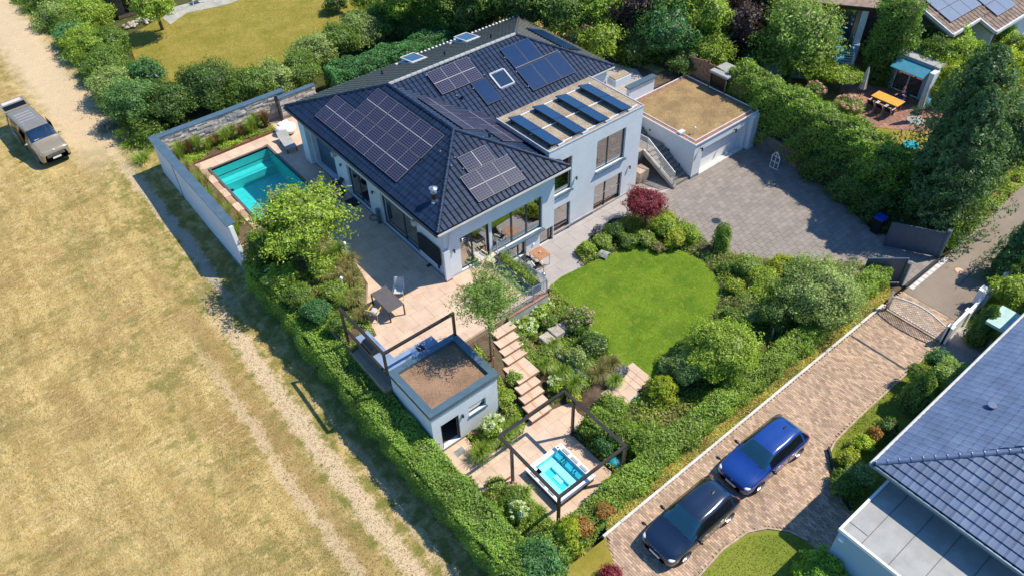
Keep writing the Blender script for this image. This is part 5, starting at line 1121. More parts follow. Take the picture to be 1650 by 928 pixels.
mb = MB(); mb.box(GX-.16, GY-.3, 2.6, GX, GY-.12, 2.72); mb.build('wall_light', 'white_paint', ng)
for i, (px, py, l) in enumerate(((1352, 910, 'royal blue wheelie bin by the blue garage wall behind the round bush'), (1328, 893, 'dark wheelie bin nearest the corner of the blue garage'))):
    x, y = W(px, py, 1.0); x = GX-.42; t = thing('wheelie_bin', l, 'bin', (x, y, 0)); bm_ = 'blue_plastic' if i == 0 else 'teal_fabric'
    bevel(MB().box(-.26, -.27, .08, .26, .27, .98).build('body', bm_, t, local=True), .05); bevel(MB().box(-.29, -.3, .98, .29, .3, 1.06).build('lid', bm_, t, local=True), .03)
    for s in (-.25, .25): MB().cyl((.25, s-.03, .1), (.25, s+.03, .1), .1, n=12).build('wheel', 'rubber', t, local=True)
# ================================================================ VEHICLES
def cr(a, b, c, d, t): return .5*((2*b)+(-a+c)*t+(2*a-5*b+4*c-d)*t*t+(-a+3*b-3*c+d)*t**3)
def car(name, label, cat, st, paint, roofm=None, wheels=(), wr=.32, glass='car_glass', width=.9, group=None, van=False, plate=True):
    """st: stations (x, half_width, z_low, z_belt, roof_half_width, z_roof_edge, z_top); x=0 at the nose"""
    t = thing(name, label, cat, (0, 0, 0), group); rings = []
    for (x, w_, zl, zb, wr_, ze, zt) in st:
        rings.append([(x, 0, zl), (x, w_*.82, zl), (x, w_*.98, zl+.13), (x+0, w_, (zl+zb)/2+.04), (x, w_*.965, zb), (x, wr_, ze), (x, wr_*.6, zt-.008), (x, 0, zt)])
    ns_, nr = len(st), 8; q = 5; A = np.array(rings)
    def ev(arr, i, f):
        n = len(arr); g = lambda k: arr[max(0, min(n-1, k))]; return cr(g(i-1), g(i), g(i+1), g(i+2), f)
    dense = []; sid = []
    for i in range(ns_-1):
        for k in range(q):
            dense.append(ev(A, i, k/q)); sid.append((i, k/q))
    dense.append(A[-1]); D = np.array(dense); out = []; rid = []
    for j in range(nr-1):
        for k in range(q):
            f = k/q; g = lambda m_: D[:, max(0, min(nr-1, m_))]
            out.append(cr(g(j-1), g(j), g(j+1), g(j+2), f) if j not in (0,) else g(0)*(1-f)+g(1)*f); rid.append((j, f))
    out.append(D[:, -1]); G = np.stack(out, 1); NS, NR = G.shape[:2]
    parts = {'body': MB(), 'roof': MB(), 'windscreen': MB(), 'rear_window': MB(), 'window_L': MB(), 'window_R': MB(), 'bumper': MB()}
    for side in (1, -1):
        for i in range(NS-1):
            for j in range(NR-1):
                si, sf = sid[i]; rj, rf = rid[j]; u = si+sf; r_ = rj+rf; k = 'body'
                if rj == 4 and C0+.45 <= u < C3-.15 and .1 <= rf < .9 and not any(abs(u-p) < .05 for p in PIL): k = 'window_L' if side > 0 else 'window_R'
                elif (rj >= 5 or (rj == 4 and rf > .75)) and C0+.12 <= u < C1-.05: k = 'windscreen' if r_ > 4.82 else 'body'
                elif (rj >= 5) and C2+.2 <= u < C3-.2 and not van: k = 'rear_window' if r_ > 5.3 else 'body'
                elif roofm and rj >= 5 and C1 <= u < C2+.2: k = 'roof'
                elif rj <= 1 : k = 'bumper'
                p = [G[i, j], G[i+1, j], G[i+1, j+1], G[i, j+1]]; p = [(-a[0], a[1]*side, a[2]) for a in p]
                if side < 0: p = p[::-1]
                parts[k].add(p, [(0, 1, 2, 3)])
    mm = {'body': paint, 'roof': roofm or paint, 'windscreen': glass, 'rear_window': glass, 'window_L': 'tv_screen', 'window_R': 'tv_screen', 'bumper': 'rubber'}
    for k, p in parts.items():
        if not p.f: continue
        p.smooth = True; nm = {'window_L': 'side_window', 'window_R': 'side_window'}.get(k, k); o = p.build(nm, mm[k], t, local=True)
        bm = bmesh.new(); bm.from_mesh(o.data); bmesh.ops.remove_doubles(bm, verts=bm.verts, dist=.0004); bmesh.ops.recalc_face_normals(bm, faces=bm.faces); bm.to_mesh(o.data); bm.free()
    gp = MB()
    def line(u0, u1, r0, r1, n=14, rad=.007):
        for side in (1, -1):
            P_ = []
            for k in range(n+1):
                a_ = (u0+(u1-u0)*k/n)*q; b_ = (r0+(r1-r0)*k/n)*q; i_ = min(NS-2, int(a_)); j_ = min(NR-2, int(b_)); fa, fb = a_-i_, b_-j_
                p = (G[i_, j_]*(1-fa)+G[i_+1, j_]*fa)*(1-fb)+(G[i_, j_+1]*(1-fa)+G[i_+1, j_+1]*fa)*fb; P_.append((-p[0], p[1]*side*1.002, p[2]+.002))
            gp.tube(P_, rad, 4)
    line(1.0, 3.1, 5.0, 5.3); line(1.0, 1.0, 5.0, 6.9, 6); line(4.9, 4.9, 2.2, 4.9, 8); line(3.75, 3.9, 2.2, 4.4, 8); line(5.95, 5.95, 2.4, 4.9, 8); line(4.0, 6.6, 5.0, 5.0, 16, .014); line(3.3, 6.5, 4.1, 4.1, 18, .010); line(3.75, 5.95, 2.2, 2.2, 10)
    gp.build('panel_gap', 'rubber', t, local=True)
    wp = MB()
    for side in (.15, -.45):
        c_ = st[C0]; wp.beam((-c_[0]-.06, side, c_[6]+.015), (-c_[0]-.16, side+.42, c_[6]+.075), .02)
    wp.build('wiper', 'rubber', t, local=True)
    mb = MB(); x0, x1 = st[C0][0], st[C3][0]; mb.box(-x1+.3, -.6, .35, -x0-.45, .6, .62); mb.build('cabin_floor', 'slate_top', t, local=True)
    for xs_ in (x0+1.05, x0+1.9):
        for y in (-.36, .36): mb = MB(); mb.box(-xs_-.25, y-.23, .5, -xs_+.2, y+.23, .72); mb.box(-xs_-.32, y-.22, .7, -xs_-.2, y+.22, 1.12); bevel(mb.build('seat', 'felt', t, local=True), .05)
    MB().box(-x0-.35, -.68, .8, -x0-.15, .68, .86).build('dashboard', 'slate_top', t, local=True)
    for x in wheels:
        for s in (-1, 1):
            y = s*(width-.10); wb_ = MB(); wb_.cyl((-x, y-s*.11, wr), (-x, y+s*.10, wr), wr, n=26); tw = wb_.build('wheel', 'rubber', t, local=True)
            rb = MB(); rb.cyl((-x, y+s*.10, wr), (-x, y+s*.108, wr), wr*.70, n=20)
            rb.build('rim', 'black', tw, local=True); sp_ = MB()
            for k in range(5):
                a = 2*math.pi*k/5; sp_.beam((-x, y+s*.112, wr), (-x+wr*.66*math.cos(a), y+s*.112, wr+wr*.66*math.sin(a)), .07, .02)
            sp_.cyl((-x, y+s*.108, wr), (-x, y+s*.118, wr), .07, n=10); sp_.build('spokes', 'alloy', tw, local=True)
            ab = MB(); ab.cyl((-x, s*(width-.24), wr+.02), (-x, s*(width-.045), wr+.02), wr*1.14, n=28); ab.build('wheel_arch', 'rubber', t, local=True)
    return t
def place(t, x, y, z, ang): t.location = (x, y, z); t.rotation_euler = (0, 0, ang)
C0, C1, C2, C3 = 3, 4, 6, 7; PIL = (4.9, 5.95)
golf = [(0.0, .52, .28, .50, .42, .56, .60), (.07, .70, .22, .56, .56, .66, .70), (.30, .83, .20, .68, .70, .78, .83), (1.02, .885, .20, .86, .74, .93, 1.0), (1.82, .90, .20, .93, .60, 1.34, 1.42), (2.75, .90, .20, .94, .60, 1.38, 1.47), (3.62, .885, .20, .96, .55, 1.32, 1.41), (4.06, .85, .24, .92, .62, 1.0, 1.04), (4.20, .78, .28, .78, .60, .84, .86), (4.25, .66, .34, .60, .5, .66, .68)]
def dress(t, w_, L, hz, mz, mx, hl, tl, plate_z=.42, mir='black', badge=True):
    for s in (-1, 1):
        mb = MB(); mb.sphere((-mx, s*(w_+.10), mz), .07, .12, .075, 10, 6); mb.beam((-mx, s*(w_-.06), mz-.04), (-mx, s*(w_+.05), mz-.01), .04); mb.smooth = True; mb.build('mirror', mir, t, local=True)
        mb = MB(); (x, y, z) = hl; mb.sphere((-x, s*y, z), .20, .15, .075, 12, 6); mb.smooth = True; mb.build('headlight', 'lamp_glass', t, local=True)
        mb = MB(); (x, y, z) = tl; mb.sphere((-x, s*y, z), .09, .14, .09, 10, 6); mb.smooth = True; mb.build('tail_light', 'tail_red', t, local=True)
        for xx in (1.95, 2.9): MB().box(-xx-.08, s*w_*.985, .80, -xx+.08, s*(w_*.985+.025), .83).build('door_handle', 'alloy', t, local=True)
    MB().box(-.04, -.26, plate_z-.055, .01, .26, plate_z+.055).build('number_plate', 'white_paint', t, local=True)
    mb = MB(); mb.box(-.03, -.5, plate_z+.08, .0, .5, plate_z+.14); mb.build('grille', 'black', t, local=True)
    if badge: mb = MB(); mb.cyl((-.10, 0, hz-.03), (-.06, 0, hz+.02), .06, n=14); mb.build('badge', 'alloy', t, local=True)
car1 = car('parked_car', 'very dark navy compact hatchback parked nearer on the brick lane', 'car', golf, 'car_navy', None, (.86, 3.48), .32, 'car_glass', .90, 'cars parked on the brick lane')
dress(car1, .9, 4.25, .66, .98, 1.45, (.26, .66, .66), (4.10, .68, .86)); MB().box(-3.35, -.03, 1.44, -3.2, .03, 1.52).build('antenna_fin', 'black', car1, local=True)
car2 = car('parked_car', 'bright royal blue compact hatchback parked farther up the brick lane', 'car', golf, 'car_blue', None, (.86, 3.48), .32, 'car_glass', .90, 'cars parked on the brick lane')
dress(car2, .9, 4.25, .66, .98, 1.45, (.26, .66, .66), (4.10, .68, .86)); MB().box(-3.35, -.03, 1.44, -3.2, .03, 1.52).build('antenna_fin', 'black', car2, local=True)
a = W(1101, 904); b = W(1171, 841); ay = (a[1]+b[1])/2+.84
place(car1, a[0]-.86+.04, ay, 0, math.pi); a2 = W(1220, 788); b2 = W(1291, 728); place(car2, a2[0]-.86-.02, (a2[1]+b2[1])/2+.84, 0, math.pi+R(-1))
C0, C1, C2, C3 = 3, 4, 6, 7; PIL = (4.75, 5.6)
vst = [(0.0, .70, .30, .62, .6, .80, .84), (.08, .86, .24, .80, .74, .95, 1.0), (.35, .94, .22, .98, .80, 1.08, 1.12), (1.0, .955, .22, 1.10, .82, 1.22, 1.28), (1.85, .96, .22, 1.15, .74, 1.80, 1.88), (3.2, .96, .22, 1.16, .76, 1.84, 1.93), (4.95, .95, .24, 1.16, .76, 1.82, 1.90), (5.08, .93, .28, 1.12, .74, 1.78, 1.84), (5.12, .90, .34, 1.0, .70, 1.70, 1.76)]
van = car('parked_van', 'beige metallic people carrier with its tailgate and side door open on the dirt track', 'van', vst, 'van_gold', 'van_roof', (.95, 4.05), .35, 'van_glass', .96, None, True)
dress(van, .96, 5.1, 1.0, 1.22, 1.5, (.28, .74, .93), (5.05, .84, 1.1), .5, 'van_gold')
for k in range(6): MB().box(-2.35-k*.38, -.50, 1.912, -2.325-k*.38, .50, 1.935).build('roof_rib', 'kerb', van, local=True)
for k in range(3): MB().box(-.06, -.55, .62+k*.09, .0-.0, .55, .65+k*.09).build('grille_bar', 'alloy', van, local=True)
mb = MB(); mb.beam((-5.02, 0, 1.90), (-6.05, 0, 2.16), 1.66, .06); mb.build('tailgate', 'van_gold', van, local=True)
MB().beam((-5.15, 0, 1.965), (-5.58, 0, 2.075), 1.4, .03).build('tailgate_glass', 'tv_screen', van, local=True)
MB().beam((-5.7, 0, 2.11), (-5.95, 0, 2.17), 1.2, .03).build('tailgate_trim', 'light_fabric', van, local=True)
for s in (-1, 1): MB().box(-3.2, s*.965, .42, -2.2, s*.975, 1.66).build('door_opening', 'black', van, local=True)
mb = MB(); mb.box(-4.3, -1.04, .40, -3.25, -.985, 1.1); mb.build('sliding_door', 'van_gold', van, local=True); mb = MB(); mb.box(-4.3, .985, .40, -3.25, 1.04, 1.1); mb.build('sliding_door', 'van_gold', van, local=True)
for (x, y, w_, d) in ((-1.22, -.42, .3, .2), (-1.25, -.10, .22, .16), (-1.75, .45, .1, .4)): MB().beam((x, y-w_/2, 1.36 if x > -1.5 else 1.66), (x, y+w_/2, 1.36 if x > -1.5 else 1.66), .03, d*.8).build('paper', 'white_paint', van, local=True)
place(van, 3.50, 51.1, field_z(52)+.02, R(-84))
# ================================================================ GATES AND FENCES
ag = thing('driveway_gate_leaf', 'anthracite solid driveway gate leaf swung open into the tree shade', 'gate', (38.1, 10.45, 0), 'driveway gate leaves')
a = Vector((38.05, 10.5)); b = Vector((36.85, 12.95)); a = Vector((38.1, 10.5)); b = Vector(W(1437, 414, 0)); 
def gate_leaf(t, a, b, h=1.7, m='anthracite_gate', n=4):
    d = (b-a).normalized(); L = (b-a).length
    MB().beam((*a, h), (*b, h), .07).build('top_rail', m, t); MB().beam((*a, .10), (*b, .10), .07).build('bottom_rail', m, t)
    MB().beam((*a, .06), (*a, h+.03), .07).build('end_post', m, t); MB().beam((*b, .06), (*b, h+.03), .07).build('end_post', m, t)
    for i in range(n): p = a+d*(L*(i+.5)/n); q = a+d*(L*(i+.995)/n); s = a+d*(L*(i+.005)/n); MB().beam((s.x, s.y, h/2+.05), (q.x, q.y, h/2+.05), .025, h-.14).build('board', m, t)
gate_leaf(ag, a, Vector((36.75, 12.9)))
MB().box(38.1, 10.35, -.1, 38.3, 10.55, 1.9).build('gate_post', 'coping', ag)
ag2 = thing('driveway_gate_leaf', 'anthracite driveway gate leaf standing half sunlit beside the clipped hedge', 'gate', (34.75, 10.5, 0), 'driveway gate leaves')
gate_leaf(ag2, Vector((34.72, 10.75)), Vector(W(1385, 455, 0))); MB().box(34.62, 10.5, -.1, 34.80, 10.68, 1.5).build('gate_post', 'coping', ag2)
for s_ in range(2):
    p = Vector((40.0, 10.95)); 
x, y = W(1440, 362, 1.5); t = thing('street_bin', 'dark bin with a blue lid in the shade behind the driveway gate', 'bin', (37.6, 13.9, 0)); bevel(MB().box(-.27, -.27, 0, .27, .27, 1.0).build('body', 'black', t, local=True), .05); MB().box(-.3, -.3, 1.0, .3, .3, 1.07).build('lid', 'blue_plastic', t, local=True)
sg = thing('lane_gate', 'galvanised mesh gate with curved top rail standing across the brick lane', 'gate', (32.5, 8.5, 0))
gh = lambda s: .95+.32*math.sin(math.pi*min(1, max(0, s)))
gx = 32.45; n = 14
MB().box(gx-.05, 10.02, -.05, gx+.05, 10.12, 1.25).build('post', 'steel', sg); MB().box(gx-.05, 6.95, -.05, gx+.05, 7.05, 1.35).build('post', 'steel', sg)
MB().beam((gx, 9.98, .12), (gx, 7.1, .12), .06).build('bottom_rail', 'kerb', sg)
mb = MB(); pts = [(gx, 9.98-2.88*i/n, gh(i/n)) for i in range(n+1)]
for i in range(n): mb.beam(pts[i], pts[i+1], .06)
mb.build('top_rail', 'kerb', sg); MB().beam((gx, 9.98, .1), (gx, 9.98, gh(0)), .055).build('side_bar', 'kerb', sg); MB().beam((gx, 7.1, .1), (gx, 7.1, gh(1)), .055).build('side_bar', 'kerb', sg)
mb = MB(); sp_ = .16; i = -8
while i*sp_ < 2.9:
    for s in (1, -1):
        y0_, z0_, y1_, z1_ = (9.98-i*sp_, .12, 9.98-i*sp_-1.2*s, 1.32) if s > 0 else (9.98-i*sp_, .12, 9.98-i*sp_+1.2, 1.32)
        P_ = []
        for k in range(25):
            f = k/24; y = y0_+(y1_-y0_)*f; z = z0_+(z1_-z0_)*f; u = (9.98-y)/2.88
            if 0 <= u <= 1 and z <= gh(u): P_.append((y, z))
        if len(P_) > 2: mb.beam((gx, P_[0][0], P_[0][1]), (gx, P_[-1][0], P_[-1][1]), .014)
    i += 1
mb.build('mesh', 'kerb', sg, kind='stuff')
ww = thing('white_wall', 'long low white boundary wall with stepped caps along the road', 'wall', (36, 7.1, 0))
for i, (x0, x1, z) in enumerate(((32.55, 34.4, 1.0), (34.4, 36.3, .85), (36.3, 38.6, .8), (38.6, 41, .8), (41, 46, .75), (46, 60, .75))):
    y0, y1 = 6.98+(x0-32)*.02, 6.98+(x1-32)*.02; MB().beam((x0, y0, z/2-.1), (x1, y1, z/2-.1), .14, z+.2).build('wall_panel', 'white_paint', ww); MB().box(x0-.15, y0-.15, -.1, x0+.15, y0+.15, z+.12).build('pillar', 'white_paint', ww)
MB().box(35.95, 7.02, .2, 36.45, 7.42, 1.15).build('mail_box', 'white_paint', label='white letter box cabinet on the low white wall by the road', cat='letter box')
bf = thing('board_fence', 'weathered grey board fence in deep shade at the end of the driveway', 'fence', (39.45, 22.3, 0))
for i in range(15): y0 = 24.1-i*.26; MB().box(39.4, y0-.25, -.05, 39.45, y0, 1.12+random.uniform(-.015, .015)).build('board', 'grey_board' if i < 11 else 'terracotta', bf)
MB().box(39.36, 20.2, 1.13, 39.5, 24.15, 1.18).build('cap', 'grey_board', bf)
hf = MB(); (x, y) = W(1246, 272, 0); yy = [y-.28, y+.28]
for q in yy: hf.beam((x, q, 0), (x, q, .9), .035)
hf.beam((x, yy[0], .9), (x, y, 1.25), .035); hf.beam((x, yy[1], .9), (x, y, 1.25), .035); hf.beam((x, yy[0], .03), (x, yy[1], .03), .035); hf.beam((x, yy[0], .5), (x, yy[1], .5), .03); hf.beam((x, y, 0), (x, y, 1.2), .03); hf.beam((x, yy[0], .9), (x, yy[1], .9), .03)
hf.build('house_frame', 'white_paint', label='small white house-shaped frame leaning by the grey board fence', cat='garden decoration')
bb = thing('reed_fence', 'brown reed mat fence behind the garage roof with sagging top', 'fence', (39.9, 28, 2.5))
i = 0; y = 30.7
while y > 25.6:
    h = 1.25+.12*math.sin(y*1.6)+.14*(y > 29); MB().box(39.82, y-.15, 2.3, 39.86, y-.005, 2.5+h+random.uniform(-.03, .03)).build('reed_strip', 'bamboo', bb); y -= .155; i += 1
for y in (30.6, 28.9, 27.2, 25.7): MB().box(39.88, y-.04, 2.3, 39.96, y+.04, 4.0).build('post', 'bark', bb)
x, y = W(1172, 107, 4.0); t = thing('covered_stack', 'grey tarpaulin covered garden stack on posts behind the reed fence', 'garden storage', (x, y, 2.4))
mb = MB(); mb.box(-.85, -.75, 1.15, .85, .75, 1.35); bevel(mb.build('cover', 'felt', t, local=True), .08, 3); MB().box(-.7, -.6, .3, .8, .7, 1.1).build('contents', 'black', t, local=True)
for sx in (-.75, .75):
    for sy in (-.65, .65): MB().box(sx-.04, sy-.04, 0, sx+.04, sy+.04, 1.15).build('leg', 'bark', t, local=True)
# ================================================================ FURNITURE
def table(name, label, x0, x1, y0, y1, zb, h, top, leg, th=.04, lw=.06, ins=.03, apron=False, rot=0):
    cx, cy = (x0+x1)/2, (y0+y1)/2; t = thing(name, label, 'table', (cx, cy, zb), None, rot); a, b = (x1-x0)/2, (y1-y0)/2
    bevel(MB().box(-a, -b, h-th, a, b, h).build('table_top', top, t, local=True), .008)
    for sx in (-1, 1):
        for sy in (-1, 1): MB().box(sx*(a-ins)-lw/2, sy*(b-ins)-lw/2, 0, sx*(a-ins)+lw/2, sy*(b-ins)+lw/2, h-th).build('leg', leg, t, local=True)
    if apron:
        mb = MB(); mb.beam((-a+ins, -b+ins, .05), (a-ins, -b+ins, .05), .03); mb.beam((-a+ins, b-ins, .05), (a-ins, b-ins, .05), .03); mb.build('foot_rail', leg, t, local=True)
    return t
table('dining_table', 'dark slate topped garden table standing half in shade on the sandstone terrace', 11.78, 12.68, 24.85, 26.55, T, .75, 'slate_top', 'bronze')
def chair(x, y, z, rot, seatm, legm, label, arm=None, group=None, h=.95, recl=.12, name='garden_chair'):
    t = thing(name, label, 'chair', (x, y, z), group, rot)
    bevel(MB().box(-.23, -.22, .42, .23, .24, .45).build('seat', seatm, t, local=True), .01)
    mb = MB(); mb.add([(-.22, -.22, .45), (.22, -.22, .45), (.20, -.22-recl*2, h), (-.20, -.22-recl*2, h), (-.22, -.25, .45), (.22, -.25, .45), (.20, -.25-recl*2, h), (-.20, -.25-recl*2, h)], [(3, 2, 1, 0), (4, 5, 6, 7), (0, 1, 5, 4), (1, 2, 6, 5), (2, 3, 7, 6), (3, 0, 4, 7)]); mb.build('backrest', seatm, t, local=True)
    for s in (-1, 1):
        MB().tube([(s*.25, .25, 0), (s*.25, .2, .62), (s*.25, -.22, .64)], .015, 6).build('leg', legm, t, local=True); MB().tube([(s*.25, -.32, 0), (s*.25, -.2, .45), (s*.23, -.24-recl*2, h+.02)], .015, 6).build('leg', legm, t, local=True)
        if arm: MB().box(s*.25-.03, -.2, .64, s*.25+.03, .24, .665).build('armrest', arm, t, local=True)
    return t
x, y = W(606, 512, T); chair(x, y, T, R(-60), 'light_fabric', 'steel', 'reclining aluminium chair with wooden armrests at the near side of the slate table', 'orange_wood')
x, y = W(644, 478, T); chair(x, y, T, R(140), 'light_fabric', 'steel', 'pale chair at the far end of the slate table by the shadow edge', None)
x, y = W(776, 424, T); chair(x, y, T, R(190), 'light_fabric', 'steel', 'light grey mesh armchair before the front terrace door', 'light_fabric', h=.9)
x, y = W(797, 424, T); t = thing('slatted_bench', 'pale wooden slatted seat beside the grey mesh armchair on the front terrace', 'bench', (x, y, T), rot=R(20))
for i in range(9): MB().box(-.42+i*.095, -.25, .38, -.35+i*.095, .3, .41).build('slat', 'cream', t, local=True)
for sx in (-.38, .38):
    for sy in (-.2, .25): MB().box(sx-.03, sy-.03, 0, sx+.03, sy+.03, .38).build('leg', 'cream', t, local=True)
x, y = W(802, 438, T); t = thing('wire_plant_stand', 'small round wire stand by the planter on the front terrace', 'plant stand', (x, y, T))
for i in range(3):
    mb = MB(); k = 12; pts = [(.2*math.cos(2*math.pi*j/k), .2*math.sin(2*math.pi*j/k), .1+i*.14) for j in range(k+1)]; mb.tube(pts, .01, 5); mb.build('ring', 'steel', t, local=True)
for j in range(4): MB().cyl((.2*math.cos(j*1.57), .2*math.sin(j*1.57), 0), (.2*math.cos(j*1.57), .2*math.sin(j*1.57), .4), .01, n=5).build('leg', 'steel', t, local=True)
table('patio_table', 'brown wooden square table with steel frame on the lower grey patio', 20.78, 21.6, 24.0, 24.9, 0, .75, 'wood_table', 'steel', .03, .035, .04, True)
x, y = W(873, 402, .75); t = thing('glass_ornament', 'small clear ornament standing on the brown patio table', 'ornament', (21.2, 24.45, .75)); mb = MB(); mb.sphere((0, 0, .09), .04, n=10, k=6); mb.cyl((0, 0, 0), (0, 0, .06), .03, n=8); mb.build('figure', 'white_paint', t, local=True)
x, y = W(846, 425, 0); chair(x, y, -.01, R(-80), 'dark_fabric', 'black', 'black padded chair left of the brown patio table near the house wall', None, h=.85)
x, y = W(852, 437, 0); chair(x+.1, y, -.01, R(-70), 'felt', 'steel', 'grey fabric chair left of the brown patio table behind the railing', None, h=.85)
x, y = W(866, 437, 0); chair(x, y, -.01, R(-15), 'black', 'black', 'dark stacking chair in front of the brown patio table', 'cream', h=.8)
# pool furniture
t = thing('sun_lounger', 'grey sun lounger standing by the pool corner under the roof edge', 'sun lounger', (15.35, 42.5, T), rot=R(-8))
bevel(MB().box(-.35, -.95, .30, .35, .55, .36).build('bed', 'felt', t, local=True), .02); mb = MB(); mb.add([(-.35, .5, .33), (.35, .5, .33), (.35, .95, .62), (-.35, .95, .62), (-.35, .5, .28), (.35, .5, .28), (.35, .95, .57), (-.35, .95, .57)], [(0, 1, 2, 3), (7, 6, 5, 4), (0, 4, 5, 1), (1, 5, 6, 2), (2, 6, 7, 3), (3, 7, 4, 0)]); mb.build('backrest', 'felt', t, local=True)
for sx in (-.3, .3):
    for sy in (-.85, .5): MB().box(sx-.03, sy-.03, 0, sx+.03, sy+.03, .3).build('leg', 'black', t, local=True)
x, y = W(462, 210, T+.2); t = thing('bean_bag', 'big white outdoor floor cushion by the pool and roof corner', 'cushion', (x, y, T)); mb = MB(); mb.sphere((0, 0, .32), .72, .62, .32, 18, 10); mb.smooth = True; o = mb.build('cushion', 'white_fabric', t, local=True)
for v in o.data.vertices: v.co.z += .05*math.sin(v.co.x*7)*math.sin(v.co.y*6+1); v.co.x *= 1+.08*math.sin(v.co.y*5)
MB().box(-.35, .1, .5, .35, .5, .62).build('pillow', 'white_fabric', t, local=True)
x, y = W(545, 305, T); chair(x, y, T, R(80), 'dark_fabric', 'black', 'black folding chair by the first sliding terrace door', None, h=.85)
x, y = W(549, 320, T); t = thing('fire_bowl', 'round black covered barbecue stove beside the folding chair on the terrace', 'barbecue', (x, y-.1, T)); mb = MB(); mb.sphere((0, 0, .5), .3, .3, .22, 14, 8); mb.smooth = True; mb.build('bowl', 'black', t, local=True)
for j in range(3): MB().cyl((.12*math.cos(j*2.1), .12*math.sin(j*2.1), .35), (.24*math.cos(j*2.1), .24*math.sin(j*2.1), 0), .015, n=6).build('leg', 'black', t, local=True)
MB().box(15.1, 34.1, T, 15.72, 35.0, T+.012).build('door_mat', 'dark_fabric', label='dark doormat in front of the sliding terrace door', cat='doormat')
mb = MB(); pts = []
x, y = W(603, 352, T)
for i in range(22): a = i*.55; pts.append((x+.28*math.cos(a)*(1-.01*i), y+.28*math.sin(a), T+.01+.003*i))
mb.tube(pts, .012, 5); mb.build('garden_hose', 'black', label='coiled black hose on the shaded terrace paving', cat='hose')
mb = MB(); mb.box(15.5, 31.78, T, 15.7, 32.0, T+1.0); bevel(mb.build('bollard_light', 'coping', label='slim blue-grey box beside the terrace door frame', cat='light'), .02)
mb = MB(); mb.box(*W(690, 431, T), T, W(690, 431, T)[0]+.25, W(690, 431, T)[1]+.2, T+.012); mb.build('floor_drain', 'black', label='small black drain cover at the foot of the television wall', cat='drain')
for px, py, bx_, by_, l in ((553, 391, 562, 418, 'white globe garden light on a stem nearest the pool tree'), (551, 454, 557, 474, 'white globe garden light on a stem among the golden grasses')):
    x, y = W(bx_, by_, T); d = ray(px, py); k = (y-0)/d.y; z = HC+d.z*((x)/d.x); t = thing('globe_light', l, 'garden light', (x, y, T), 'globe lights in the terrace bed'); hgt = 1.05
    MB().cyl((0, 0, 0), (-.04, .0, hgt), .012, n=6).build('stem', 'white_paint', t, local=True); mb = MB(); mb.sphere((-.04, 0, hgt+.09), .085, .085, .12, 12, 8); mb.smooth = True; mb.build('globe', 'white_paint', t, local=True)
t = thing('mirror_ball', 'shiny mirror ball on a stem at the patio corner', 'garden ornament', (20.0, 22.75, 0)); MB().cyl((0, 0, 0), (0, 0, .95), .015, n=6).build('stem', 'steel', t, local=True); mb = MB(); mb.sphere((0, 0, 1.05), .12, n=16, k=10); mb.smooth = True; mb.build('ball', 'steel', t, local=True)
t = thing('mower_shelter', 'small curved grey shelter for a robot mower at the lawn edge', 'mower shelter', (*W(974, 410, .15), .03), rot=R(18)); mb = MB(); k = 8
for s in (0, 1): mb.v += [(-.30+.6*i/k, -.26 if s == 0 else .26, .12+.17*math.sin(math.pi*i/k)) for i in range(k+1)]
mb.f = [(i, i+1, k+2+i, k+1+i) for i in range(k)]; mb.m = [0]*k; o = mb.build('canopy', 'felt', t, local=True); sm = o.modifiers.new('s', 'SOLIDIFY'); sm.thickness = .03
for sy in (-.24, .24): MB().box(-.28, sy-.02, 0, -.24, sy+.02, .14).build('leg', 'kerb', t, local=True); MB().box(.24, sy-.02, 0, .28, sy+.02, .14).build('leg', 'kerb', t, local=True)
bevel(MB().box(-.2, -.17, .02, .2, .17, .13).build('mower', 'black', t, local=True), .03)
t = thing('garden_bird', 'small turquoise garden ornament beside the lawn steps', 'ornament', (*W(1021, 645, 0), -.2)); mb = MB(); mb.sphere((0, 0, .25), .12, .09, .12, 10, 7); mb.sphere((.06, 0, .4), .06, n=8, k=6); mb.smooth = True; mb.build('figure', 'turq', t, local=True); MB().cyl((0, 0, 0), (0, 0, .16), .02, n=6).build('foot', 'turq', t, local=True)
for px, py, l in ((991, 743, 'turquoise glazed bowl beside the right pergola post'), (967, 716, 'small turquoise glazed pot in the shaded bed by the pergola')):
    x, y = W(px, py, H+.2); r_ = .30 if px > 980 else .18; t = thing('glazed_bowl', l, 'bowl', (x, y, H)); mb = MB(); mb.smooth = True; mb.sphere((0, 0, r_*.6), r_, r_, r_*.6, 16, 8); mb.build('bowl', 'turq', t, local=True)
for i, (px, py, l, m) in enumerate(((870, 462, 'small red and blue toy left by the planter trough', 'blue_wall'), (866, 458, 'little red toy on the terrace floor by the planter', 'tail_red'))):
    x, y = W(836 if i == 0 else 832, 462 if i == 0 else 456, T); mb = MB(); mb.sphere((x, y, T+.09), .1 if i == 0 else .07, n=10, k=7); mb.smooth = True; mb.build('toy', m, label=l, cat='toy')
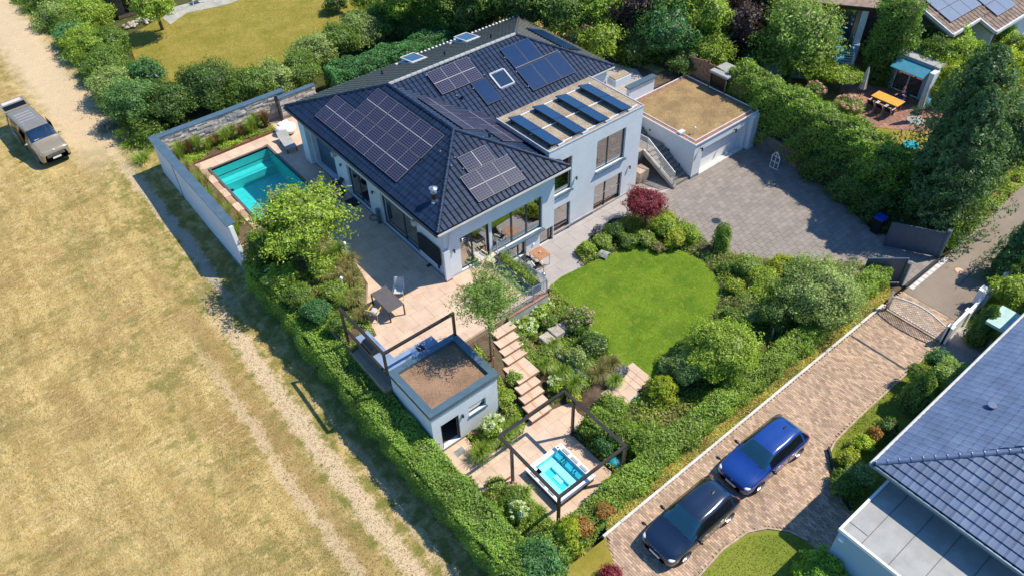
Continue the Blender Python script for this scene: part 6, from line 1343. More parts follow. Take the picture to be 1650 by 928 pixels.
# ================================================================ NEIGHBOURS, UPPER RIGHT
G2 = 1.5
nb = MB().prism([(42.5, 17.0), (43.2, 15.6), (49.5, 16.0), (50, 21.8), (47.8, 23.8), (45.8, 22.2), (45.2, 20.2)], G2-.3, G2+.0).build('brick_patio', 'terracotta', kind='structure')
pave('np', nb, [(44.6, 19.2), (46.6, 16.7), (49.5, 16.2), (49.9, 21.8), (47.8, 23.6), (45.8, 22.2)], G2+.03, .42, .42, 'terracotta', .02, .025, stag=.5, limit=200)
patch('neighbour_grass', [(41.6, 20.5), (41.3, 16), (41.6, 14.2), (47, 14.0), (46.6, 16.7), (44.6, 19.2), (44.0, 20.6)], G2+.012, 'dry_lawn')
ta = thing('garden_table', 'long orange-brown dining table on the neighbours brick patio', 'table', (47.3, 19.85, G2)); bevel(MB().box(-.48, -.95, .70, .48, .95, .75).build('table_top', 'orange_wood', ta, local=True), .02)
for sx in (-.38, .38):
    for sy in (-.8, .8): MB().box(sx-.04, sy-.04, 0, sx+.04, sy+.04, .7).build('leg', 'bark', ta, local=True)
for k, (dx, dy, rt, l) in enumerate(((-.75, .55, -90, 'leftmost black chair along the orange garden table'), (-.75, -.05, -90, 'middle black chair along the orange garden table'), (-.75, -.65, -90, 'rightmost black chair along the orange garden table'))):
    chair(47.3+dx, 19.85+dy, G2, R(rt), 'black', 'kerb', l, 'kerb', 'chairs at the orange garden table', h=.85)
def parasol(px, py, z, label, h, fold, base=False, m='light_fabric'):
    x, y = W(px, py, z); t = thing('closed_parasol', label, 'parasol', (x, y, z), 'closed parasols on the neighbours patio')
    MB().cyl((0, 0, 0), (.0, 0, h+.1), .025, n=8).build('pole', 'dark_metal', t, local=True); mb = MB(); n = 14; vs = []
    for (zz, r_) in ((h, .03), (h*.85, .10), (h*.6, .15), (h*.38, .21)): vs += [(r_*(1+.25*(i % 2))*math.cos(2*math.pi*i/n), r_*(1+.25*(i % 2))*math.sin(2*math.pi*i/n), zz) for i in range(n)]
    mb.add(vs, [(k*n+i, (k+1)*n+i, (k+1)*n+(i+1) % n, k*n+(i+1) % n) for k in range(3) for i in range(n)]); mb.build('canopy', m, t, local=True)
    if base: MB().cyl((0, 0, 0), (0, 0, .07), .55, n=24).build('base', 'felt', t, local=True)
    else: MB().cyl((0, 0, 0), (0, 0, .08), .25, n=16).build('base', 'black', t, local=True)
parasol(1475, 196, G2, 'closed grey parasol on a wide round base plate', 2.7, 0, True); parasol(1383, 163, G2, 'closed pale parasol by the rose bushes and ivy wall', 2.5, 0, False)
an = thing('garden_annex', 'white garden room with teal awning and open dark glass doors', 'annex', (50.5, 20, G2))
mb = MB(); wall(mb, 'x', 49.9, 18.4, 22.0, G2-.1, 3.9, .25, [(19.1, 21.1, G2, 3.5)]); mb.build('wall', 'blue_wall', an)
MB().box(49.2, 18.3, G2, 49.9, 18.62, 3.9).build('wall', 'render_white', an); MB().box(49.9, 18.4, 3.9, 52.6, 22, 4.05).build('roof', 'felt', an)
window(an, 'x', 49.9, 19.1, 21.1, G2, 3.5, (20.1,), fm='white_paint', fr=.07, name='glass_door')
mb = MB(); mb.add([(49.88, 18.8, 3.85), (49.88, 21.1, 3.85), (48.9, 21.1, 3.5), (48.9, 18.8, 3.5), (49.88, 18.8, 3.81), (49.88, 21.1, 3.81), (48.9, 21.1, 3.46), (48.9, 18.8, 3.46)], [(0, 1, 2, 3), (7, 6, 5, 4), (0, 4, 5, 1), (1, 5, 6, 2), (2, 6, 7, 3), (3, 7, 4, 0)]); mb.build('awning', 'teal_fabric', an)
x, y = W(1495, 160, G2+1.0); t = thing('covered_barbecue', 'barbecue under a bright blue cover beside the neighbours parasol', 'barbecue', (x, y, G2)); mb = MB(); mb.sphere((0, 0, .75), .38, .32, .32, 12, 8); mb.smooth = True; o = mb.build('cover', 'teal_fabric', t, local=True)
for sx in (-.2, .2):
    for sy in (-.2, .2): MB().cyl((sx, sy, 0), (sx, sy, .6), .02, n=6).build('leg', 'black', t, local=True)
x, y = W(1467, 238, G2); t = thing('paddling_bowl', 'small turquoise round tub on the neighbours dry lawn', 'tub', (x, y, G2)); mb = MB(); mb.cyl((0, 0, 0), (0, 0, .22), .42, .48, n=20); mb.build('tub', 'turq', t, local=True)
# the two neighbouring houses
ha = thing('balcony_house', 'tall pale neighbouring house with glazed balcony between the leafy tree and the ivy', 'house', (48.2, 23.4, G2), rot=R(34.8))
def hbx(nm, b, m): return MB().box(*b).build(nm, m, ha, local=True)
hbx('wall', (0, 0, -.2, 8, 7, 1.25), 'blue_wall'); hbx('balcony_floor', (-.05, -.05, 1.25, 3.2, 7, 1.36), 'teal_fabric'); hbx('wall', (3.35, -.2, 1.36, 8, 7, 4.6), 'interior')
hbx('side_wall', (1.6, -.45, -.2, 8, -.06, 2.1), 'blue_wall'); hbx('column', (1.85, -.42, 1.36, 2.3, 0, 4.6), 'render_white'); hbx('balcony_parapet', (0, -.12, 1.36, 1.6, 0, 2.0), 'blue_wall')
for k in range(4): f = hbx('window', (3.25, .1+k*1.6, 1.4, 3.32, 1.62+k*1.6, 4.4), 'frame_dark'); g = MB().box(3.22, .18+k*1.6, 1.48, 3.25, 1.54+k*1.6, 4.32).build('glass', 'pane', f, local=True)
hbx('lounge_seat', (1.6, 1.2, 1.36, 2.8, 3.0, 1.75), 'turq'); hbx('fascia', (1.5, -1.0, 4.55, 9, 8, 4.85), 'black')
mb = MB(); mb.add([(1.45, -1.05, 4.85), (9, -1.05, 6.0), (9, 8, 6.0), (1.45, 8, 4.85), (1.45, -1.05, 4.80), (9, -1.05, 5.95), (9, 8, 5.95), (1.45, 8, 4.80)], [(0, 1, 2, 3), (7, 6, 5, 4), (0, 4, 5, 1), (1, 5, 6, 2), (2, 6, 7, 3), (3, 7, 4, 0)]); mb.build('roof', 'brown_tile', ha, local=True)
for k in range(5): MB().beam((0, 0, 1.55+k*.18), (0, 4.5, 1.55+k*.18), .035).build('railing_bar', 'kerb', ha, local=True)
for y in (0, 1.5, 3.0, 4.5): MB().box(-.03, y-.03, 1.36, .03, y+.03, 2.32).build('railing_post', 'kerb', ha, local=True)
hb = thing('solar_house', 'neighbouring house with brown tile roof and pale solar panels at the top right', 'house', (57, 22, G2))
KB = .38; ey, ez = 19.5, 5.0
MB().box(53.3, 20.1, G2, 66, 29, 4.95).build('wall', 'grey_board', hb); MB().box(56.8, 18.9, G2, 66, 20.1, 4.6).build('wall', 'render_white', hb)
mb = MB(); zf = lambda y: ez+(y-ey)*KB
mb.add([(52.75, 19.5, zf(19.5)), (56.3, 19.5, zf(19.5)), (56.3, 18.2, zf(18.2)), (66, 18.2, zf(18.2)), (66, 26, zf(26)), (52.75, 26, zf(26))], [(0, 1, 2, 3, 4, 5)]); o = mb.build('roof', 'brown_tile', hb); sm = o.modifiers.new('s', 'SOLIDIFY'); sm.thickness = .25
slope_tiles(hb, (52.75, 19.5, ez+.02), (1, 0, 0), (0, 1, KB), [(0, 0), (9, 0), (9, 6), (0, 6)], .42, .42, 'brown_tile', 40); slope_tiles(hb, (56.3, 18.2, zf(18.2)+.02), (1, 0, 0), (0, 1, KB), [(0, 0), (6, 0), (6, 1.35), (0, 1.35)], .42, .42, 'brown_tile', 30)
mb = MB(); mb.beam((52.7, 19.42, zf(19.5)), (56.3, 19.42, zf(19.5)), .14, .2); mb.beam((56.25, 19.4, zf(19.4)), (56.25, 18.15, zf(18.2)), .12, .2); mb.beam((56.25, 18.12, zf(18.2)), (66, 18.12, zf(18.2)), .14, .2); mb.beam((52.7, 19.45, zf(19.5)), (52.7, 26, zf(26)), .1, .2); mb.build('gutter', 'kerb', hb)
U_, V_ = (1, 0, 0), (0, 1, KB); O_ = (52.75, 19.5, ez)
for j in range(3):
    for i in range(3 if j else 3): module(hb, O_, U_, V_, .75+i*1.35, .75+j*1.12, 1.33, 1.10, gl='pv_grey', lift=.14)
for j in range(2):
    for i in range(2): module(hb, O_, U_, V_, 4.95+i*1.35, -.55+j*1.12, 1.33, 1.10, gl='pv_grey', lift=.14)
for j in range(2):
    for i in range(2): module(hb, O_, U_, V_, 4.95+i*1.35, 1.9+j*1.12, 1.33, 1.10, gl='pv_grey', lift=.14)
MB().box(53.25, 20.3, 3.0, 53.3, 23.5, 4.6).build('dark_gable', 'black', hb); MB().box(57.6, 18.6, G2+1.0, 59, 18.89, 4.2).build('window', 'tv_screen', hb); MB().box(56.9, 18.5, G2, 57.15, 18.88, 4.5).build('corner_post', 'render_white', hb)
lw = thing('slate_wall', 'low blue-grey garden wall beside the bright shrub at the top right', 'wall', (57, 17.2, G2)); a = W(1563, 68, 2.6); b = W(1630, 84, 2.6); MB().beam((*a, 2.1), (*b, 2.1), .35, 1.3).build('wall_panel', 'bluestone', lw); MB().beam((*a, 2.78), (*b, 2.78), .45, .06).build('coping', 'kerb', lw)
# parts of a blue car-port seen at the far left top
x, y = W(196, 14, 2.0); t = thing('garden_house', 'dark timber garden house in shade behind the leafy tree top left', 'garden house', (x, y, 1.2)); MB().box(-.5, 0, 0, 3.6, 3, 1.9).build('wall', 'bark', t, local=True); MB().box(-.8, -.5, 1.9, 4, 3.2, 2.05).build('roof', 'teal_fabric', t, local=True); MB().box(0.2, -.03, .4, 1.6, .0, 1.6).build('window', 'tv_screen', t, local=True)
x, y = W(222, 36, 1.3); t = thing('stone_pile', 'heap of pale stones beside the garden house at the top left', 'stone heap', (x, y, 1.2))
for i in range(46):
    a = random.uniform(0, 6.28); r_ = random.random()**.6; s = random.uniform(.09, .2); mb = MB(); mb.sphere((r_*1.3*math.cos(a), r_*.8*math.sin(a), .08+.3*(1-r_)*random.random()), s, s*.8, s*.6, 6, 4); mb.build('stone', 'rock', t, local=True)
t = thing('lantern', 'dark garden lantern rising between the shrubs at the lawn corner', 'lantern', (*W(254, 133, 2.4), 1.2)); MB().cyl((0, 0, 0), (0, 0, 1.5), .03, n=6).build('pole', 'black', t, local=True); MB().cyl((0, 0, 1.45), (0, 0, 1.7), .12, .16, n=8).build('lamp', 'black', t, local=True); MB().cyl((0, 0, 1.7), (0, 0, 1.82), .2, .03, n=8).build('cap', 'black', t, local=True)
x, y = W(1375, 385, .8)
t = thing('garden_swing', 'white frame chair at the edge of the dry lawn at the top', 'chair', (*W(318, 4, 1.4), 1.2)); mb = MB(); mb.tube([(-.4, 0, 0), (-.3, 0, .8), (.5, 0, .8), (.6, 0, 0)], .03, 6); mb.tube([(-.3, .6, .0), (-.3, .6, .8), (.5, .6, .8), (.6, .6, 0)], .03, 6); mb.build('frame', 'white_paint', t, local=True); MB().box(-.3, 0, .4, .5, .6, .44).build('seat', 'white_fabric', t, local=True)
# ================================================================ PERSON at the orange table
ps = thing('person', 'person in dark blue shirt and blue shorts seated at the orange garden table', 'person', (48.35, 19.45, G2), rot=R(90))
def skin(name, verts, edges, rad, m, root=0, sub=1):
    me = bpy.data.meshes.new(name); me.from_pydata(verts, edges, []); o = bpy.data.objects.new(name, me); col.objects.link(o); o.parent = ps; o.modifiers.new('k', 'SKIN'); s = o.modifiers.new('u', 'SUBSURF'); s.levels = sub; s.render_levels = sub
    for i, r_ in enumerate(rad): sv = me.skin_vertices[0].data[i]; sv.radius = (r_, r_) if not isinstance(r_, tuple) else r_; sv.use_root = (i == root)
    me.materials.append(M[m]); return o
V = [(0, 0, .52), (0, -.02, .75), (0, .0, .98), (0, .01, 1.10), (0, .03, 1.20)]; Eg = [(0, 1), (1, 2), (2, 3), (3, 4)]; Rd = [(.15, .12), (.15, .11), (.17, .10), .055, .06]
for s in (-1, 1):
    b = len(V); V += [(s*.09, .02, .50), (s*.12, .42, .50), (s*.12, .46, .10), (s*.12, .60, .04)]; Rd += [.10, .065, .045, .035]; Eg += [(0, b), (b, b+1), (b+1, b+2), (b+2, b+3)]
    b = len(V); hz_ = 1.0 if s < 0 else .82; V += [(s*.18, .0, 1.0), (s*.26, .08, .76), (s*(.18 if s < 0 else .28), .32, hz_)]; Rd += [.055, .042, .032]; Eg += [(2, b), (b, b+1), (b+1, b+2)]
    w_ = b+2; hx, hy, hzz = V[w_]; V += [(hx, hy+.07, hzz+.01)]; Rd += [(.032, .016)]; Eg += [(w_, len(V)-1)]; p_ = len(V)-1
    for j, (dx, L_) in enumerate(((-.030, .065), (-.010, .078), (.010, .074), (.030, .058))): k = len(V); V += [(hx+dx, hy+.07+L_*.55, hzz+.012), (hx+dx, hy+.065+L_, hzz-.012)]; Rd += [.009, .008]; Eg += [(p_, k), (k, k+1)]
    k = len(V); V += [(hx-s*.045, hy+.05, hzz+.005), (hx-s*.055, hy+.085, hzz+.0)]; Rd += [.011, .009]; Eg += [(p_, k), (k, k+1)]
skin('body', V, Eg, Rd, 'skin')
mb = MB(); mb.smooth = True; mb.sphere((0, .04, 1.29), .078, .095, .115, 16, 12); mb.sphere((0, .138, 1.285), .014, .02, .02, 8, 6); mb.sphere((-.08, .03, 1.285), .012, .025, .03, 8, 6); mb.sphere((.08, .03, 1.285), .012, .025, .03, 8, 6); mb.build('head', 'skin', ps, local=True)
mb = MB(); mb.sphere((-.03, .125, 1.31), .012, n=8, k=6); mb.sphere((.03, .125, 1.31), .012, n=8, k=6); mb.box(-.022, .122, 1.232, .022, .134, 1.24); mb.build('eyes_and_mouth', 'hair', ps, local=True)
mb = MB(); mb.smooth = True; mb.sphere((0, .015, 1.335), .086, .098, .085, 16, 10); mb.build('hair', 'hair', ps, local=True)
Vs = [(0, 0, .50), (0, -.02, .75), (0, .0, .99), (-.17, .0, 1.0), (-.235, .06, .82), (.17, 0, 1.0), (.235, .06, .82)]; skin('shirt', Vs, [(0, 1), (1, 2), (2, 3), (3, 4), (2, 5), (5, 6)], [(.17, .14), (.165, .125), (.175, .11), .07, .06, .07, .06], 'shirt')
Vs = [(0, 0, .50), (-.09, .05, .50), (-.12, .34, .50), (.09, .05, .50), (.12, .34, .50)]; skin('shorts', Vs, [(0, 1), (1, 2), (0, 3), (3, 4)], [(.165, .13), .115, .09, .115, .09], 'shorts')
chair(48.45, 19.45, G2, R(90), 'black', 'black', 'black chair under the person in blue at the orange table', None, h=.8)
# ================================================================ VEGETATION
# --- pool tree and terrace bed
tree(487, 352, 4.3, 2.75, 2.9, 'light', 'wide spreading light green tree between the pool and the terrace', T, 'garden_tree', W(462, 420, T), .15, 1.0, 40, .27, 2.5, .13, low=.35, lo=.45)
bush(425, 400, 2.2, 1.0, 1.8, 'mid', 'dense green shrub at the end of the white boundary wall', T, size=.10)
bush(452, 448, 2.0, .9, 1.3, 'light', 'light green shrub with white blossom under the pool tree', T, size=.09, flowers=(10, 'whitef', .06))
bush(478, 478, 1.9, .8, 1.2, 'mid', 'round mid green shrub in the middle of the terrace bed', T, size=.08)
bush(508, 500, 1.9, .75, 1.1, 'blue', 'blue-green shrub beside the upper globe light', T, size=.08)
bush(538, 470, 1.8, .7, .9, 'grass', 'fresh green perennial clump near the upper globe light', T, size=.08)
bush(520, 430, 1.9, .8, 1.1, 'light', 'loose light shrub with white flowers left of the globe light', T, size=.09, flowers=(14, 'whitef', .05))
bush(545, 520, 1.8, .6, .9, 'mid', 'low green shrub beside the kitchen pergola post', T, size=.08)
for i, (px, py, pal, r_, h_, l) in enumerate(((563, 432, 'straw', .7, .75, 'golden feather grass nearest the shaded terrace corner'), (548, 415, 'grass', .65, .8, 'green grass clump under the tree by the upper globe light'), (571, 458, 'straw', .7, .7, 'golden grass leaning over the terrace edge'), (575, 492, 'straw', .7, .75, 'golden grass clump left of the slate table'), (586, 515, 'straw', .55, .6, 'pale grass clump closest to the kitchen pergola'), (560, 492, 'grass', .6, .7, 'green grass clump behind the golden ones by the pergola'), (543, 445, 'straw', .6, .7, 'yellow feather grass between the two globe lights'), (525, 452, 'straw', .6, .7, 'yellow-brown grass tuft right of the white blossom'))):
    tuft(px, py, T, r_, h_, 420, pal, l, group='ornamental grasses in the terrace bed')
# tall reeds along the boundary wall and the stacked wall
k = 0
for i in range(13):
    x = 9.2+random.uniform(-.3, .35); y = 36.2+i*.66
    tuft(0, 0, T, .5, random.uniform(.8, 1.1), 170, 'straw' if i % 3 else 'grass', 'dry tan reed grass in the narrow strip inside the boundary wall', 'reed_grass', .02, .35, 'reed grasses along the boundary wall', (x, y, T+.05)[:2])
for i in range(11):
    x = 9.5+i*.58; y = 45.35+random.uniform(-.25, .3); tuft(0, 0, T+.05, .5, random.uniform(.8, 1.25), 230, 'russet' if i % 3 == 1 else 'grass', 'tall rusty red perennial before the stacked stone wall' if i % 3 == 1 else 'tall fresh green perennial before the stacked stone wall', 'tall_perennial', .035, .2, 'tall perennials along the stacked stone wall', (x, y))
def cover(name, label, poly, n, zf, size, pal, hgt=.18, kind='stuff', clump=.35):
    x0, x1 = min(p[0] for p in poly), max(p[0] for p in poly); y0, y1 = min(p[1] for p in poly), max(p[1] for p in poly); P_ = []
    while len(P_) < n:
        x, y = rng.uniform(x0, x1), rng.uniform(y0, y1)
        if not inside(x, y, poly): continue
        v = math.sin(x*3.1+y*1.7)+math.sin(y*4.3-x*2.2)+math.sin(x*7+y*6)*.6
        if clump > 0 and v < clump*rng.normal()-.6: continue
        P_.append((x, y, zf(x, y)+.02+hgt*rng.random()*(.6+.4*math.sin(x*5)*math.sin(y*4.4))))
    P_ = np.array(P_); o = leaves_obj(name, leaf_mesh(name, P_, sph(n)*.5+np.array([0, 0, 1]), size, pal, .5, .6, cfac=1+.2*np.sin(P_[:, 0]*2+P_[:, 1]*1.7))); return props(o, label, 'ground cover', None, kind)
cover('bed_plants', 'low leafy ground cover of mixed herbs in the bed before the stacked stone wall', [(9.9, 44.65), (15.6, 44.65), (15.6, 46.0), (8.7, 46.0), (8.7, 44.5)], 4200, lambda x, y: T+.05, .11, 'light', .3)
cover('bed_plants', 'low mixed green ground cover filling the terrace bed under the pool tree', [(9.3, 24.4), (10.75, 24.65), (11.15, 26.25), (12.3, 28.05), (12.8, 30.5), (12.5, 34.4), (10.85, 35.9), (9.3, 35.95)], 13000, lambda x, y: T+.04, .10, 'grass', .35, clump=.2)
# --- field hedge
hedge([(8.75, 33.6, 1.75), (8.78, 30, 1.65), (8.78, 26.5, 1.2), (8.78, 22.5, 1.0), (8.78, 18.5, .85), (8.8, 14.5, .75), (8.95, 12.0, .65), (9.3, 9.9, .6)], 1.65, -.95, 1.7, [(.085, .15, .018), (.12, .19, .022), (.16, .22, .03), (.06, .105, .015)], 'long clipped evergreen hedge between the dry field and the garden', .095, 1.0, .07, tilt=.7, round_=.22)
hedge([(9.9, 11.05, .75), (13, 11.15, .8), (16.5, 11.3, .95), (20.5, 11.35, 1.05), (25, 11.3, 1.1), (29.5, 11.35, 1.2), (34.0, 11.5, 1.3)], 1.15, -.6, 1.0, [(.09, .15, .016), (.13, .19, .02), (.17, .22, .03), (.06, .10, .015)], 'long low clipped hedge running above the brick lane', .10, 1.0, .06, tilt=.7, round_=.22)
cover('bank_grass', 'strip of rough yellow-green grass on the bank between hedge and kerb', [(12.6, 10.36), (33.6, 10.40), (33.8, 11.1), (13, 10.75)], 26000, lambda x, y: .0+.35*max(0, (y-10.35)), .10, [(.20, .19, .04), (.15, .18, .03), (.26, .22, .06), (.24, .15, .04)], .16, clump=-3)
bush(938, 848, .9, .5, .5, 'orange', 'orange autumn tinted patch on the hedge corner above the yellow conifer', 0, size=.09, loc=None)
bush(975, 822, 1.0, .42, .45, 'orange', 'smaller orange patch of leaves on the hedge crest right of the corner', 0, size=.09)
conifer(918, 842, 0, .85, 1.7, 'yellow', 'bushy golden conifer at the bottom corner beside the lane kerb', -.3, .10, 1.2, 'golden_conifer', .45)
bush(985, 925, .3, .45, .6, 'red', 'small red leaved shrub at the bottom edge by the lane', 0, name='red_shrub', size=.07)
bush(870, 905, .4, 1.1, 1.5, 'blue', 'dense blue-green conifer shrub filling the bottom hedge corner', -.6, size=.10)
bush(835, 925, .2, .9, 1.3, 'mid', 'green shrub left of the corner conifer at the bottom edge', -.8, size=.10)
# --- hot tub garden
hedge([(15.85, 14.7, .75), (16.1, 13.6, .75), (16.6, 12.5, .75)], 1.25, -.55, .75, 'hedge', 'clipped dark green hedge block between hot tub and lawn steps', .09, 1.0, .10)
bush(985, 655, .3, .75, .9, 'hedge', 'dense evergreen shrub beside the low treads above the hot tub', -.3, size=.085)
bush(1045, 708, .6, .95, 1.2, 'hedge', 'broad evergreen shrub right of the pergola corner', -.3, size=.09)
conifer(1070, 612, 0, .85, 1.35, 'yellow', 'bright yellow-green globe conifer in front of the hedge', -.1, .09, 1.5, 'globe_conifer', .35)
bush(975, 715, .1, .55, .8, 'blue', 'dark glossy shrub in the shaded bed right of the hot tub', H, size=.08)
bush(945, 690, .0, .4, .5, 'light', 'light green perennial clump by the back pergola post', H, size=.08)
bush(1165, 560, 1.9, 1.75, 2.3, 'light', 'pale green multi-stemmed shrub between lawn and lane hedge', -.1, size=.10, lobes=26, lump=.36, flowers=None)
bush(1110, 590, 1.0, 1.0, 1.4, 'silver', 'grey-green shrub at the lawn edge left of the pale shrub', -.1, size=.09, lobes=14)
bush(1322, 470, 2.0, 2.1, 2.9, 'silver', 'large silvery green willow shrub beside the driveway gate', -.1, size=.11, lobes=34, lump=.33)
bush(1250, 505, 1.2, .9, 1.6, 'dark', 'dark shrub with bare pale stems left of the silvery willow', -.1, size=.09, stem='birch')
for i, (px, py) in enumerate(((1243, 545), (1258, 540), (1252, 505))):
    x, y = W(px, py, 0); mb = MB(); mb.tube([(x, y, -.1), (x+.15, y+.1, .9), (x+.1, y+.35, 1.9)], [.05, .04, .02], 6); mb.build('bare_stem', 'birch', label=('bare pale trunk in the dark gap left of the silvery willow', 'leaning pale branch beside the bare trunk', 'thin upright pale stem behind the bare trunk')[i], cat='stem')
# beds round the lawn
conifer(1168, 362, 0, .55, 1.9, 'hedge', 'dark green columnar yew between lawn and driveway', 0, .08, 1.4, 'column_yew', .22)
L2 = [
 (1205, 432, .5, .75, 1.0, 'grass', 'soft green shrub right of the columnar yew', None),
 (1232, 455, .6, .85, 1.1, 'light', 'light shrub with yellow tips near the driveway edge', None),
 (1262, 430, .6, .7, 1.0, 'yellow', 'yellow-green shrub touching the driveway paving', None),
 (1170, 432, .25, .45, .55, 'mid', 'low rounded plant at the foot of the columnar yew', None),
 (1183, 462, .4, .5, .6, 'light', 'yellow flowered perennial at the east lawn edge', (16, 'yellowf', .05)),
 (1200, 485, .4, .6, .7, 'grass', 'fine leaved green perennial below the yellow flowers', None),
 (1215, 505, .4, .6, .7, 'silver', 'grey-green cushion plant near the bare stems', (8, 'whitef', .04)),
 (1180, 505, .3, .5, .5, 'mid', 'small green mound beside the lawn curve', (6, 'whitef', .04)),
 (1225, 478, .5, .6, .9, 'light', 'loose light green bush behind the perennials', None),
 (1290, 440, .8, .8, 1.3, 'mid', 'green bush between the driveway and the silvery willow', None),
 (1098, 565, .3, .5, .6, 'mid', 'small shrub where the lawn narrows', None),
 (1075, 590, .35, .5, .7, 'silver', 'silvery herb clump beside the lawn point', None),
 (1060, 625, .4, .5, .8, 'grass', 'green bush above the globe conifer', None),
 (945, 400, .4, .45, .7, 'light', 'leftmost light green cushion by the patio edge', None),
 (972, 390, .4, .5, .7, 'grass', 'fine green cushion next to the mower shelter', None),
 (990, 372, .5, .55, .9, 'dark', 'dark green perennial clump under the red maple', None),
 (1012, 388, .4, .5, .7, 'mid', 'mid green mound at the north lawn edge', None),
 (968, 372, .3, .4, .5, 'lavender', 'grey-violet lavender clump overhanging the patio', None),
 (1040, 385, .4, .5, .7, 'grass', 'green perennial with pink spikes below the maple', (5, 'pinkf', .06)),
 (1070, 368, .6, .7, 1.1, 'light', 'light green shrub right of the red maple', None),
 (1088, 385, .5, .65, .9, 'yellow', 'yellow-green rose shrub with pale blooms', (7, 'yellowf', .05)),
 (1108, 378, .5, .6, 1.0, 'light', 'rightmost light shrub of the bed at the driveway', None),
 (1062, 398, .3, .35, .4, 'straw', 'small straw coloured tuft at the north lawn edge', None),
 (1078, 350, .7, .3, .5, 'yellow', 'small golden shrub tip between the maple and driveway', None)]
for px, py, zc, r_, h_, pal, l, fl in L2: bush(px, py, zc, r_*1.15, h_*1.1, pal, l, 0, size=.10, lobes=7, flowers=fl, aspect=.5)
for px, py, r_, h_, pal, l in ((1240, 440, .5, .7, 'straw', 'straw coloured grass behind the east bed perennials'), (1215, 465, .6, .7, 'straw', 'golden feather grass in the middle of the east bed'), (1193, 497, .5, .6, 'straw', 'pale grass clump beside the small green mound'), (1225, 520, .55, .7, 'grass', 'green grass clump before the bare pale stems')):
    tuft(px, py, 0, r_, h_, 330, pal, l, group='grasses in the east bed')
x, y = W(1040, 372, 0)
tree(1038, 325, 1.6, 1.22, 1.7, 'red', 'wine red Japanese maple beside the patio', 0, 'red_maple', (x, y), .085, 1.25, 18, .36, None, .06, .5, low=.7)
GP = [(18.9, 19.6), (20.6, 22.6), (20.45, 22.7), (19.3, 22.5), (19.1, 19.6)]
eb = [W(*p) for p in ((1120, 408), (1165, 440), (1170, 480), (1160, 510), (1090, 565), (1060, 615), (1090, 650), (1200, 640), (1330, 540), (1390, 470), (1300, 432), (1215, 420), (1150, 405))]
cover('bed_plants', 'low mixed green planting covering the east garden bed', eb, 15000, lambda x, y: 0, .085, 'mid', .25, clump=.5)
nbd = [W(*p) for p in ((926, 406), (1010, 350), (1072, 342), (1134, 386), (1105, 404), (1050, 394), (1000, 400), (950, 420))]
cover('bed_plants', 'low mixed planting in the bed between patio and lawn', nbd, 5000, lambda x, y: 0, .08, 'grass', .25, clump=.4)
# --- slope beside the stairs
stree = tree(785, 478, 5.1, 1.65, 3.4, [(.09, .15, .02), (.13, .19, .03), (.07, .12, .02), (.16, .21, .05)], 'slender narrow-leaved tree tied to wooden stakes above the garden stairs', -.1, 'young_tree', (14.35, 20.1), .15, .72, 30, .30, None, .06, .28, low=.9, lo=.35, core=0)
for i, (px, py) in enumerate(((783, 590), (800, 602), (779, 612))):
    x, y = (14.0, 14.62, 14.25)[i], (20.25, 20.2, 19.75)[i]; MB().cyl((x, y, -.4), (x, y, 1.35), .035, n=8).build('tree_stake', 'wood_table', label=('left wooden stake supporting the young tree', 'right wooden stake supporting the young tree', 'front wooden stake supporting the young tree')[i], cat='stake')
sz = garden_z
for (px, py, r_, h_, pal, l, fl, zc) in (
 (868, 497, .72, .9, 'light', 'white hydrangea by the retaining wall under the railing', (34, 'whitef', .085), .5),
 (848, 528, .6, .8, 'light', 'white hydrangea with lime heads between wall and stairs', (30, 'whitef', .09), .5),
 (935, 515, .75, .9, 'mid', 'pink rose shrub arching above the limestone blocks', (34, 'pinkf', .07), .6),
 (885, 520, .45, .7, 'mid', 'green shrub behind the middle limestone block', (5, 'pinkf', .05), .5),
 (955, 555, .7, .9, 'dark', 'airy dark green shrub dotted with tiny white flowers', (26, 'whitef', .035), .5),
 (930, 575, .5, .8, 'silver', 'grey-green shrub with small white blossoms behind the low wall', (14, 'whitef', .035), .4),
 (795, 685, .5, .6, 'light', 'hydrangea with large cream heads beside the shed window', (22, 'whitef', .10), .2),
 (835, 825, .42, .6, 'light', 'lime hydrangea in the bottom bed near the hedge', (20, 'whitef', .09), .0),
 (800, 780, .4, .4, 'grass', 'small bright perennial at the rusty planter corner', None, -.3),
 (828, 800, .55, .6, 'mid', 'bushy green perennials in the bed left of the hot tub', None, -.2),
 (895, 618, .4, .6, 'light', 'lime flowered hydrangea beside the low garden wall', (16, 'whitef', .08), .0),
 (880, 570, .4, .5, 'grass', 'bright green perennial beside the upper stair treads', None, .3),
 (815, 640, .4, .5, 'light', 'light green ground shrub left of the stairs', None, .0),
 (830, 610, .4, .5, 'grass', 'fresh green shrub between shed wall and landing', None, .3),
 (925, 638, .35, .4, 'yellow', 'small plant with orange-yellow flowers at the stair foot', (10, 'yellowf', .05), -.2),
 (1000, 598, .4, .4, 'lavender', 'wispy grey perennial at the south lawn point', None, .2)):
    x, y = W(px, py, zc); bush(px, py, zc, r_*1.1, h_*1.1, pal, l, min(zc-.2, sz(x, y)), size=.09, lobes=7, flowers=fl)
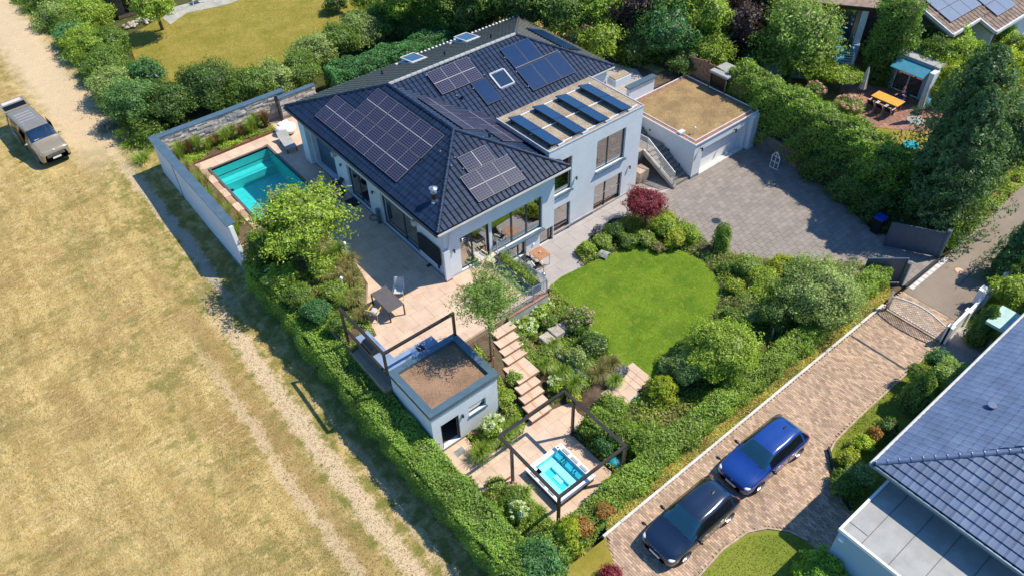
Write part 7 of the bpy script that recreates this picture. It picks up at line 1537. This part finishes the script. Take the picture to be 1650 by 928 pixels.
for (px, py, r_, h_, pal, l) in ((775, 735, .62, .7, 'grass', 'big arching green grass before the shed wall'), (812, 708, .6, .65, 'grass', 'big arching green grass right of the cream hydrangea'), (790, 712, .5, .6, 'grass', 'green grass between the two large arching grasses'), (830, 690, .5, .55, 'grass', 'green grass clump at the foot of the garden stairs'), (878, 592, .5, .6, 'grass', 'arching grass beside the stair landing'), (890, 560, .5, .6, 'grass', 'arching grass right of the upper treads'), (905, 605, .55, .65, 'grass', 'arching grass next to the lime hydrangea'), (925, 622, .5, .6, 'grass', 'arching grass at the end of the low wall'), (985, 590, .6, .6, 'straw', 'golden grass mound at the south lawn edge'), (965, 605, .6, .55, 'straw', 'golden-green grass mound nearer the lawn steps'), (940, 585, .5, .5, 'grass', 'soft grass right of the low garden wall'), (990, 615, .5, .45, 'grass', 'low bright grass beside the lawn steps'), (842, 800, .55, .55, 'grass', 'arching grass between hot tub and bottom bed'), (868, 828, .45, .45, 'grass', 'short arching grass at the patio corner by the hedge')):
    x, y = W(px, py, .0); z = sz(x, y); x, y = W(px, py+4, z); tuft(0, 0, z, r_, h_, 520, pal, l, loc=(x, y), wdt=.03, arch=.75)
mb = MB(); x, y = W(768, 748, H)
slp = [(13.35, 16.9), (14.0, 16.9), (14.3, 21.3), (13.35, 21.3)]; slp2 = [(15.5, 16.9), (17.0, 16.6), (17.2, 19.2), (18.9, 20.2), (18.9, 21.2), (16.4, 21.2), (15.9, 19.5)]
cover('slope_plants', 'green leafy ground cover on the slope left of the garden stairs', slp, 3200, sz, .09, 'light', .22, clump=.1)
cover('slope_plants', 'green leafy ground cover on the slope right of the garden stairs', slp2, 6000, sz, .09, 'grass', .22, clump=.1)
cover('slope_plants', 'loose herbs covering the ground between low wall and lawn', [(17.2, 16.4), (19.2, 16.1), (19.7, 18.8), (20.2, 21), (19.2, 21.2), (18.9, 20.1), (19.1, 19.3), (17.3, 18.9)], 6500, sz, .085, 'grass', .3, clump=.1)
cover('bed_plants', 'small leafy plants in the bed before the shed wall', [(11.3, 16.75), (13.3, 16.7), (13.3, 18.15), (11.3, 18.15)], 2600, sz, .08, 'light', .2)
cover('bed_plants', 'mixed low plants in the bottom bed left of the hot tub', [(9.6, 12.2), (11.4, 12.0), (11.4, 14.5), (9.6, 15.4)], 3000, sz, .08, 'grass', .2)
cover('bed_plants', 'shaded low plants in the bed right of the hot tub', [(15.1, 12.2), (16.6, 12.0), (16.8, 15.1), (15.15, 14.9)], 1600, sz, .08, 'dark', .2)
mb = MB(); mb.box(11.15, 18.05, H-.1, 11.2, 18.12, H+.1); 
for i in range(14): s = random.uniform(.06, .11); mb2 = MB(); mb2.sphere((11.4+i*.09+random.uniform(-.04, .04), 17.95+random.uniform(-.08, .1), H+.06), s, s*.8, s*.7, 6, 4); mb2.build('edge_stone', 'terracotta', None, 'reddish edging stone at the foot of the shed wall', 'stone', 'reddish stones along the shed wall')
MB().box(10.6, 14.2, H-.1, 10.65, 15.1, H+.12).build('bed_rim', 'rust_edge', kind='structure'); MB().box(10.65, 15.08, H-.1, 11.42, 15.12, H+.12).build('bed_rim', 'rust_edge', kind='structure')
# --- hedges and trees on the right
hedge([(40.6, 27.2, 4.2), (40.5, 24.2, 4.15), (40.25, 20.5, 4.1), (39.9, 17.0, 4.1), (39.3, 14.2, 3.9)], 1.9, .2, 3.9, [(.08, .135, .014), (.115, .175, .018), (.15, .21, .022), (.05, .09, .012)], 'tall thick hedge on the far side of the driveway', .14, .95, .14, round_=.5)
hedge([(39.5, 19.9, 2.0), (39.1, 17.0, 2.2), (38.3, 14.2, 2.2)], 1.2, -.1, 1.9, 'dark', 'dark ivy covered bank under the tall driveway hedge', .13, .9, .22, round_=.5)
conifer(1592, 62, 0, 3.4, 10.6, [(.038, .075, .02), (.055, .095, .025), (.08, .125, .035), (.025, .05, .014)], 'huge dark spreading conifer at the right edge beyond the driveway', 0, .20, 1.0, 'big_conifer', .46, (41.7, 13.0), 9)
conifer(1560, 130, 0, 2.4, 9.3, [(.038, .075, .02), (.055, .095, .025), (.08, .125, .035), (.025, .05, .014)], 'second dark conifer merging with the huge one, added to broaden the driveway shadow', 0, .19, 1.0, 'big_conifer', .5, (40.2, 12.0), 8)  # extra tree added to broaden the conifer shadow on the driveway
tree(1610, 215, 4.6, 2.6, 5.2, [(.04, .08, .02), (.06, .10, .026), (.085, .13, .035)], 'broad dark evergreen crown spreading right of the huge conifer', .2, 'evergreen_tree', None, .19, 1.0, 30, low=.9)
tree(1505, 312, 2.4, 1.6, 2.6, 'dark', 'low dark evergreen crown behind the right gate leaf', .2, 'evergreen_tree', None, .15, 1.0, 22)
hedge([(39.6, 11.3, 1.5), (42.5, 11.8, 1.7), (47, 12.6, 2.0), (54, 13.8, 2.2), (64, 15.2, 2.2)], 1.7, -.1, 1.8, [(.11, .16, .016), (.15, .20, .02), (.18, .22, .03), (.07, .11, .015)], 'sunlit yellow-green hedge along the road at the right edge', .15, .85, .2, round_=.5)
cover('road_verge', 'weedy green verge between the road and the sunlit hedge', [(39.2, 10.25), (50, 10.6), (60, 11.1), (60, 12.6), (48, 11.6), (41.5, 10.9), (39.2, 10.7)], 7000, lambda x, y: 0, .13, 'light', .3, clump=.1)
tree(1286, 55, 4.8, 3.0, 5.6, [(.10, .155, .02), (.14, .195, .03), (.18, .235, .045), (.06, .10, .015)], 'big light green leafy tree above the driveway hedge', 1.5, 'broadleaf_tree', None, .18, 1.0, 36, .28, low=.9)
bush(1225, 85, 2.6, 1.4, 2.2, 'mid', 'green shrub under the left side of the big leafy tree', 1.5, size=.13)
bush(1330, 118, 2.6, 1.3, 1.6, 'light', 'light shrub under the right side of the big leafy tree', 1.5, size=.13)
bush(1362, 122, 3.0, 1.2, 1.0, 'light', 'flowering hedge top below the neighbours balcony', 1.5, size=.12, flowers=(6, 'orange', .08))
bush(1312, 148, 2.2, .75, 1.2, 'mid', 'upper rose bush with dense pink blooms near the closed parasol', 1.5, size=.09, flowers=(26, 'pinkf', .11))
bush(1366, 172, 2.1, .95, 1.2, 'grass', 'large rose bush with pink blooms left of the orange table', 1.5, size=.09, flowers=(34, 'pinkf', .11))
def ivy(x0, x1, y0, y1, z0, z1, label, pal='ivy', dens=1.0): return hedge([((x0+x1)/2, y0, z1), ((x0+x1)/2, y1, z1)], x1-x0, z0, z1, pal, label, .16, dens, .2, 'ivy', .5)
ivy(49.5, 51.3, 21.2, 23.2, 1.4, 7.2, 'thick column of ivy climbing between the two neighbouring houses', [(.06, .11, .016), (.09, .15, .02), (.14, .20, .02), (.04, .08, .012)])
ivy(50.9, 53.3, 18.6, 22.4, 3.9, 4.6, 'dark ivy covering the wall above the teal awning')
ivy(51.6, 54.6, 18.0, 19.6, 1.4, 4.7, 'bright ivy hanging below the gutter of the brown tiled roof', 'light')
bush(1525, 130, 3.0, 1.3, 2.6, 'yellow', 'yellow-green shrub right of the garden annex', 1.5, size=.13)
bush(1508, 100, 3.6, 1.2, 2.4, 'light', 'light creeper mass above the annex corner', 1.5, size=.13)
bush(1605, 62, 2.6, 1.9, 1.8, [(.20, .27, .02), (.26, .32, .03), (.16, .22, .02)], 'very bright lime shrub at the top right corner', 1.5, size=.13)
bush(1640, 85, 2.4, 1.6, 2.0, 'mid', 'dull green shrub at the right frame edge under the lime shrub', 1.5, size=.13)
hedge([(50.6, 17.6, 3.4), (54, 16.8, 3.4), (60, 16.4, 3.4)], 1.6, 1.2, 3.4, 'yellow', 'yellowish hedge behind the huge conifer', .15, .8, .2, round_=.5)
# reeds fence surroundings
bush(1140, 80, 3.6, 1.3, 2.0, 'light', 'light green bush behind the reed fence', 2.3, size=.13)
bush(1100, 98, 3.2, 1.2, 1.6, 'dark', 'dark bush left of the reed fence', 2.3, size=.13)
# --- wood behind the house
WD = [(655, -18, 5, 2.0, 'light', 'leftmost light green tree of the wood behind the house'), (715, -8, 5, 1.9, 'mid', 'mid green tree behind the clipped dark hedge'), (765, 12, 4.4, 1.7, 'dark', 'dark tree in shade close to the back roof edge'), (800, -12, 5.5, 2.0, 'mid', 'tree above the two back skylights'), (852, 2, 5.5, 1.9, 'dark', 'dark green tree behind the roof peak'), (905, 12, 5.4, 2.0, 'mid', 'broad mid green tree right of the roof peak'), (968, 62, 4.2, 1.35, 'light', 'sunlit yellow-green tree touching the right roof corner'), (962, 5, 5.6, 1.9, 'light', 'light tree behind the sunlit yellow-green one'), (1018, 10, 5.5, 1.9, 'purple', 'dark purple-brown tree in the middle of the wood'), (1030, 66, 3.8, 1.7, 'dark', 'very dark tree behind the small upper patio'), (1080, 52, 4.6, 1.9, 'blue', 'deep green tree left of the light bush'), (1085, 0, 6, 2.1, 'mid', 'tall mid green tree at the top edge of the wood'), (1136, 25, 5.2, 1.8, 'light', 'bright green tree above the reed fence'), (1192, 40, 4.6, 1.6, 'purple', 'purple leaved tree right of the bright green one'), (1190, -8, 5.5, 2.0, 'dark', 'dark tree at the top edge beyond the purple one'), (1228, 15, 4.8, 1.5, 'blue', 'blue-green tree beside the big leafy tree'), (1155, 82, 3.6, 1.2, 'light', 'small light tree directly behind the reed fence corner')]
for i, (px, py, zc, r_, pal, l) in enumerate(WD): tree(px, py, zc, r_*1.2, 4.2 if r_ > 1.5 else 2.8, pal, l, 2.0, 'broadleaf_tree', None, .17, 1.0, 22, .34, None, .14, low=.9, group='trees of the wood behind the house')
hedge([W(655, 45, 2.5)+(2.6,), W(760, 60, 2.5)+(2.6,)][:1]+[W(790, 30, 2.5)+(3.0,)], 1.6, 1.2, 2.6, 'blue', 'dark shaded shrub belt at the end of the clipped hedge', .14, .8, .3)
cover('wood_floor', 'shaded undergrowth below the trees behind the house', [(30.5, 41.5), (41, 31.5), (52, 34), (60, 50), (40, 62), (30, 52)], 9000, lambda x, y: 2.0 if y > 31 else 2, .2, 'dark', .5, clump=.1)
# --- hedges on the left
hedge([W(528, 112, 3.1)+(3.1,), W(640, 76, 3.1)+(3.1,), W(735, 44, 3.1)+(3.1,)], 1.9, 1.1, 3.1, [(.03, .10, .025), (.045, .13, .035), (.065, .16, .04), (.02, .07, .02)], 'clipped dark green hedge behind the house roof', .13, 1.0, .09, round_=.25)
SR = [(408, 140, 1.5), (445, 128, 1.5), (482, 115, 1.4), (505, 82, 1.5), (545, 66, 1.5), (580, 50, 1.5), (615, 35, 1.5), (650, 22, 1.6), (690, 12, 1.6)]
SL_ = ['first', 'second', 'third', 'fourth', 'fifth', 'sixth', 'seventh', 'eighth', 'last']
for i, (px, py, r_) in enumerate(SR): bush(px, py, 2.5, r_*1.12, 2.6, 'silver' if i % 2 else 'mid', SL_[i]+' grey-green shrub of the row along the neighbours dry lawn counted from the stone wall', 1.1, size=.13, lobes=16, group='shrub row along the dry lawn')
hedge([(8.9, 49.5, 1.9), (9.4, 55, 2.2), (9.6, 62, 2.6), (9.6, 74, 3.0)], 2.0, .3, 2.2, 'mid', 'untrimmed mixed hedge base under the bushes along the dirt track', .14, .9, .28, round_=.6)
LS = [(330, 140, 2.6, 1.75, 2.8, 'dark', 'large round dark green shrub above the stacked stone wall'), (385, 150, 2.2, 1.0, 1.8, 'mid', 'green shrub between the round dark shrub and the grey-green row'), (270, 165, 2.4, 1.4, 2.4, 'dark', 'dark shrub left of the large round one'), (215, 165, 2.6, 1.35, 3.0, [(.045, .10, .02), (.07, .135, .03), (.10, .17, .05)], 'glossy laurel shrub at the corner of the boundary wall'), (235, 120, 2.4, 1.0, 2.0, 'blue', 'deep green shrub beside the dark lantern'), (180, 140, 2.2, 1.3, 2.2, 'silver', 'loose grey-green bush over the dirt track verge'), (165, 105, 2.2, 1.35, 2.2, 'mid', 'rounded green bush in the left hedge row'), (140, 75, 2.3, 1.4, 2.3, 'light', 'light green bush in the left hedge row'), (175, 70, 2.3, 1.2, 2.0, 'mid', 'green bush on the lawn side of the left hedge row'), (115, 62, 2.2, .95, 2.0, [(.06, .14, .05), (.08, .17, .06)], 'smooth clipped round bush by the dirt track'), (95, 32, 2.3, 1.5, 2.4, 'silver', 'feathery grey-green bush high on the left row'), (140, 22, 2.4, 1.5, 2.4, 'light', 'bright clipped bush at the top of the left row'), (70, 2, 2.3, 1.5, 2.4, 'mid', 'topmost bush beside the dirt track'), (110, -12, 2.4, 1.6, 2.4, 'dark', 'dark bush at the top edge left of the garden house'), (42, 8, 1.6, .9, 1.4, 'mid', 'small bush nearest the top left corner')]
for px, py, zc, r_, h_, pal, l in LS: bush(px, py, zc, r_*(1.3 if zc > 1.3 else 1), h_*1.15, pal, l, .9 if zc > 1.3 else .5, size=.13, lobes=16)
tree(245, 8, 3.8, 1.6, 2.4, 'light', 'small leafy tree casting shade on the dry lawn', 1.2, 'garden_tree', W(262, 48, 1.2), .16, 1.0, 18)
bush(540, 5, 2.0, 1.0, 1.4, 'dark', 'dark shrub at the far edge of the dry lawn', 1.2, size=.14); bush(590, -2, 2.6, 1.3, 2.0, 'light', 'light shrub beyond the dry lawn', 1.2, size=.14)
x, y = W(530, 8, 1.6); t = thing('log', 'dark reddish stump at the far edge of the dry lawn', 'stump', (x, y, 1.2)); MB().cyl((0, 0, 0), (.1, 0, .6), .35, .28, n=12).build('trunk', 'rust_edge', t, local=True); MB().cyl((.1, 0, .6), (.1, 0, .61), .27, n=12).build('cut', 'bark', t, local=True)
# --- neighbour's garden, lower right
conifer(1500, 600, 0, .8, 2.4, [(.07, .125, .015), (.10, .16, .02), (.05, .09, .012)], 'pointed yew in front of the blue-grey neighbouring roof', 0, .10, 1.3, 'pointed_yew', .5)
conifer(1605, 492, 0, .75, 2.6, [(.06, .115, .015), (.09, .15, .02), (.04, .08, .012)], 'taller pointed yew beside the side path', 0, .10, 1.3, 'pointed_yew', .5)
bush(1530, 608, 1.2, .95, 1.6, [(.10, .16, .02), (.14, .20, .04), (.19, .25, .07)], 'broad leaved laurel right of the pointed yew', 0, size=.13, aspect=.4)
bush(1478, 600, .9, .5, 1.0, 'mid', 'small green shrub left of the pointed yew', 0, size=.09)
bush(1512, 580, .8, .6, 1.0, 'blue', 'dark low shrub behind the laurel', 0, size=.09)
conifer(1668, 350, 0, 1.4, 4.0, 'blue', 'blue-green fir at the right frame edge by the road', 0, .13, 1.0, 'fir', .7, None, 6)
bush(1632, 470, 1.4, 1.1, 1.7, 'light', 'rounded light shrub behind the low white wall', 0, size=.11)
bush(1655, 440, 1.4, .8, 1.6, 'dark', 'dark shrub between the fir and the light shrub', 0, size=.11)
bush(1368, 735, .55, .5, .7, 'yellow', 'yellow-green dwarf conifer by the neighbouring garage', 0, size=.08)
bush(1392, 712, .55, .45, .7, [(.24, .30, .02), (.20, .26, .02)], 'bright lime dwarf shrub next to the yellow-green one', 0, size=.08)
bush(1412, 700, .6, .4, .8, 'orange', 'small pinkish orange shrub before the blue-grey roof corner', 0, size=.07)
bush(1428, 690, .6, .55, 1.0, 'dark', 'dark glossy shrub tucked under the blue-grey eave', 0, size=.09)
bush(1360, 780, .4, .7, .8, 'mid', 'shaded green shrub beside the blue garage corner', 0, size=.09); bush(1385, 765, .5, .6, .8, 'silver', 'grey-green shrub with white specks under the garage edge', 0, size=.08, flowers=(8, 'whitef', .03))
bush(1325, 922, .9, .95, 1.5, [(.12, .21, .012), (.16, .25, .02), (.09, .16, .01)], 'round bright green clipped bush at the bottom edge', 0, size=.075, lobes=22, lump=.3, dens=1.2)
mint = MB(); a = W(1620, 520, 2.0); mint.prism([(33.0, 4.3), (34.6, 4.3), (34.6, 5.9), (33.0, 5.9)], 1.9, 2.05); mint.build('canopy', 'mint', label='mint green flat porch canopy beside the blue-grey roof', cat='canopy')
# --- grass relief
def blades(name, label, poly, n, zf, L, pal, lie=.5, kind='stuff', wdt=.016, stripes=False, jit=0):
    x0, x1 = min(p[0] for p in poly), max(p[0] for p in poly); y0, y1 = min(p[1] for p in poly), max(p[1] for p in poly)
    X = rng.uniform(x0, x1, n*2); Y = rng.uniform(y0, y1, n*2); ok = np.array([inside(a+jit*rng.normal(), b+jit*rng.normal(), poly) for a, b in zip(X, Y)]); X = X[ok][:n]; Y = Y[ok][:n]; n = len(X)
    Z = np.array([zf(a, b) for a, b in zip(X, Y)]); a = rng.uniform(0, 6.283, n) if not stripes else .9+rng.normal(size=n)*.6+.5*np.sin(X*.7+Y*.15)
    l = L*rng.uniform(.5, 1.3, n); dx, dy = np.cos(a)*l*lie, np.sin(a)*l*lie; v = np.empty((n, 3, 3)); w_ = wdt*rng.uniform(.7, 1.4, n)
    v[:, 0] = np.stack([X-np.sin(a)*w_, Y+np.cos(a)*w_, Z], 1); v[:, 1] = np.stack([X+np.sin(a)*w_, Y-np.cos(a)*w_, Z], 1); v[:, 2] = np.stack([X+dx, Y+dy, Z+l*(1-lie)+.01], 1)
    me = bpy.data.meshes.new(name); me.vertices.add(3*n); me.vertices.foreach_set('co', v.ravel()); me.loops.add(3*n); me.loops.foreach_set('vertex_index', np.arange(3*n, dtype=np.int32)); me.polygons.add(n); me.polygons.foreach_set('loop_start', np.arange(0, 3*n, 3, dtype=np.int32))
    me.materials.append(M['leaf']); me.update(calc_edges=True); ca = me.color_attributes.new('Col', 'FLOAT_COLOR', 'CORNER'); P = np.array(PAL[pal] if isinstance(pal, str) else pal)
    pat = .5+.5*np.sin(X*.9+2*np.sin(Y*.23))*np.sin(Y*.37+X*.5); idx = (rng.random(n)*len(P)).astype(int); c = P[idx]*rng.uniform(.8, 1.2, n)[:, None]; cc = np.ones((3*n, 4)); cc[:, :3] = np.repeat(c, 3, 0); ca.data.foreach_set('color', cc.ravel()); NL[0] += n
    return leaves_obj(name, me, label=label, cat='grass', kind=kind)
gz = lambda x, y: field_z(y)+.05*math.sin(x*1.3+y*.31)*math.sin(y*.7)
blades('field_grass', 'long dry straw grass of the open field', [(-9, 10), (-8, 30), (-5, 52), (2.2, 52), (2.6, 30), (3.0, 5), (0, 2), (-5, 5)], 110000, gz, .17, [(.52, .38, .15), (.42, .31, .11), (.66, .51, .27), (.27, .22, .08), (.38, .26, .09)], .72, stripes=True, wdt=.009, jit=.8)
blades('verge_grass', 'short mixed grass on the verge between the field track and the hedge', [(2.2, 0), (2.2, 50), (7.9, 50), (7.9, 36), (7.4, 33), (7.3, 10), (8.6, 5)], 42000, gz, .12, [(.26, .23, .06), (.18, .19, .04), (.46, .34, .13), (.36, .27, .10)], .6, wdt=.011, jit=.35)
for px, py, l in ((150, 195, 'brownish weeds at the foot of the laurel'), (178, 215, 'dry weeds beside the dirt track'), (215, 240, 'dry weeds at the corner of the boundary wall'), (232, 262, 'dry weeds along the outer face of the boundary wall')): tuft(px, py, .5, .9, .6, 260, 'russet' if px < 200 else 'grass', l, 'weeds', .04, .4, cat='weeds')
blades('lawn_grass', 'dense mown blades of the bright green lawn', LAWN, 60000, lambda x, y: .028, .045, [(.19, .28, .018), (.23, .32, .025), (.28, .35, .04), (.15, .23, .014)], .5, wdt=.008)
blades('front_lawn_grass', 'short grass blades with dry patches on the front lawn by the lane', [(13.9, 6.6), (15.6, 6.7), (16.9, 6.5), (18.2, 5.5), (18.4, 4.8), (18.1, 3), (17.5, -2), (9, 0), (11, 6.5)], 22000, lambda x, y: 0, .07, [(.15, .18, .03), (.20, .21, .04), (.34, .27, .09), (.12, .15, .02)], .5, wdt=.012)
blades('side_lawn_grass', 'short grass blades on the strip beside the neighbouring house', [(32.8, 7.0), (25.2, 7.0), (23.4, 6.9), (22.3, 6.3), (21.7, 5.7), (21.0, 4.4), (21.5, 3.9), (33, 3.9)], 20000, lambda x, y: -.01, .07, [(.13, .17, .025), (.18, .20, .03), (.10, .14, .02)], .5, wdt=.012)
GEN = [(9.4, 11.5), (34.3, 12.0), (34.6, 13.2), W(1300, 430), W(1215, 418), W(1150, 400), W(1136, 386), W(1075, 340), W(1010, 348), W(925, 408), (22.9, 22.7), (20.4, 22.7), (19.1, 21.3), (13.4, 21.3), (13.3, 18.0), (9.4, 18.0)]
def garden_cover(name, label, n, size, pal, hgt, f0, clump):
    P_ = []
    while len(P_) < n:
        x, y = rng.uniform(9.4, 34.5), rng.uniform(11.5, 25)
        if not inside(x, y, GEN) or inside(x, y, LAWN) or inside(x, y, HTP) or (13.8 < x < 16.3 and 16.4 < y < 21.3) or (16.4 < x < 20.1 and 14.3 < y < 16.2 and (x > 17.2 or y > 15.1)): continue
        if math.sin(x*f0+y*1.3)+math.sin(y*f0*1.2-x*1.9)+.7*math.sin(x*5.1+y*4.7) < clump+.4*rng.normal(): continue
        P_.append((x, y, garden_z(x, y)+.02+hgt*rng.random()))
    P_ = np.array(P_); props(leaves_obj(name, leaf_mesh(name, P_, sph(n)*.5+np.array([0, 0, 1]), size, pal, .5, .6)), label, 'ground cover', None, 'stuff')
garden_cover('garden_plants', 'dense low green planting spread over all garden beds', 42000, .09, 'mid', .30, 2.1, -1.1)
garden_cover('garden_plants', 'patches of lighter leafy perennials in the garden beds', 20000, .09, 'light', .42, 1.5, .2)
garden_cover('garden_plants', 'patches of feathery yellow-green grasses in the garden beds', 9000, .13, 'straw', .40, 1.2, .7)
NWL = [W(*p, 1.2) for p in ((205, 60), (290, 12), (345, 0), (460, -40), (600, -30), (640, 10), (520, 90), (400, 112), (270, 135), (225, 120))]
blades('dry_lawn_grass', 'short yellowing grass of the neighbours lawn at the top left', NWL, 45000, lambda x, y: 1.2, .08, [(.30, .25, .04), (.24, .23, .03), (.38, .30, .07), (.17, .19, .025)], .5, wdt=.012)
xx, yy = W(640, 745, -.7); mb = MB()
pts = [(*W(a, b, field_z(20)), 0) for a, b in ((540, 605), (600, 665), (640, 725), (700, 790))]
mb.tube([(p[0], p[1], gz(p[0], p[1])+.04) for p in pts], .02, 5); mb.build('marking_tape', 'blue_wall', label='thin pale blue tape lying in the shaded verge beside the hedge', cat='tape')
print('leaf faces', NL[0], 'objects', len(bpy.data.objects))
